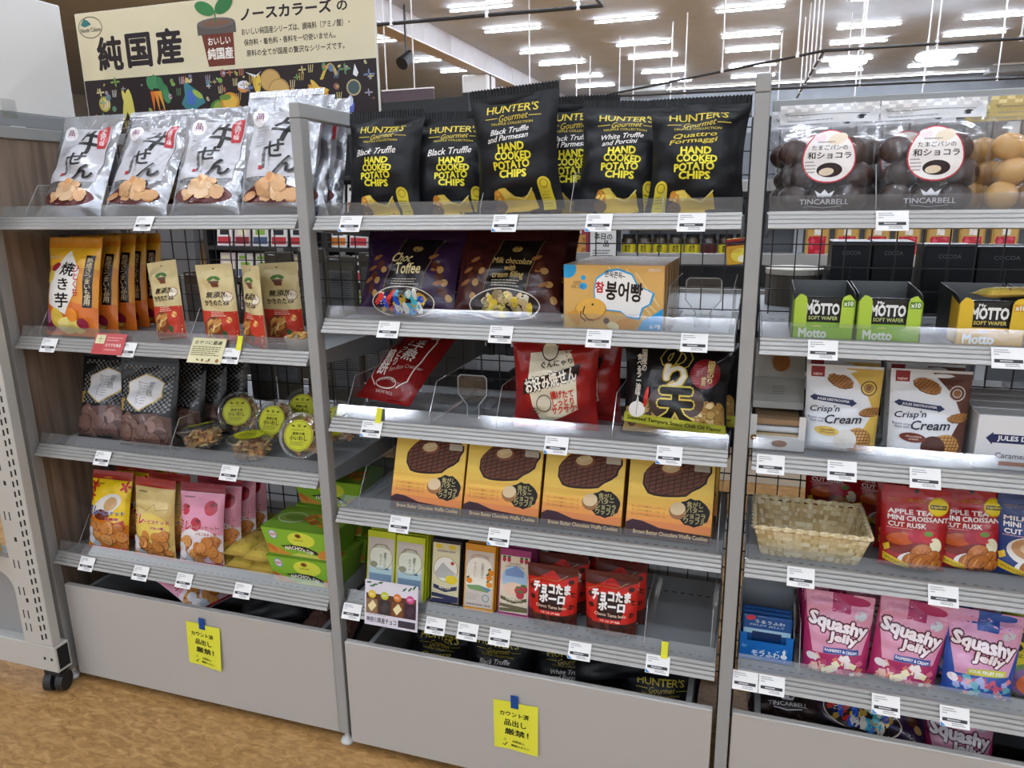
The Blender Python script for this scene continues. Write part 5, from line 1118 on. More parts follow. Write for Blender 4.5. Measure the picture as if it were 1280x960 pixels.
# --- acrylic shelf pusher and divider
def d_pusher():
    pr = [(-0.014, 0.0), (-0.014, 0.03), (-0.034, 0.055), (-0.034, 0.092), (-0.028, 0.098), (0.028, 0.098), (0.034, 0.092), (0.034, 0.055), (0.014, 0.03), (0.014, 0.0)]
    mb = MB(); mb.prism(pr, 0, 0.003, axis='y'); a = mb.mesh('paddle', MT['acryl'])
    mb = MB(); mb.box(-0.012, 0.012, 0.003, 0.16, 0, 0.004); mb.box(-0.012, -0.009, 0.003, 0.16, 0.004, 0.012); mb.box(0.009, 0.012, 0.003, 0.16, 0.004, 0.012); b = mb.mesh('track', MT['acryl'])
    mb = MB(); q = pr
    for (x, z), (x2, z2) in zip(q, q[1:]): mb.tube((x, 0.0015, z), (x2, 0.0015, z2), 0.0012, 6)
    TPL['pusher'] = [('paddle', a), ('track', b), ('paddle_edge', mb.mesh('paddle_edge', clear('bright_edge', (0.9, 0.92, 0.93, 1), 0.1, 0.3, 0.8, None, 0.3, (0.85, 0.87, 0.88, 1))))]
    mb = MB(); mb.prism([(0.0, 0.0), (0.0, 0.02), (0.045, 0.085), (0.30, 0.085), (0.30, 0.0)], -0.0009, 0.0009); a = mb.mesh('divider_sheet', MT['acryl'])
    mb = MB()
    for p, q in (((0, 0, 0.02), (0, 0.045, 0.085)), ((0, 0, 0.0), (0, 0, 0.02)), ((0, 0.045, 0.085), (0, 0.3, 0.085))): mb.tube(p, q, 0.0009, 6)
    mb.box(-0.006, 0.006, 0.0, 0.3, 0.0, 0.0008)
    TPL['divider'] = [('divider_sheet', a), ('polished_edge', mb.mesh('polished_edge', bpy.data.materials['bright_edge']))]
d_pusher()
# --- price tags (two kinds) and strips
def d_tag(key, corner, seed, w=0.049, h=0.037):
    r = RG(seed); mb = MB(); mb.box(-w/2, w/2, 0, 0.0008, 0, h, 'ecebe8')
    A = Art(w, h); A.on('tag_print').lines(-0.42, 0.1, 0.72, 0.92, 2, '8a8a8c', r, 0.4).lines(-0.42, -0.25, 0.6, 0.7, 1, '9a9a9c', r, 0.5).rect(-0.42, 0.27, 0.42, 0.43, '3c3c3e').lines(-0.25, 0.25, 0.31, 0.39, 1, 'd0d0d0', r, 0.8).lines(-0.1, 0.42, 0.08, 0.24, 2, '7c7c7e', r, 0.45)
    if corner: A.poly([(-0.48, 0.02), (-0.3, 0.02), (-0.48, 0.22)], '3f86c8')
    TPL[key] = [('tag_card', mb.mesh('tag_card', MT['card']))]+A.finish(flatS(0.0), MT['matte'], 1)
d_tag('tag', False, 170); d_tag('tag_c', True, 171)

# ================================================================ wicker basket: every strip its own piece
def basket(loc):
    t = thing('wicker_basket', 'empty pale woven wicker basket with braided rim', 'basket', loc)
    r = RG(180); W0, W1, D0, D1, H = 0.088, 0.105, 0.062, 0.082, 0.066
    cols = ['e6d5aa', 'dcc898', 'efe2be', 'd2ba86', 'c8ae78']
    def wall(side, s, z):
        """point on wall: s in -1..1 along it, z height"""
        k = z/H; a, b = W0+(W1-W0)*k, D0+(D1-D0)*k
        return {0: Vector((s*a, -b, z)), 1: Vector((a, s*b, z)), 2: Vector((-s*a, b, z)), 3: Vector((-a, -s*b, z))}[side]
    nrm = [Vector((0, -1, 0)), Vector((1, 0, 0)), Vector((0, 1, 0)), Vector((-1, 0, 0))]
    rows = 6
    for side in range(4):
        ns = 12 if side % 2 == 0 else 9
        for j in range(rows):
            mb = MB(); n = ns*3; z0 = 0.004+j*(H-0.01)/rows; z1 = z0+(H-0.01)/rows*0.95; vs = []
            for i in range(n+1):
                s = -1+2*i/n; off = nrm[side]*0.0016*math.sin(PI*(i/3+j))
                p, q = wall(side, s, z0), wall(side, s, z1)
                vs += [p+off-nrm[side]*0.0006, q+off-nrm[side]*0.0006, q+off+nrm[side]*0.0006, p+off+nrm[side]*0.0006]
            fs = []
            for i in range(n):
                a = i*4
                for m in range(4): fs.append((a+m, a+4+m, a+4+(m+1) % 4, a+(m+1) % 4))
            o = len(mb.f); mb.add(vs, fs, 'd9c391')
            for m in range(o, len(mb.f)):
                mb.c[m] = cols[int(abs(math.sin((m//12)*12.9+j*7.7+side)*43758)) % 5] if m % 4 == m % 4 else 'd9c391'
            mb.build('woven_strip', MT['food'], t)
        for i in range(ns):
            s = -1+2*(i+0.5)/ns; mb = MB(); p, q = wall(side, s, 0.0), wall(side, s, H); u = (wall(side, s+0.5/ns, H)-wall(side, s-0.5/ns, H))*0.42; nn = nrm[side]*0.0005
            mb.add([p-u-nn, p+u-nn, q+u-nn, q-u-nn, p-u+nn, p+u+nn, q+u+nn, q-u+nn], [(0, 1, 2, 3), (7, 6, 5, 4), (0, 4, 5, 1), (1, 5, 6, 2), (2, 6, 7, 3), (3, 7, 4, 0)], r.choice(cols[:4]))
            mb.build('upright_strip', MT['food'], t)
    mb = MB(); mb.box(-W0, W0, -D0, D0, 0.0, 0.002, 'c9b27e'); mb.build('basket_floor', MT['food'], t)
    mb = MB(); path = [wall(sd, -1+2*i/30, H) for sd in range(4) for i in range(30)]; n = len(path)
    for ph in (0, PI):
        pts = []
        for i, p in enumerate(path):
            a = i*0.95+ph; side = i//30; pts.append(p+nrm[side]*0.0028*math.cos(a)+Vector((0, 0, 0.0028*math.sin(a))))
        for i in range(n): mb.tube(pts[i], pts[(i+1) % n], 0.0030, 6, col=cols[i % 3], cap=False)
    mb.build('braided_rim', MT['food'], t)
    return t

# ================================================================ beige sign above the left bay
def big_sign():
    w, h = 0.955, 0.315
    t = thing('shop_sign', 'large beige and dark printed sign with vegetables and plant pot above the left bay', 'sign', (-0.512, 0.44, 1.542), rz=0.0, roll=0.0)
    mb = MB(); mb.bbox(-w/2, w/2, 0, 0.008, 0, h, 0.001, 'e6e0d0'); mb.build('sign_board', MT['card'], t)
    for s in (-0.3, 0.3):
        mb = MB(); mb.bbox(s-0.01, s+0.01, 0.0085, 0.0105, -0.02, 0.2, 0.0005); mb.build('sign_support', MT['metal_d'], t)
    A = Art(w, h); r = RG(190)
    A.on('beige_field').rect(-0.497, 0.43, 0.497, 0.997, 'd9cfae').on('dark_field').rect(-0.497, 0.005, 0.497, 0.43, '2b1f20')
    A.on('lettering').text('純', -0.385, 0.645, 0.088, 0.27, '2c2324', 0.035).text('国', -0.277, 0.65, 0.085, 0.265, '2c2324', 0.035).text('産', -0.168, 0.66, 0.09, 0.275, '2c2324', 0.035).text('ノースカラーズ', 0.23, 0.85, 0.285, 0.095, '2c2324', 0.035).text('の', 0.405, 0.84, 0.03, 0.07, '2c2324', 0.03)
    A.text('おいしい純国産シリーズは、調味料（アミノ酸）・', 0.255, 0.715, 0.34, 0.055, '2c2324', 0.015).text('保存料・着色料・香料を一切使いません。', 0.235, 0.63, 0.29, 0.05, '2c2324', 0.015).text('原料の全てが国産の贅沢なシリーズです。', 0.25, 0.545, 0.31, 0.052, '2c2324', 0.015)
    A.on('logo').ring(-0.445, 0.875, 0.045, 0.03, 0.002, '3a3a34', 20).text('North Colors', -0.445, 0.855, 0.075, 0.035, '3a3a34', 0.01).poly([(-0.48, 0.9), (-0.465, 0.95), (-0.45, 0.93), (-0.44, 0.9), (-0.465, 0.88)], '3a7a78')
    A.on('pot_picture').poly([(-0.05, 0.73), (0.058, 0.73), (0.054, 0.465), (-0.035, 0.465)], '6e3526').poly([(-0.062, 0.72), (0.068, 0.72), (0.068, 0.8), (-0.062, 0.8)], '5a5350').ell(0.003, 0.805, 0.064, 0.014, '6a6260').ell(0.003, 0.805, 0.048, 0.009, '7a5a48').line([(0.003, 0.81), (0.003, 0.9)], 0.004, '3f7a3e')
    A.ell(-0.03, 0.925, 0.034, 0.017, '3d8048', -0.35).ell(0.035, 0.94, 0.034, 0.019, '35743f', 0.5)
    A.on('pot_lettering').text('おいしい', 0.008, 0.665, 0.075, 0.06, 'eee6da', 0.02).text('純国産', 0.008, 0.565, 0.085, 0.09, 'eee6da', 0.03)
    A.on('vegetable_picture')
    def carrot(x, y, s, c, rot):
        A.poly([(x-0.008*s, y), (x+0.008*s, y), (x+0.004*s+rot*0.1, y-0.18*s)], c)
    for i, c in enumerate(('d8702c', 'dc8a34', 'd89a3c')): carrot(-0.245+i*0.012, 0.3, 1.0, c, -0.05+i*0.08)
    for x, y in ((-0.25, 0.37), (-0.232, 0.38), (-0.215, 0.36), (-0.2, 0.3), (-0.195, 0.25)): A.ell(x, y, 0.013, 0.02, r.choice(['4a8a5a', '3f7a50', '5a9a62']), 0.3)
    for x, k in ((-0.345, 0.3), (-0.33, 0.1), (-0.35, -0.3)): A.ell(x, 0.2, 0.009, 0.045, 'd8cc68', k)
    A.poly([(-0.13, 0.38), (-0.1, 0.31), (-0.07, 0.25), (-0.06, 0.18), (-0.09, 0.14), (-0.1, 0.08), (-0.13, 0.13), (-0.145, 0.18), (-0.13, 0.25)], '3f7a80').poly([(-0.12, 0.3), (-0.09, 0.25), (-0.1, 0.16), (-0.125, 0.18)], '4a6ab0').ell(-0.085, 0.25, 0.02, 0.008, '9ab04a', -0.6)
    A.ell(-0.015, 0.1, 0.034, 0.032, '4a7a34').ell(-0.015, 0.1, 0.022, 0.027, '8a9a44').ell(0.025, 0.17, 0.032, 0.026, 'c98a34').ell(0.025, 0.17, 0.024, 0.018, 'dcb04a').ell(0.01, 0.21, 0.02, 0.008, '6a8a3c')
    A.ell(0.165, 0.32, 0.034, 0.03, 'b08c50').ell(0.165, 0.32, 0.03, 0.026, 'c49f60').ell(0.19, 0.23, 0.036, 0.034, 'b08c50', 0.3).ell(0.19, 0.23, 0.031, 0.029, 'caa566', 0.3)
    for a in (0.2, 0.5, -0.3): A.ell(0.315, 0.22, 0.034, 0.008, r.choice(['c8923a', 'd8b04a', 'b8662c']), -0.6+a)
    A.ell(0.075, 0.28, 0.02, 0.014, 'd08a4a').ell(0.075, 0.3, 0.02, 0.011, 'e4dee4').ell(0.115, 0.3, 0.008, 0.026, 'd0aa3c', 0.2).ell(0.125, 0.3, 0.008, 0.026, 'd8b84a', -0.1).ell(-0.43, 0.22, 0.022, 0.022, 'a8a04a').ell(-0.43, 0.22, 0.014, 0.017, 'c8bc5a')
    for i in range(12): t2 = i/11; A.ell(0.33+0.045*t2, 0.31+0.09*math.sin(PI*t2*0.9), 0.007, 0.004, 'c8b04a', 0.5+t2)
    A.ell(0.425, 0.22, 0.022, 0.021, 'b8a87a').ell(0.425, 0.22, 0.018, 0.017, '4a5a5a').poly([(0.40, 0.1), (0.425, 0.1), (0.42, 0.03), (0.405, 0.03)], '5a64b0').ell(0.413, 0.12, 0.008, 0.014, 'c8cce0').poly([(0.425, 0.32), (0.432, 0.4), (0.442, 0.33), (0.436, 0.3)], 'e4e4e4').poly([(0.085, 0.4), (0.12, 0.37), (0.14, 0.4), (0.115, 0.35)], 'e4e4e4')
    used = [(-0.235, .3), (-0.345, .2), (-0.1, .22), (0, .13), (0.18, .27), (0.32, .22), (0.42, .2)]
    cc = ['7aa050', 'b89a58', 'c8b878', '8a5a50', 'a8a0b0', '5a8a5a', 'd0c090', 'c07a5a', '6a7a9a', 'd8d4c8']
    n = 0
    while n < 95:
        x, y = r.uniform(-0.485, 0.485), r.uniform(0.03, 0.41)
        if any(abs(x-a)*3 < 0.14 and abs(y-b) < 0.14 for a, b in used): continue
        c = r.choice(cc); q = r.uniform(0.003, 0.011); k = r.random()
        if k < 0.5: A.ell(x, y, q, q*r.uniform(0.4, 1), c, r.uniform(0, 3), 9).ell(x+q*0.3, y, q*0.5, q*0.4, r.choice(cc), 0, 7)
        elif k < 0.8:
            for m in range(4): A.ell(x+q*math.cos(m*1.6), y+q*2*math.sin(m*1.6), q*0.8, q*0.3, c, m*1.6, 7)
        else:
            for m in range(3): A.line([(x+m*0.005, y-0.03), (x+m*0.007, y+0.03)], 0.0022, c)
        n += 1
    for pn, me in A.finish(flatS(0.0003), MT['card'], 1.0): obj(pn, me, t)
big_sign()
# ================================================================ paper notes taped on the drawers
def note(key, loc, lab, roll):
    w, h = 0.105, 0.125; t = thing('paper_note', lab, 'note', loc, roll=roll, group='yellow drawer notes')
    if 'note' not in TPL:
        S = lambda u, v: (u, -0.0006-0.006*max(0, (u/w+0.5))**3*(1-v/h)-0.0008*math.sin(9*u/w), v)
        mb = MB(); n = 10; vs = [S((i/n-0.5)*w, j/n*h) for j in range(n+1) for i in range(n+1)]
        mb.add(vs, [(j*(n+1)+i, j*(n+1)+i+1, (j+1)*(n+1)+i+1, (j+1)*(n+1)+i) for j in range(n) for i in range(n)], 'e2e244')
        A = Art(w, h); A.on('note_lettering').text('カウント済', -0.03, 0.75, 0.66, 0.1, '1a1a16', 0.02).text('品出し', -0.01, 0.57, 0.5, 0.13, '1a1a16', 0.018).text('厳禁！', 0.02, 0.38, 0.54, 0.13, '1a1a16', 0.018).text('点数記入', 0.06, 0.19, 0.3, 0.05, '2a2a22', 0.01).text('棚端スキャン', 0.1, 0.1, 0.42, 0.05, '2a2a22', 0.01).line([(-0.3, 0.1), (-0.26, 0.07), (-0.2, 0.14)], 0.02, '2a2a22').ring(-0.25, 0.2, 0.03, 0.03, 0.008, '6a6a3a', 12)
        TPL['note'] = [('paper', mb.mesh('paper', MT['matte'], True, flip=False))]+A.finish(S, MT['matte'])
        mb = MB(); mb.box(-0.011, 0.007, -0.0022, -0.001, h-0.014, h+0.018, '1f4a94'); TPL['note'].append(('blue_tape', mb.mesh('blue_tape', MT['matte'])))
    for pn, me in TPL['note']: obj(pn, me, t)
note('note', (-0.412, 0.0105, 0.137), 'yellow handwritten note taped with blue tape on the left drawer', 0.05)
note('note', (0.455, -0.0085, 0.105), 'yellow handwritten note taped with blue tape on the middle drawer', 0.0)
# ================================================================ goods on the shelves
TH = {'gyu': .03, 'gyu_b': .03, 'imo': .028, 'imo_b': .02, 'kaki': .024, 'blk': .03, 'tama': .03, 'curry': .04, 'nori': .035, 'toffee': .035, 'creamy': .035, 'okono': .045}
def put(key, name, label, cat, shelf, x, y, lean=0.0, rz=0.0, roll=0.0, group=None, dz=0.0, skip=()):
    z = DECK(shelf)+0.0012+dz+TH.get(key, 0.028)*0.55*math.sin(max(lean, 0))+abs(math.sin(roll))*0.05*(1 if key not in ('tub',) else 0)
    return place(key, name, label, cat, (x, y, z), rz, lean, roll, group, skip)
# --- top shelf, left bay
G = 'silver rice cracker bags'
for i, (x, k, ln, rz) in enumerate([(-0.712, 'gyu', 0.45, 0.0), (-0.515, 'gyu_b', 0.5, 0.0), (-0.312, 'gyu', 0.45, 0.04), (-0.117, 'gyu_b', 0.30, 0.0)]):
    put(k, 'snack_bag', 'silver foil cracker bag with black brush lettering, %s from the left in front' % ORD[i], 'snack bag', '11', x, 0.075 if i < 3 else 0.07, ln, rz, group=G)
for i, (x, y) in enumerate([(-0.50, 0.165), (-0.30, 0.16), (-0.12, 0.135), (-0.118, 0.20)]):
    put('gyu', 'snack_bag', ['silver foil bag standing behind the second silver cracker bag', 'silver foil bag standing behind the third silver cracker bag', 'silver foil bag just behind the fourth silver cracker bag', 'rearmost silver foil bag behind the grey post'][i], 'snack bag', '11', x, y, 0.38 if i < 2 else 0.25, 0.05, group=G)
# --- second shelf, left bay
put('imo', 'snack_bag', 'bright orange sweet potato snack bag with white leaf panel', 'snack bag', '12', -0.765, 0.075, 0.22, 0.0, group='orange snack bags')
for i, (x, y, rz, ro) in enumerate([(-0.762, 0.135, 0.0, 0.0), (-0.758, 0.19, 0.03, 0.0), (-0.765, 0.245, 0.0, 0.0), (-0.76, 0.30, 0.02, 0.0)]):
    put('imo', 'snack_bag', 'orange sweet potato bag stacked behind the front one, %s in the row' % ORD[i+1], 'snack bag', '12', x, y, 0.2-0.04*i, rz, 0.0, group='orange snack bags')
KL = ['leftmost cream and red rice snack pouch, leaning to the left', 'cream and red rice snack pouch, second from the left', 'cream and red rice snack pouch turned sideways next to the grey post', 'cream and red rice snack pouch tucked behind the sideways one']
for i, (x, y, ln, rz, ro) in enumerate([(-0.452, 0.085, 0.05, -0.15, -0.12), (-0.292, 0.075, 0.0, 0.0, -0.05), (-0.190, 0.065, 0.0, -0.55, -0.03), (-0.160, 0.135, 0.0, 0.1, -0.05)]):
    put('kaki', 'snack_pouch', KL[i], 'snack pouch', '12', x, y, ln, rz, ro, group='cream and red pouches')
place('nutcup', 'nut_cup', 'small round cup heaped with brown nuts behind the grey post', 'cup', (-0.075, 0.075, DECK('12')+0.001))
# --- third shelf, left bay
BL = ['leftmost black checkered snack bag with white hexagon label', 'front black checkered snack bag with white hexagon label, second from the left', 'black checkered bag behind the two with hexagon labels', 'black checkered bag in the dark row by the clear tubs', 'rearmost black checkered bag beside the clear tubs']
for i, (x, y, ln, rz) in enumerate([(-0.745, 0.11, 0.3, 0.1), (-0.578, 0.085, 0.2, 0.05), (-0.552, 0.165, 0.15, 0.05), (-0.535, 0.235, 0.1, 0.05), (-0.515, 0.305, 0.05, 0.05)]):
    put('blk', 'snack_bag', BL[i], 'snack bag', '13', x, y, ln, rz, group='black checkered bags', skip=('hexagon_label', 'lettering', 'gold_seal') if i > 1 else ())
def tub(i, lab, x, y, z, tiltx, tiltz=0.0, tilty=0.0):
    t = thing('clear_tub', lab, 'tub', (x, y, DECK('13')+0.0012+z), group='clear tubs with lime labels')
    t.rotation_euler = (Matrix.Rotation(tiltz, 3, 'Z') @ Matrix.Rotation(tiltx, 3, 'X') @ Matrix.Rotation(tilty, 3, 'Y')).to_euler()
    for pn, me in TPL['tub']:
        o = obj(pn, me, t)
        if pn == 'snack_flakes': o['kind'] = 'stuff'
tub(0, 'clear lidded tub of golden flakes tilted beside the black bags', -0.415, 0.105, 0.012, -0.1, 0.0, -0.22)
tub(1, 'clear lidded tub of golden flakes standing upright at the front', -0.268, 0.10, 0.0, 0.0)
tub(2, 'clear tub tipped forward with its lime label facing out by the grey post', -0.115, 0.132, 0.059, 1.25, 0.1)
tub(3, 'clear tub with lime label leaning behind the upright front tub', -0.245, 0.215, 0.056, 1.15, 0.0)
tub(4, 'clear tub with lime label at the back of the tub pile', -0.215, 0.295, 0.066, 1.1, 0.1)
tub(5, 'clear tub with lime label leaning behind the tilted flake tub', -0.40, 0.255, 0.057, 1.15, 0.3)
tub(6, 'clear tub leaning behind the one by the grey post', -0.075, 0.235, 0.058, 1.1, 0.0)
tub(7, 'dark clear tub standing at the back between the label tubs', -0.33, 0.33, 0.0, 0.0)
# --- fourth shelf, left bay
for i, (k, x, y, ln, rz, lab) in enumerate([('bis_y', -0.758, 0.075, 0.26, 0.05, 'yellow and red biscuit bag at the left end of the fourth shelf'), ('bis_g', -0.595, 0.075, 0.16, 0.0, 'gold biscuit bag with red lettering between the yellow and pink ones'), ('bis_p', -0.443, 0.075, 0.2, 0.08, 'pink strawberry biscuit bag at the front of its row'),
        ('bis_y', -0.74, 0.15, 0.2, 0.05, 'yellow biscuit bag behind the front yellow one'), ('bis_g', -0.585, 0.125, 0.12, 0.05, 'gold biscuit bag behind the front gold one'), ('bis_p', -0.432, 0.135, 0.16, 0.1, 'pink biscuit bag, second in its row'), ('bis_p', -0.428, 0.195, 0.13, 0.1, 'pink biscuit bag, third in its row'), ('bis_p', -0.432, 0.255, 0.1, 0.05, 'pink biscuit bag at the back of its row'), ('bis_y', -0.71, 0.22, 0.1, 0.0, 'rearmost yellow biscuit bag under the third shelf')]):
    put(k, 'biscuit_bag', lab, 'biscuit bag', '14', x, y, ln, rz, group='biscuit bags')
for i, (x, y, z, rz) in enumerate([(-0.432, 0.095, 0.031, -0.12), (-0.348, 0.080, 0.030, -0.06), (-0.276, 0.068, 0.030, 0.0), (-0.415, 0.085, 0.0, -0.06), (-0.333, 0.072, 0.0, -0.02), (-0.262, 0.065, 0.0, 0.0)]):
    place('goldpack', 'snack_bar', 'golden wrapped snack bar lying flat, %s of the %s layer from the left' % (ORD[i % 3], 'upper' if i < 3 else 'lower'), 'snack bar', (x, y, DECK('14')+0.001+z), rz=rz, group='golden snack bars')
for i, (x, y, z, rz, lab) in enumerate([(-0.118, 0.055, 0.0, 0.02, 'green nacho carton at the bottom of the front stack'), (-0.128, 0.055, 0.076, 0.0, 'green nacho carton on top of the front stack'), (-0.118, 0.20, 0.0, 0.0, 'green nacho carton at the bottom of the rear stack'), (-0.122, 0.20, 0.076, 0.0, 'green nacho carton in the middle of the rear stack'), (-0.125, 0.20, 0.152, 0.0, 'green nacho carton on top of the rear stack')]):
    place('nacho', 'nacho_carton', lab, 'carton', (x, y, DECK('14')+0.001+z), rz=rz, group='green nacho cartons')
# --- top shelf, middle bay
CB = [('chip_a', 0.135, 0.105, 0.15, -0.06, 'leftmost black chip bag with white and yellow lettering'), ('chip_b', 0.287, 0.14, 0.15, 0.15, 'narrow-looking black chip bag, second from the left'), ('chip_c', 0.450, 0.085, 0.04, 0.0, 'tallest black chip bag in the middle of the top shelf'), ('chip_d', 0.640, 0.13, 0.24, 0.05, 'black chip bag with two lines of white script, fourth from the left'), ('chip_e', 0.790, 0.085, 0.2, 0.0, 'black chip bag with all-gold lettering beside the right post')]
for k, x, y, ln, rz, lab in CB: put(k, 'chip_bag', lab, 'chip bag', '21', x, y, ln, rz, group='black chip bags', roll={'chip_c': -0.06, 'chip_d': 0.05}.get(k, 0), dz=0.008 if k == 'chip_c' else 0.0)
for k, x, y, ln, rz, lab in [('chip_a', 0.16, 0.20, 0.1, -0.1, 'black chip bag behind the leftmost one'), ('chip_b', 0.31, 0.21, 0.1, 0.1, 'black chip bag behind the second one'), ('chip_c', 0.535, 0.19, 0.05, 0.1, 'black chip bag in the gap behind the tallest one'), ('chip_d', 0.66, 0.21, 0.1, 0.0, 'black chip bag behind the fourth one'), ('chip_e', 0.785, 0.20, 0.08, 0.1, 'black chip bag behind the all-gold lettered one')]:
    put(k, 'chip_bag', lab, 'chip bag', '21', x, y, ln, rz, group='black chip bags')
# --- second shelf, middle bay
for k, x, y, ln, rz, lab in [('toffee', 0.182, 0.085, 0.42, -0.03, 'purple toffee bag at the front of its row'), ('creamy', 0.413, 0.085, 0.45, 0.05, 'dark maroon chocolate bag at the front of its row'), ('toffee', 0.20, 0.20, 0.25, -0.05, 'purple toffee bag behind the front one'), ('toffee', 0.25, 0.30, 0.12, 0.0, 'rearmost purple toffee bag against the wire mesh'), ('creamy', 0.42, 0.19, 0.3, 0.1, 'dark maroon chocolate bag behind the front one')]:
    put(k, 'sweets_bag', lab, 'sweets bag', '22', x, y, ln, rz, group='toffee and chocolate bags')
for i in range(6):
    place('fish', 'bread_carton', 'tan fish-shaped bread carton, %s in its row' % (['front one', 'second', 'third', 'fourth', 'fifth', 'last'][i]), 'carton', (0.644+0.001*i, 0.065+i*0.0385, DECK('22')+0.001), group='tan bread cartons')
# --- third shelf, middle bay
put('curry', 'snack_bag', 'dark red cracker bag with white writing slumped far back', 'snack bag', '23', 0.108, 0.095, 0.95, -0.3, group=None, dz=0.012)
for k, x, y, ln, rz, lab in [('okono', 0.522, 0.09, 0.0, 0.08, 'glossy red cracker bag with cream patch at the front'), ('okono', 0.56, 0.185, 0.0, -0.2, 'glossy red cracker bag behind the front one'), ('okono', 0.50, 0.27, 0.0, 0.1, 'rearmost glossy red cracker bag'), ('nori', 0.768, 0.085, 0.25, 0.0, 'black seaweed snack bag with red circle and yellow band'), ('nori', 0.785, 0.17, 0.15, 0.0, 'black seaweed snack bag behind the front one'), ('nori', 0.78, 0.25, 0.1, 0.0, 'rearmost black seaweed snack bag')]:
    put(k, 'snack_bag', lab, 'snack bag', '23', x, y, ln, rz, group='red and black snack bags')
place('pusher', 'shelf_pusher', 'clear plastic shelf pusher in the empty gap beside the slumped red bag', 'shelf pusher', (0.322, 0.12, DECK('23')+0.001))
place('pusher', 'shelf_pusher', 'clear plastic shelf pusher in the empty gap right of the tan cartons', 'shelf pusher', (0.812, 0.13, DECK('22')+0.001))
DIV = [('12', -0.85, 'at the wood panel on the second shelf'), ('12', -0.375, 'between the two left cream and red pouches'), ('13', -0.48, 'between the black bags and the tubs'), ('14', -0.84, 'beside the yellow biscuit bag'), ('22', 0.75, 'right of the tan bread cartons'), ('22', 0.87, 'beside the right post on the second shelf'), ('23', 0.245, 'right of the slumped red bag'), ('23', 0.40, 'left of the glossy red bags'), ('23', 0.65, 'between the glossy red and black seaweed bags'), ('23', 0.04, 'left of the slumped red bag'), ('24', 0.055, 'left of the waffle cartons'), ('24', 0.868, 'right of the waffle cartons'), ('25', 0.728, 'left of the empty gap on the lowest shelf'), ('25', 0.866, 'right of the empty gap on the lowest shelf'), ('11', -0.83, 'at the left end of the top shelf'), ('21', 0.375, 'between the second and third chip bags'), ('21', 0.56, 'right of the tallest chip bag'), ('21', 0.735, 'between the two right chip bags'), ('35', 1.04, 'right of the blue sachet box'), ('35', 1.275, 'between the pink and blue jelly pouches'), ('31', 1.095, 'between the chocolate bread bags')]
for s, x, lab in DIV:
    place('divider', 'shelf_divider', 'clear plastic shelf divider '+lab, 'divider', (x, 0.055, DECK(s)+0.0008), group='clear shelf dividers')
# --- fourth shelf, middle bay
for i, x in enumerate((0.222, 0.401, 0.582, 0.766)):
    put('waffle', 'waffle_carton', 'yellow chocolate waffle carton, %s from the left' % ORD[i], 'carton', '24', x, 0.055+0.004*i, 0.36, 0.0, group='yellow waffle cartons')
    for k in range(3):
        put('waffle', 'waffle_carton', 'yellow waffle carton, %s behind the %s front one' % (['next', 'second', 'third'][k], ORD[i]), 'carton', '24', x+0.003*k*(-1)**k, 0.055+0.004*i+0.036*(k+1), 0.36, 0.0, group='yellow waffle cartons')
# --- lowest shelf, middle bay
BAR = [('bar_l', 0.082, 0.075, 'lime-edged', 'left'), ('bar_l', 0.162, 0.07, 'lime-edged', 'right'), ('bar_d', 0.253, 0.075, 'black', ''), ('bar_o', 0.338, 0.075, 'orange', ''), ('bar_p', 0.424, 0.075, 'pink', '')]
for k, x, y, c, side in BAR:
    for q in range(5):
        put(k, 'chocolate_bar', ('%s chocolate bar pack, %s' % (c, ['front one', 'second', 'third', 'fourth', 'last'][q]))+(' in the %s row' % side if side else ' in its row'), 'chocolate bar', '25', x+0.0012*q, y+q*0.0135, 0.2, 0.0, group='%s chocolate bars' % c)
for i, (x, y, ln, rz, lab) in enumerate([(0.520, 0.072, 0.02, 0.0, 'left chocolate ball pouch, front'), (0.652, 0.072, 0.05, 0.03, 'right chocolate ball pouch, front'), (0.53, 0.135, 0.0, 0.05, 'chocolate ball pouch behind the left one'), (0.662, 0.135, 0.0, 0.0, 'chocolate ball pouch behind the right one'), (0.535, 0.2, 0.0, 0.1, 'rearmost chocolate ball pouch on the left'), (0.655, 0.2, 0.0, 0.0, 'rearmost chocolate ball pouch on the right')]):
    put('tama', 'chocolate_pouch', lab, 'pouch', '25', x, y, ln, rz, group='chocolate ball pouches')
# --- right bay, top shelf
for k, x, y, ln, rz, lab in [('egg_c', 1.013, 0.10, 0.12, 0.0, 'clear bag of dark chocolate egg breads, left one'), ('egg_c', 1.178, 0.10, 0.12, 0.03, 'clear bag of dark chocolate egg breads, right one'), ('egg_p', 1.345, 0.11, 0.1, 0.0, 'clear bag of golden egg breads at the right edge'), ('egg_c', 1.0, 0.20, 0.08, 0.0, 'clear bag of chocolate breads behind the left one'), ('egg_c', 1.15, 0.19, 0.08, 0.0, 'clear bag of chocolate breads behind the right one'), ('egg_p', 1.33, 0.21, 0.08, 0.0, 'clear bag of golden breads behind the front golden one')]:
    put(k, 'bread_bag', lab, 'bread bag', '31', x, y, ln, rz, group='clear bread bags')
# --- right bay, second shelf
for k, x, lab in (('wafer_g', 1.029, 'lime green wafer display box, left one'), ('wafer_g', 1.137, 'lime green wafer display box, right one'), ('wafer_y', 1.295, 'golden yellow wafer display box at the right edge')):
    place(k, 'wafer_box', lab, 'display box', (x, 0.07, DECK('32')+0.001), group='wafer display boxes')
place('wafer_y', 'wafer_box', 'golden yellow wafer display box beyond the right edge', 'display box', (1.405, 0.07, DECK('32')+0.001), group='wafer display boxes')
t = place('goldpack', 'wafer_sachet', 'loose yellow wafer sachet lying on the golden wafer box', 'sachet', (1.268, 0.07, DECK('32')+0.083), rz=-1.15, lean=0.0)
t.scale = (0.48, 0.46, 0.55)
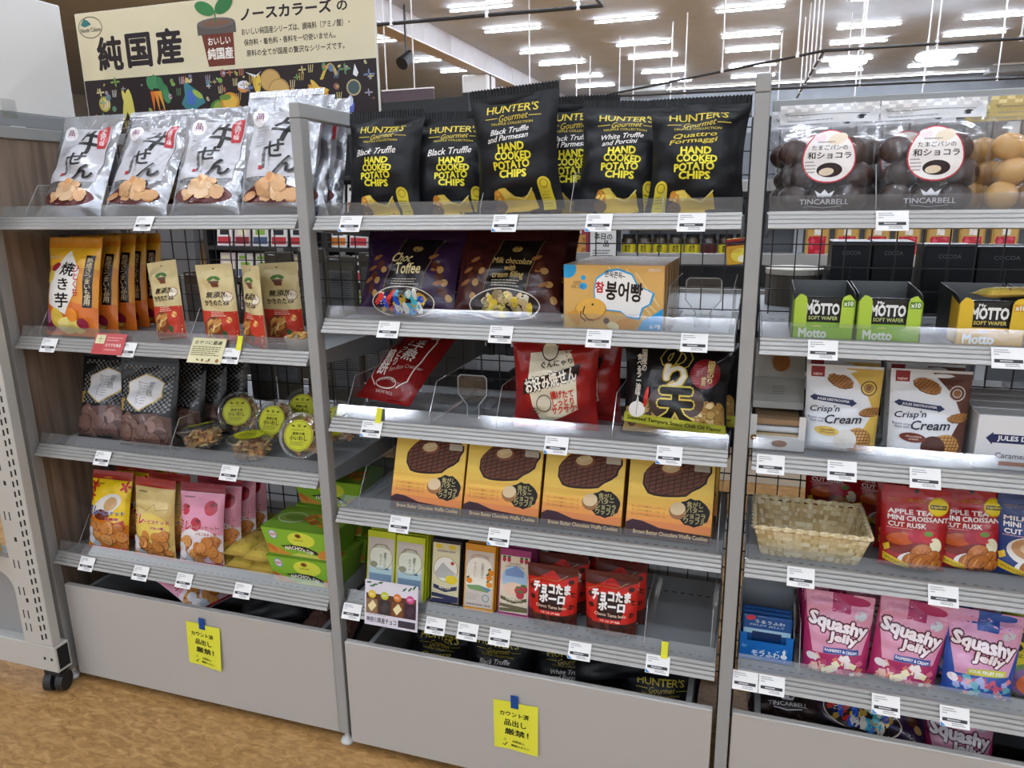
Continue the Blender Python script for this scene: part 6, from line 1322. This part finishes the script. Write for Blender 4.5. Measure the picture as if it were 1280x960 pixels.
# --- right bay, third shelf
place('greybox', 'waffle_display_box', 'white open display box with grey header beside the post', 'display box', (0.965, 0.065, DECK('33')+0.001))
for k, x, y, ln, rz, lab in [('crisp_y', 1.077, 0.09, 0.08, -0.02, 'white and yellow waffle pouch, front'), ('crisp_b', 1.221, 0.085, 0.1, 0.0, 'white and brown waffle pouch, front'), ('crisp_y', 1.08, 0.15, 0.08, 0.0, 'white and yellow waffle pouch, second'), ('crisp_y', 1.085, 0.21, 0.05, 0.0, 'white and yellow waffle pouch, last'), ('crisp_b', 1.222, 0.145, 0.08, 0.0, 'white and brown waffle pouch, second'), ('crisp_b', 1.224, 0.20, 0.06, 0.0, 'white and brown waffle pouch, last')]:
    put(k, 'waffle_pouch', lab, 'pouch', '33', x, y, ln, rz, group='waffle pouches')
for i in range(4): place('caramel', 'waffle_carton', 'white carton with navy arrow, %s in its row' % ['front one', 'second', 'third', 'last'][i], 'carton', (1.386+0.002*i, 0.065+i*0.052, DECK('33')+0.001), group='white cartons')
# --- right bay, fourth shelf
basket((1.04, 0.13, DECK('34')+0.001))
for k, x, y, ln, rz, lab in [('rusk_r', 1.222, 0.085, 0.12, 0.0, 'red croissant rusk pouch, front left'), ('rusk_r', 1.320, 0.11, 0.12, 0.05, 'red croissant rusk pouch, half hidden on the right'), ('rusk_r', 1.10, 0.30, 0.05, 0.0, 'dark red rusk pouch behind the wicker basket'), ('rusk_r', 1.20, 0.28, 0.05, -0.15, 'red rusk pouch at the back between basket and front pouch'), ('rusk_r', 1.225, 0.16, 0.1, 0.0, 'red rusk pouch right behind the front left one'), ('rusk_b', 1.42, 0.11, 0.1, 0.0, 'blue croissant rusk pouch at the right edge')]:
    put(k, 'rusk_pouch', lab, 'pouch', '34', x, y, ln, rz, group='croissant rusk pouches')
# --- right bay, lowest shelf
place('bluebox', 'sachet_box', 'blue display box of shiny sachets beside the post', 'display box', (0.975, 0.07, DECK('35')+0.001))
for k, x, y, ln, rz, ro, lab in [('jelly_p', 1.106, 0.07, 0.1, -0.03, 0.0, 'pink jelly sweets pouch, front left'), ('jelly_p', 1.226, 0.069, 0.12, 0.0, 0.10, 'pink jelly sweets pouch tipped to the right'), ('jelly_b', 1.356, 0.069, 0.12, 0.0, 0.03, 'blue and pink jelly sweets pouch, front'), ('jelly_p', 1.105, 0.14, 0.08, 0.0, 0.0, 'pink jelly pouch behind the front left one'), ('jelly_p', 1.10, 0.2, 0.05, 0.0, 0.0, 'pink jelly pouch, third in the left row'), ('jelly_p', 1.215, 0.15, 0.05, 0.0, 0.0, 'pink jelly pouch behind the tipped one'), ('jelly_p', 1.22, 0.21, 0.05, 0.0, 0.0, 'rearmost pink jelly pouch behind the tipped one'), ('jelly_b', 1.33, 0.13, 0.08, 0.0, 0.0, 'blue jelly pouch behind the front blue one'), ('jelly_b', 1.325, 0.19, 0.05, 0.0, 0.0, 'rearmost blue jelly pouch'), ('fruit', 1.46, 0.10, 0.1, 0.0, 0.0, 'yellow dried fruit pouch at the right edge')]:
    put(k, 'jelly_pouch' if k != 'fruit' else 'fruit_pouch', lab, 'pouch', '35', x, y, ln, rz, ro, group='jelly pouches' if k != 'fruit' else None)

# ================================================================ price tags and cards on the rails
TAGS = {'11': [(-0.421, 0, 'under the second silver cracker bag')], '12': [(-0.769, 0, 'under the bright orange bag'), (-0.521, 0, 'right of the red card'), (-0.224, 0, 'with a yellow strip beside the cream card')],
 '13': [(-0.652, 0, 'under the black checkered bags'), (-0.264, 0, 'under the clear tubs')], '14': [(-0.765, 0, 'under the yellow biscuit bag'), (-0.583, 0, 'under the gold biscuit bag'), (-0.443, 0, 'under the pink biscuit bag'), (-0.264, 0, 'under the golden bars')],
 '21': [(0.108, 1, 'under the leftmost chip bag'), (0.443, 1, 'under the tallest chip bag'), (0.626, 1, 'under the fourth chip bag'), (0.793, 0, 'under the all-gold lettered chip bag')], '22': [(0.182, 0, 'under the purple toffee bag'), (0.431, 0, 'under the maroon chocolate bag'), (0.629, 0, 'under the tan bread carton'), (0.807, 0, 'under the empty pusher gap')],
 '23': [(0.127, 1, 'with a yellow strip under the slumped red bag'), (0.545, 1, 'under the glossy red bag'), (0.77, 1, 'under the black seaweed bag')], '24': [(0.183, 0, 'under the first waffle carton'), (0.418, 1, 'under the second waffle carton')],
 '25': [(0.044, 0, 'at the left end of the lowest middle shelf'), (0.26, 0, 'under the black chocolate bars'), (0.339, 0, 'under the orange chocolate bars'), (0.415, 0, 'under the pink chocolate bars'), (0.597, 1, 'under the chocolate ball pouches'), (0.763, 1, 'with a yellow strip under the empty gap')],
 '31': [(1.115, 0, 'between the chocolate bread bags')], '32': [(1.027, 0, 'under the left green wafer box'), (1.309, 0, 'under the golden wafer box')], '33': [(0.955, 0, 'under the white display box'), (1.077, 0, 'under the yellow waffle pouch'), (1.211, 0, 'under the brown waffle pouch')],
 '34': [(1.024, 0, 'under the wicker basket'), (1.264, 0, 'under the red rusk pouches')], '35': [(0.9375, 0, 'left of the pair under the blue box'), (0.988, 0, 'right of the pair under the blue box'), (1.194, 1, 'under the tipped pink pouch'), (1.31, 1, 'under the blue jelly pouch')]}
tilt = math.atan(0.62)
for s, L in TAGS.items():
    for x, c, lab in L:
        place('tag_c' if c else 'tag', 'price_tag', 'white price tag '+lab, 'price tag', (x, -0.0045, SHELF_Z[s]-0.002), lean=tilt, group='white price tags')
for s, x, lab in (('12', -0.206, 'beside the cream handwritten card'), ('23', 0.14, 'under the slumped red bag'), ('25', 0.775, 'under the empty gap')):
    mb = MB(); mb.box(-0.007, 0.007, -0.001, 0.0, 0, 0.034, 'dede3a'); o = mb.build('yellow_strip', MT['matte'])
    o.location = (x, 0.0130, SHELF_Z[s]+0.026); o.rotation_euler = (-0.4, 0, 0); tag(o, 'small yellow paper strip above the price tag '+lab, 'paper strip', 'yellow strips')
def card(name, label, w, h, col, art, loc, lean):
    t = thing(name, label, 'card', loc, lean=lean); mb = MB(); mb.box(-w/2, w/2, 0, 0.001, 0, h, col); mb.build('card_sheet', MT['card'], t)
    for pn, me in art.finish(flatS(0.0), MT['matte'], 1): obj(pn, me, t)
r = RG(200); A = Art(0.094, 0.054); A.on('card_print').rect(-0.46, 0.5, -0.16, 0.92, 'd8d2a8').text('十', -0.31, 0.72, 0.14, 0.3, '6a7a3a').rect(-0.46, 0.08, -0.16, 0.44, 'b84a4a').lines(-0.1, 0.42, 0.62, 0.86, 2, 'e0b0ac', r).text('おすすめ商品', 0.16, 0.45, 0.5, 0.16, 'ecd8d4', 0.02).lines(-0.1, 0.3, 0.15, 0.3, 1, 'e0b0ac', r)
card('promo_card', 'red promotional card on the rail below the dark orange bags', 0.094, 0.054, 'c05454', A, (-0.577, -0.0068, SHELF_Z['12']+0.002), tilt)
A = Art(0.094, 0.062); A.on('card_print').text('おやつに最適', 0, 0.82, 0.8, 0.16, '3a3420', 0.01, 0.0, 0.2).lines(-0.44, 0.44, 0.28, 0.68, 5, '6a6240', r, 0.4).scatter(-0.3, 0.08, 0.3, 0.16, 7, 0.02, 0.035, ['5a4a30', '8a5a3a'], r).ell(0.38, 0.12, 0.05, 0.05, '9a6a4a')
card('promo_card', 'cream handwritten card on the rail below the cream and red pouches', 0.094, 0.062, 'd9d3a8', A, (-0.29, -0.0085, SHELF_Z['12']-0.004), tilt)
A = Art(0.136, 0.11); A.rect(-0.49, 0.01, 0.49, 0.99, 'd8d4de').rect(-0.47, 0.26, 0.47, 0.7, '5a3a2c')
for i, c in enumerate(('d8b82c', 'b8c038', 'd07a34', 'c84a8a')):
    x = -0.36+i*0.24; A.rect(x-0.105, 0.27, x+0.105, 0.58, ['8a6a4a', '3a3434', '7a4a2c', '3c2a34'][i]).poly([(x-0.08, 0.42), (x+0.02, 0.56), (x+0.09, 0.44), (x-0.01, 0.3)], ['e0d2a0', '4a4040', 'e4d8a8', '4a3440'][i]).ell(x, 0.68, 0.075, 0.07, c).lines(x-0.05, x+0.05, 0.65, 0.71, 2, 'f0ece0', r)
for x, y in ((-0.42, 0.93), (-0.3, 0.9), (-0.2, 0.95), (0.35, 0.9), (0.43, 0.95), (0.25, 0.88), (-0.36, 0.86)): A.ell(x, y, 0.05, 0.016, '3f6a44', 0.5+x)
A.on('card_lettering').text('神奈川県産チョコ', -0.18, 0.13, 0.56, 0.12, '2f2f3c', 0.02).rect(0.14, 0.05, 0.46, 0.2, '3c3440').lines(-0.45, 0.0, 0.22, 0.25, 1, '7a7a88', r)
card('promo_card', 'picture card of chocolates hung in front of the lime-edged bars', 0.136, 0.108, 'd8d4de', A, (0.151, -0.0058, SHELF_Z['25']-0.004), 0.16)

# ================================================================ goods lying in the drawers
def inbox(key, name, lab, cat, x, y, z, rz, lean, ro=0.0, grp='goods in the drawers'): place(key, name, lab, cat, (x, y, z), rz, lean, ro, grp, ('chip_picture', 'gold_badge') if lean > 1 else ())
inbox('bis_p', 'biscuit_bag', 'dark pink biscuit bag lying in the left drawer', 'biscuit bag', -0.42, 0.09, 0.275, 1.3, 1.3)
inbox('chip_a', 'chip_bag', 'black chip bag lying in the left drawer', 'chip bag', -0.25, 0.09, 0.25, 0.5, 1.2); inbox('blk', 'snack_bag', 'black checkered bag lying in the left drawer', 'snack bag', -0.11, 0.09, 0.20, 0.0, 1.15)
for i, (k, x, y, z, rz, ln) in enumerate([('chip_e', 0.20, 0.15, 0.067, 0.0, 0.15), ('chip_c', 0.36, 0.13, 0.067, 0.0, 0.2), ('chip_d', 0.54, 0.14, 0.067, 0.2, 0.35), ('chip_a', 0.66, 0.10, 0.26, 0.4, 1.2), ('chip_b', 0.76, 0.12, 0.067, 0.1, 0.2)]):
    inbox(k, 'chip_bag', 'black chip bag packed in the middle drawer, %s from the left' % ORD[i], 'chip bag', x, y, z, rz, ln)
inbox('egg_c', 'bread_bag', 'clear bag of chocolate breads lying in the right drawer', 'bread bag', 1.03, 0.11, 0.23, 0.1, 1.1); inbox('toffee', 'sweets_bag', 'dark purple toffee bag lying in the right drawer', 'sweets bag', 1.17, 0.10, 0.24, -0.3, 1.1); inbox('jelly_p', 'jelly_pouch', 'pink jelly pouch standing in the right drawer', 'pouch', 1.36, 0.10, 0.15, 0.0, 0.35)
# ================================================================ beyond the wire mesh: rear side of the run and the next aisle
dark = plain('dark_goods', '2a2b2e', 0.5); white_sh = plain('white_shelf', 'd2d4d6', 0.35)
# rear shelves of the same run, facing the other aisle
for b, (x0, x1) in enumerate(BAYS):
    for j, z in enumerate((1.045, 0.70, 0.36)):
        if b == 0 and j == 0: continue
        t = thing('rear_shelf', 'grey shelf on the far side of the wire mesh, %s bay, %s level' % (['left', 'middle', 'right'][b], ['upper', 'middle', 'lower'][j]), 'shelf', ((x0+x1)/2, 0.42, z), group='rear shelves')
        mb = MB(); mb.bbox(-0.425, 0.425, 0.0, 0.36, 0, 0.016, 0.002); mb.build('deck', MT['metal_d'], t)
        mb = MB(); mb.bbox(-0.428, 0.428, 0.361, 0.372, -0.01, 0.03, 0.002); mb.build('price_rail', MT['rail'], t)
def carton(lab, x, y, z, w, d, h, col, grp, txt=None):
    t = thing('dark_carton', lab, 'carton', (x, y, z), group=grp); mb = MB(); mb.bbox(-w/2, w/2, 0, d, 0, h, 0.0015, col); mb.box(-w/2+0.002, w/2-0.002, 0.002, d-0.002, h, h+0.0003, '8c8c8e'); mb.build('carton', MT['card'], t)
    A = Art(w, h); A.on('carton_print').text(txt or 'COCOA', 0, 0.84, 0.45, 0.06, '6a6a70').vtext('STRIPE', 0.0, 0.45, 0.06, 0.4, '4a4a50'); [obj(pn, me, t) for pn, me in A.finish(flatS(0.0), MT['card'], 1)]
RZ = 1.0625
for i, (x, w, h) in enumerate([(1.115, 0.084, 0.158), (1.202, 0.084, 0.158), (1.315, 0.10, 0.15), (1.425, 0.11, 0.148)]):
    carton('dark carton behind the mesh above the wafer boxes, %s from the left' % ORD[i], x, 0.5, RZ, w, 0.1, h, '232429' if i % 2 == 0 else '1f2024', 'dark cartons behind the mesh')
for i in range(7): carton('dark carton on the lower rear shelf, %s from the left' % ORD[i], 0.22+i*0.2, 0.46, 0.717, 0.15, 0.2, 0.16, ['303236', '3c3a36', '2a2c30'][i % 3], 'dark cartons behind the mesh')
t = thing('round_tin', 'brown round tin behind the mesh beside the post', 'tin', (1.0, 0.6, RZ)); mb = MB(); mb.lathe([(0.0, 0.0), (0.066, 0.0), (0.066, 0.075), (0.0, 0.075)], 28); mb.build('tin_body', plain('tin_brown', '5a5248', 0.4), t, False)
mb = MB(); mb.lathe([(0.0, 0.0755), (0.068, 0.0755), (0.068, 0.088), (0.064, 0.09), (0.0, 0.089)], 28); mb.build('tin_lid', plain('tin_lid', 'b9b3a4', 0.4), t)
# hanging pouches on the rear side of the left bay, seen from behind
r = RG(300)
mb = MB(); mb.bbox(-0.047, 0.047, 0, 0.012, -0.06, 0.15, 0.003, '6f695e'); mb.box(-0.038, 0.038, -0.0004, 0.0, 0.0, 0.11, '85868a'); pa = mb.mesh('pouch_back', MT['satin'])
A = Art(0.076, 0.09); A.on('back_print').lines(-0.45, 0.45, 0.05, 0.95, 12, '55565a', r, 0.35); pb = A.finish(flatS(-0.0006, 0.02), MT['matte'], 1)[0][1]
mb = MB(); mb.tube((0, 0.0, 0.14), (0, -0.045, 0.145), 0.0018, 6); mb.box(-0.01, 0.01, 0.0125, 0.0165, 0.13, 0.16); pc = mb.mesh('hook', MT['galv'])
for row, z in enumerate((1.03, 0.80, 0.56)):
    for i in range(8):
        t = thing('hanging_pouch', 'brown pouch seen from behind through the mesh, %s in the %s row' % (ORD[i], ['upper', 'middle', 'lower'][row]), 'pouch', (-0.79+i*0.1, 0.452+0.01*(i % 2), z+0.01*(i % 3)), rz=r.uniform(-0.15, 0.15), group='pouches behind the mesh')
        if row == 0 and i < 4: t.location.z -= 0.06
        obj('pouch_back', pa, t); obj('back_print', pb, t); obj('hook', pc, t)
# grey board and dark magazine-style rack further left
t = thing('display_board', 'tall plain grey board standing behind the left bay', 'board', (-1.33, 1.0, 0.0)); t.rotation_euler = (0, 0, -0.25)
mb = MB(); mb.prism([(-0.19, 0), (0.17, 0), (0.26, 1.5), (-0.1, 1.5)], 0, 0.02, axis='y'); mb.build('board', plain('board_grey', '5d5f63', 0.6), t)
mb = MB(); mb.box(-0.12, 0.16, -0.002, 0.0, 1.05, 1.062); mb.build('seam_strip', MT['metal'], t)
t = thing('face_out_rack', 'black rack of face-out packets seen through the mesh behind the left bay', 'rack', (-1.0, 1.75, 0)); t.rotation_euler = (0, 0, -0.12)
for j in range(5):
    mb = MB(); mb.bbox(-0.75, 0.75, -0.05, 0.02, 0.78+j*0.16, 0.80+j*0.16, 0.002); mb.build('rack_ledge', MT['black'], t)
mb = MB(); mb.box(-0.75, 0.75, 0.05, 0.06, 0, 1.75); mb.build('rack_back', MT['black'], t)
for s in (-0.76, 0.0, 0.76):
    mb = MB(); mb.box(s-0.012, s+0.012, -0.05, 0.05, 0, 1.75); mb.build('rack_upright', MT['black'], t)
pk = []
for c1, c2, c3 in (('e4e2e0', 'c03a44', '2a2a30'), ('dcdad6', '4a5a7a', '8ab04a'), ('efece8', 'd07a34', '3a3a3a'), ('d8c8c8', '8a2a34', 'e8e0c0')):
    mb = MB(); mb.bbox(-0.05, 0.05, 0, 0.01, 0, 0.125, 0.001, c1); mb.box(-0.045, 0.045, -0.0004, 0, 0.01, 0.045, c2); mb.box(-0.03, 0.03, -0.0004, 0, 0.055, 0.08, c3); mb.box(-0.04, 0.01, -0.0004, 0, 0.095, 0.11, c3); pk.append(mb.mesh('packet', MT['card']))
n = 0
for j in range(4):
    for i in range(12):
        if i in (5,): continue
        p = Matrix.Rotation(-0.12, 4, 'Z') @ Vector((-0.66+i*0.118, -0.025, 0)); o = obj('face_out_packet', r.choice(pk)); o.location = (p.x-1.0, p.y+1.75, 0.8005+0.16*j); o.rotation_euler = (-0.12, 0, -0.12)
        tag(o, 'small printed packet on the black rack, %s in the %s row from the bottom' % (ORD[i] if i < 12 else 'last', ORD[j]), 'packet', 'packets on the black rack'); n += 1
# next aisle: white shelving facing us
t = thing('far_shelving', 'white shelving of the next aisle seen through the wire mesh', 'shelving', (1.2, 2.1, 0))
mb = MB(); mb.box(-1.75, 3.2, 0.4, 0.42, 0, 1.62); mb.build('back_panel', plain('far_back', '6d7074', 0.6), t)
for z in (0.18, 0.46, 0.75, 1.045, 1.36):
    mb = MB(); mb.bbox(-1.75, 3.2, 0.0, 0.4, z, z+0.015, 0.002); mb.build('deck', white_sh, t)
    mb = MB(); mb.bbox(-1.75, 3.2, -0.012, -0.001, z-0.015, z+0.035, 0.002); mb.build('price_rail', MT['rail'], t)
mb = MB(); mb.box(-1.75, 3.2, 0.02, 0.04, 0, 0.165); mb.build('kick_plate', plain('kick_cream', 'd8d2c2', 0.5), t)
for x in (-1.76, -0.93, -0.1, 0.73, 1.56, 2.4):
    mb = MB(); mb.box(x-0.02, x+0.02, 0.36, 0.399, 0, 1.62); mb.build('upright', white_sh, t)
def jar_t(c1, c2):
    mb = MB(); mb.lathe([(0.0, 0.0), (0.032, 0.0), (0.034, 0.005), (0.034, 0.075), (0.028, 0.085)], 14, c1); a = mb.mesh('jar_glass', MT['gloss'], True)
    mb = MB(); mb.lathe([(0.0345, 0.015), (0.0345, 0.06)], 14, c2); b = mb.mesh('jar_label', MT['card'])
    mb = MB(); mb.lathe([(0.0, 0.1), (0.03, 0.1), (0.03, 0.0855), (0.0, 0.0855)], 14, '1f1f20'); c = mb.mesh('jar_lid', MT['card'])
    A = Art(0.05, 0.045); A.on('label_print').text('のり', 0, 0.5, 0.5, 0.7, '2a2418', 0.04); return [('jar_glass', a), ('jar_label', b), ('jar_lid', c)]+A.finish(lambda u, v: (0.0346*math.sin(u/0.0346), -0.0346*math.cos(u/0.0346), v+0.015), MT['card'], 0.01)
TPL['jar'] = jar_t('3a2a14', 'c8b82a'); TPL['jar_r'] = jar_t('2a1c18', '5a2a2c')
for i in range(8): place('jar' if i != 5 else 'jar_r', 'spice_jar', 'small dark jar with %s label in the next aisle, %s from the left' % ('yellow' if i != 5 else 'brown', ORD[i]), 'jar', (0.34+i*0.073, 2.15, 1.0615), group='jars in the next aisle')
def pack(c1, c2, c3, w=0.1, h=0.14):
    mb = MB(); mb.bbox(-w/2, w/2, 0, 0.05, 0, h, 0.008, c1); a = mb.mesh('packet_body', MT['gloss']); A = Art(w, h); q = RG(len(c1)+int(c2, 16) % 97)
    A.on('packet_print').rect(-0.36, 0.04, 0.36, 0.7, c2).scatter(-0.3, 0.08, 0.3, 0.66, 22, 0.06, 0.12, [c3, c2], q).text('麺', 0, 0.84, 0.3, 0.2, 'f0ece4', 0.03); return [('packet_body', a)]+A.finish(flatS(0.0), MT['gloss'], 1)
TPL['pk_pink'] = pack('b04a58', 'd8a05a', 'c07a3a'); TPL['pk_red'] = pack('c09a54', 'b82438', 'd04a58', 0.095, 0.13); TPL['pk_blk'] = pack('26272a', '3a3c40', '55585c', 0.09, 0.16)
for i in range(5): place('pk_pink', 'noodle_packet', 'pink and orange noodle packet in the next aisle, %s from the left' % ORD[i], 'packet', (-0.36+i*0.115, 2.14, 1.0615), group='noodle packets in the next aisle')
for i in range(7): place('pk_red', 'red_packet', 'red packet in the next aisle above the wafer boxes, %s from the left' % ORD[i], 'packet', (1.16+i*0.118, 2.14, 1.0615), group='red packets in the next aisle')
for j, z in enumerate((0.7655, 0.4755)):
    for i in range(13): place('pk_blk', 'dark_packet', 'dark packet on the %s shelf of the next aisle, %s from the left' % (['middle', 'lower'][j], ORD[i]), 'packet', (-0.4+i*0.16, 2.16, z), group='dark packets in the next aisle')
t = thing('shelf_poster', 'white handwritten shelf poster in the next aisle beside the noodle packets', 'poster', (0.235, 2.06, 1.02)); mb = MB(); mb.box(-0.06, 0.06, 0, 0.002, 0, 0.24, 'dcdcd8'); mb.build('sheet', MT['card'], t)
A = Art(0.12, 0.24); A.on('poster_lettering').text('おすすめ', 0, 0.78, 0.8, 0.14, '2a2a2c', 0.02, 0.1).text('本日の\n一品', 0, 0.5, 0.7, 0.25, '2a2a2c', 0.02, -0.06).lines(-0.4, 0.4, 0.08, 0.32, 5, '5a5a5e', r, 0.4); [obj(pn, me, t) for pn, me in A.finish(flatS(0.0), MT['card'], 1)]
t = thing('hanging_packet', 'orange and yellow packet hanging in the next aisle beside the right post', 'packet', (0.845, 1.95, 1.045)); t.rotation_euler = (0, -0.12, 0); mb = MB(); mb.bbox(-0.05, 0.05, 0, 0.01, 0, 0.11, 0.002, 'c89a30'); mb.build('packet_body', MT['gloss'], t)
A = Art(0.1, 0.11); A.on('packet_print').rect(-0.48, 0.72, 0.48, 0.98, '8a2a24').rect(-0.4, 0.76, 0.4, 0.88, '2a2220').ell(0.05, 0.35, 0.36, 0.3, 'e0cc50').ell(0.15, 0.2, 0.2, 0.15, 'efe8c8').lines(-0.4, 0.2, 0.45, 0.65, 3, 'b87a28', r); [obj(pn, me, t) for pn, me in A.finish(flatS(0.0), MT['gloss'], 1)]
mb = MB(); mb.box(-0.02, 0.0, 0.0105, 0.14, 0.04, 0.045); mb.build('clip_arm', MT['acryl'], t)
bpy.context.view_layer.update()
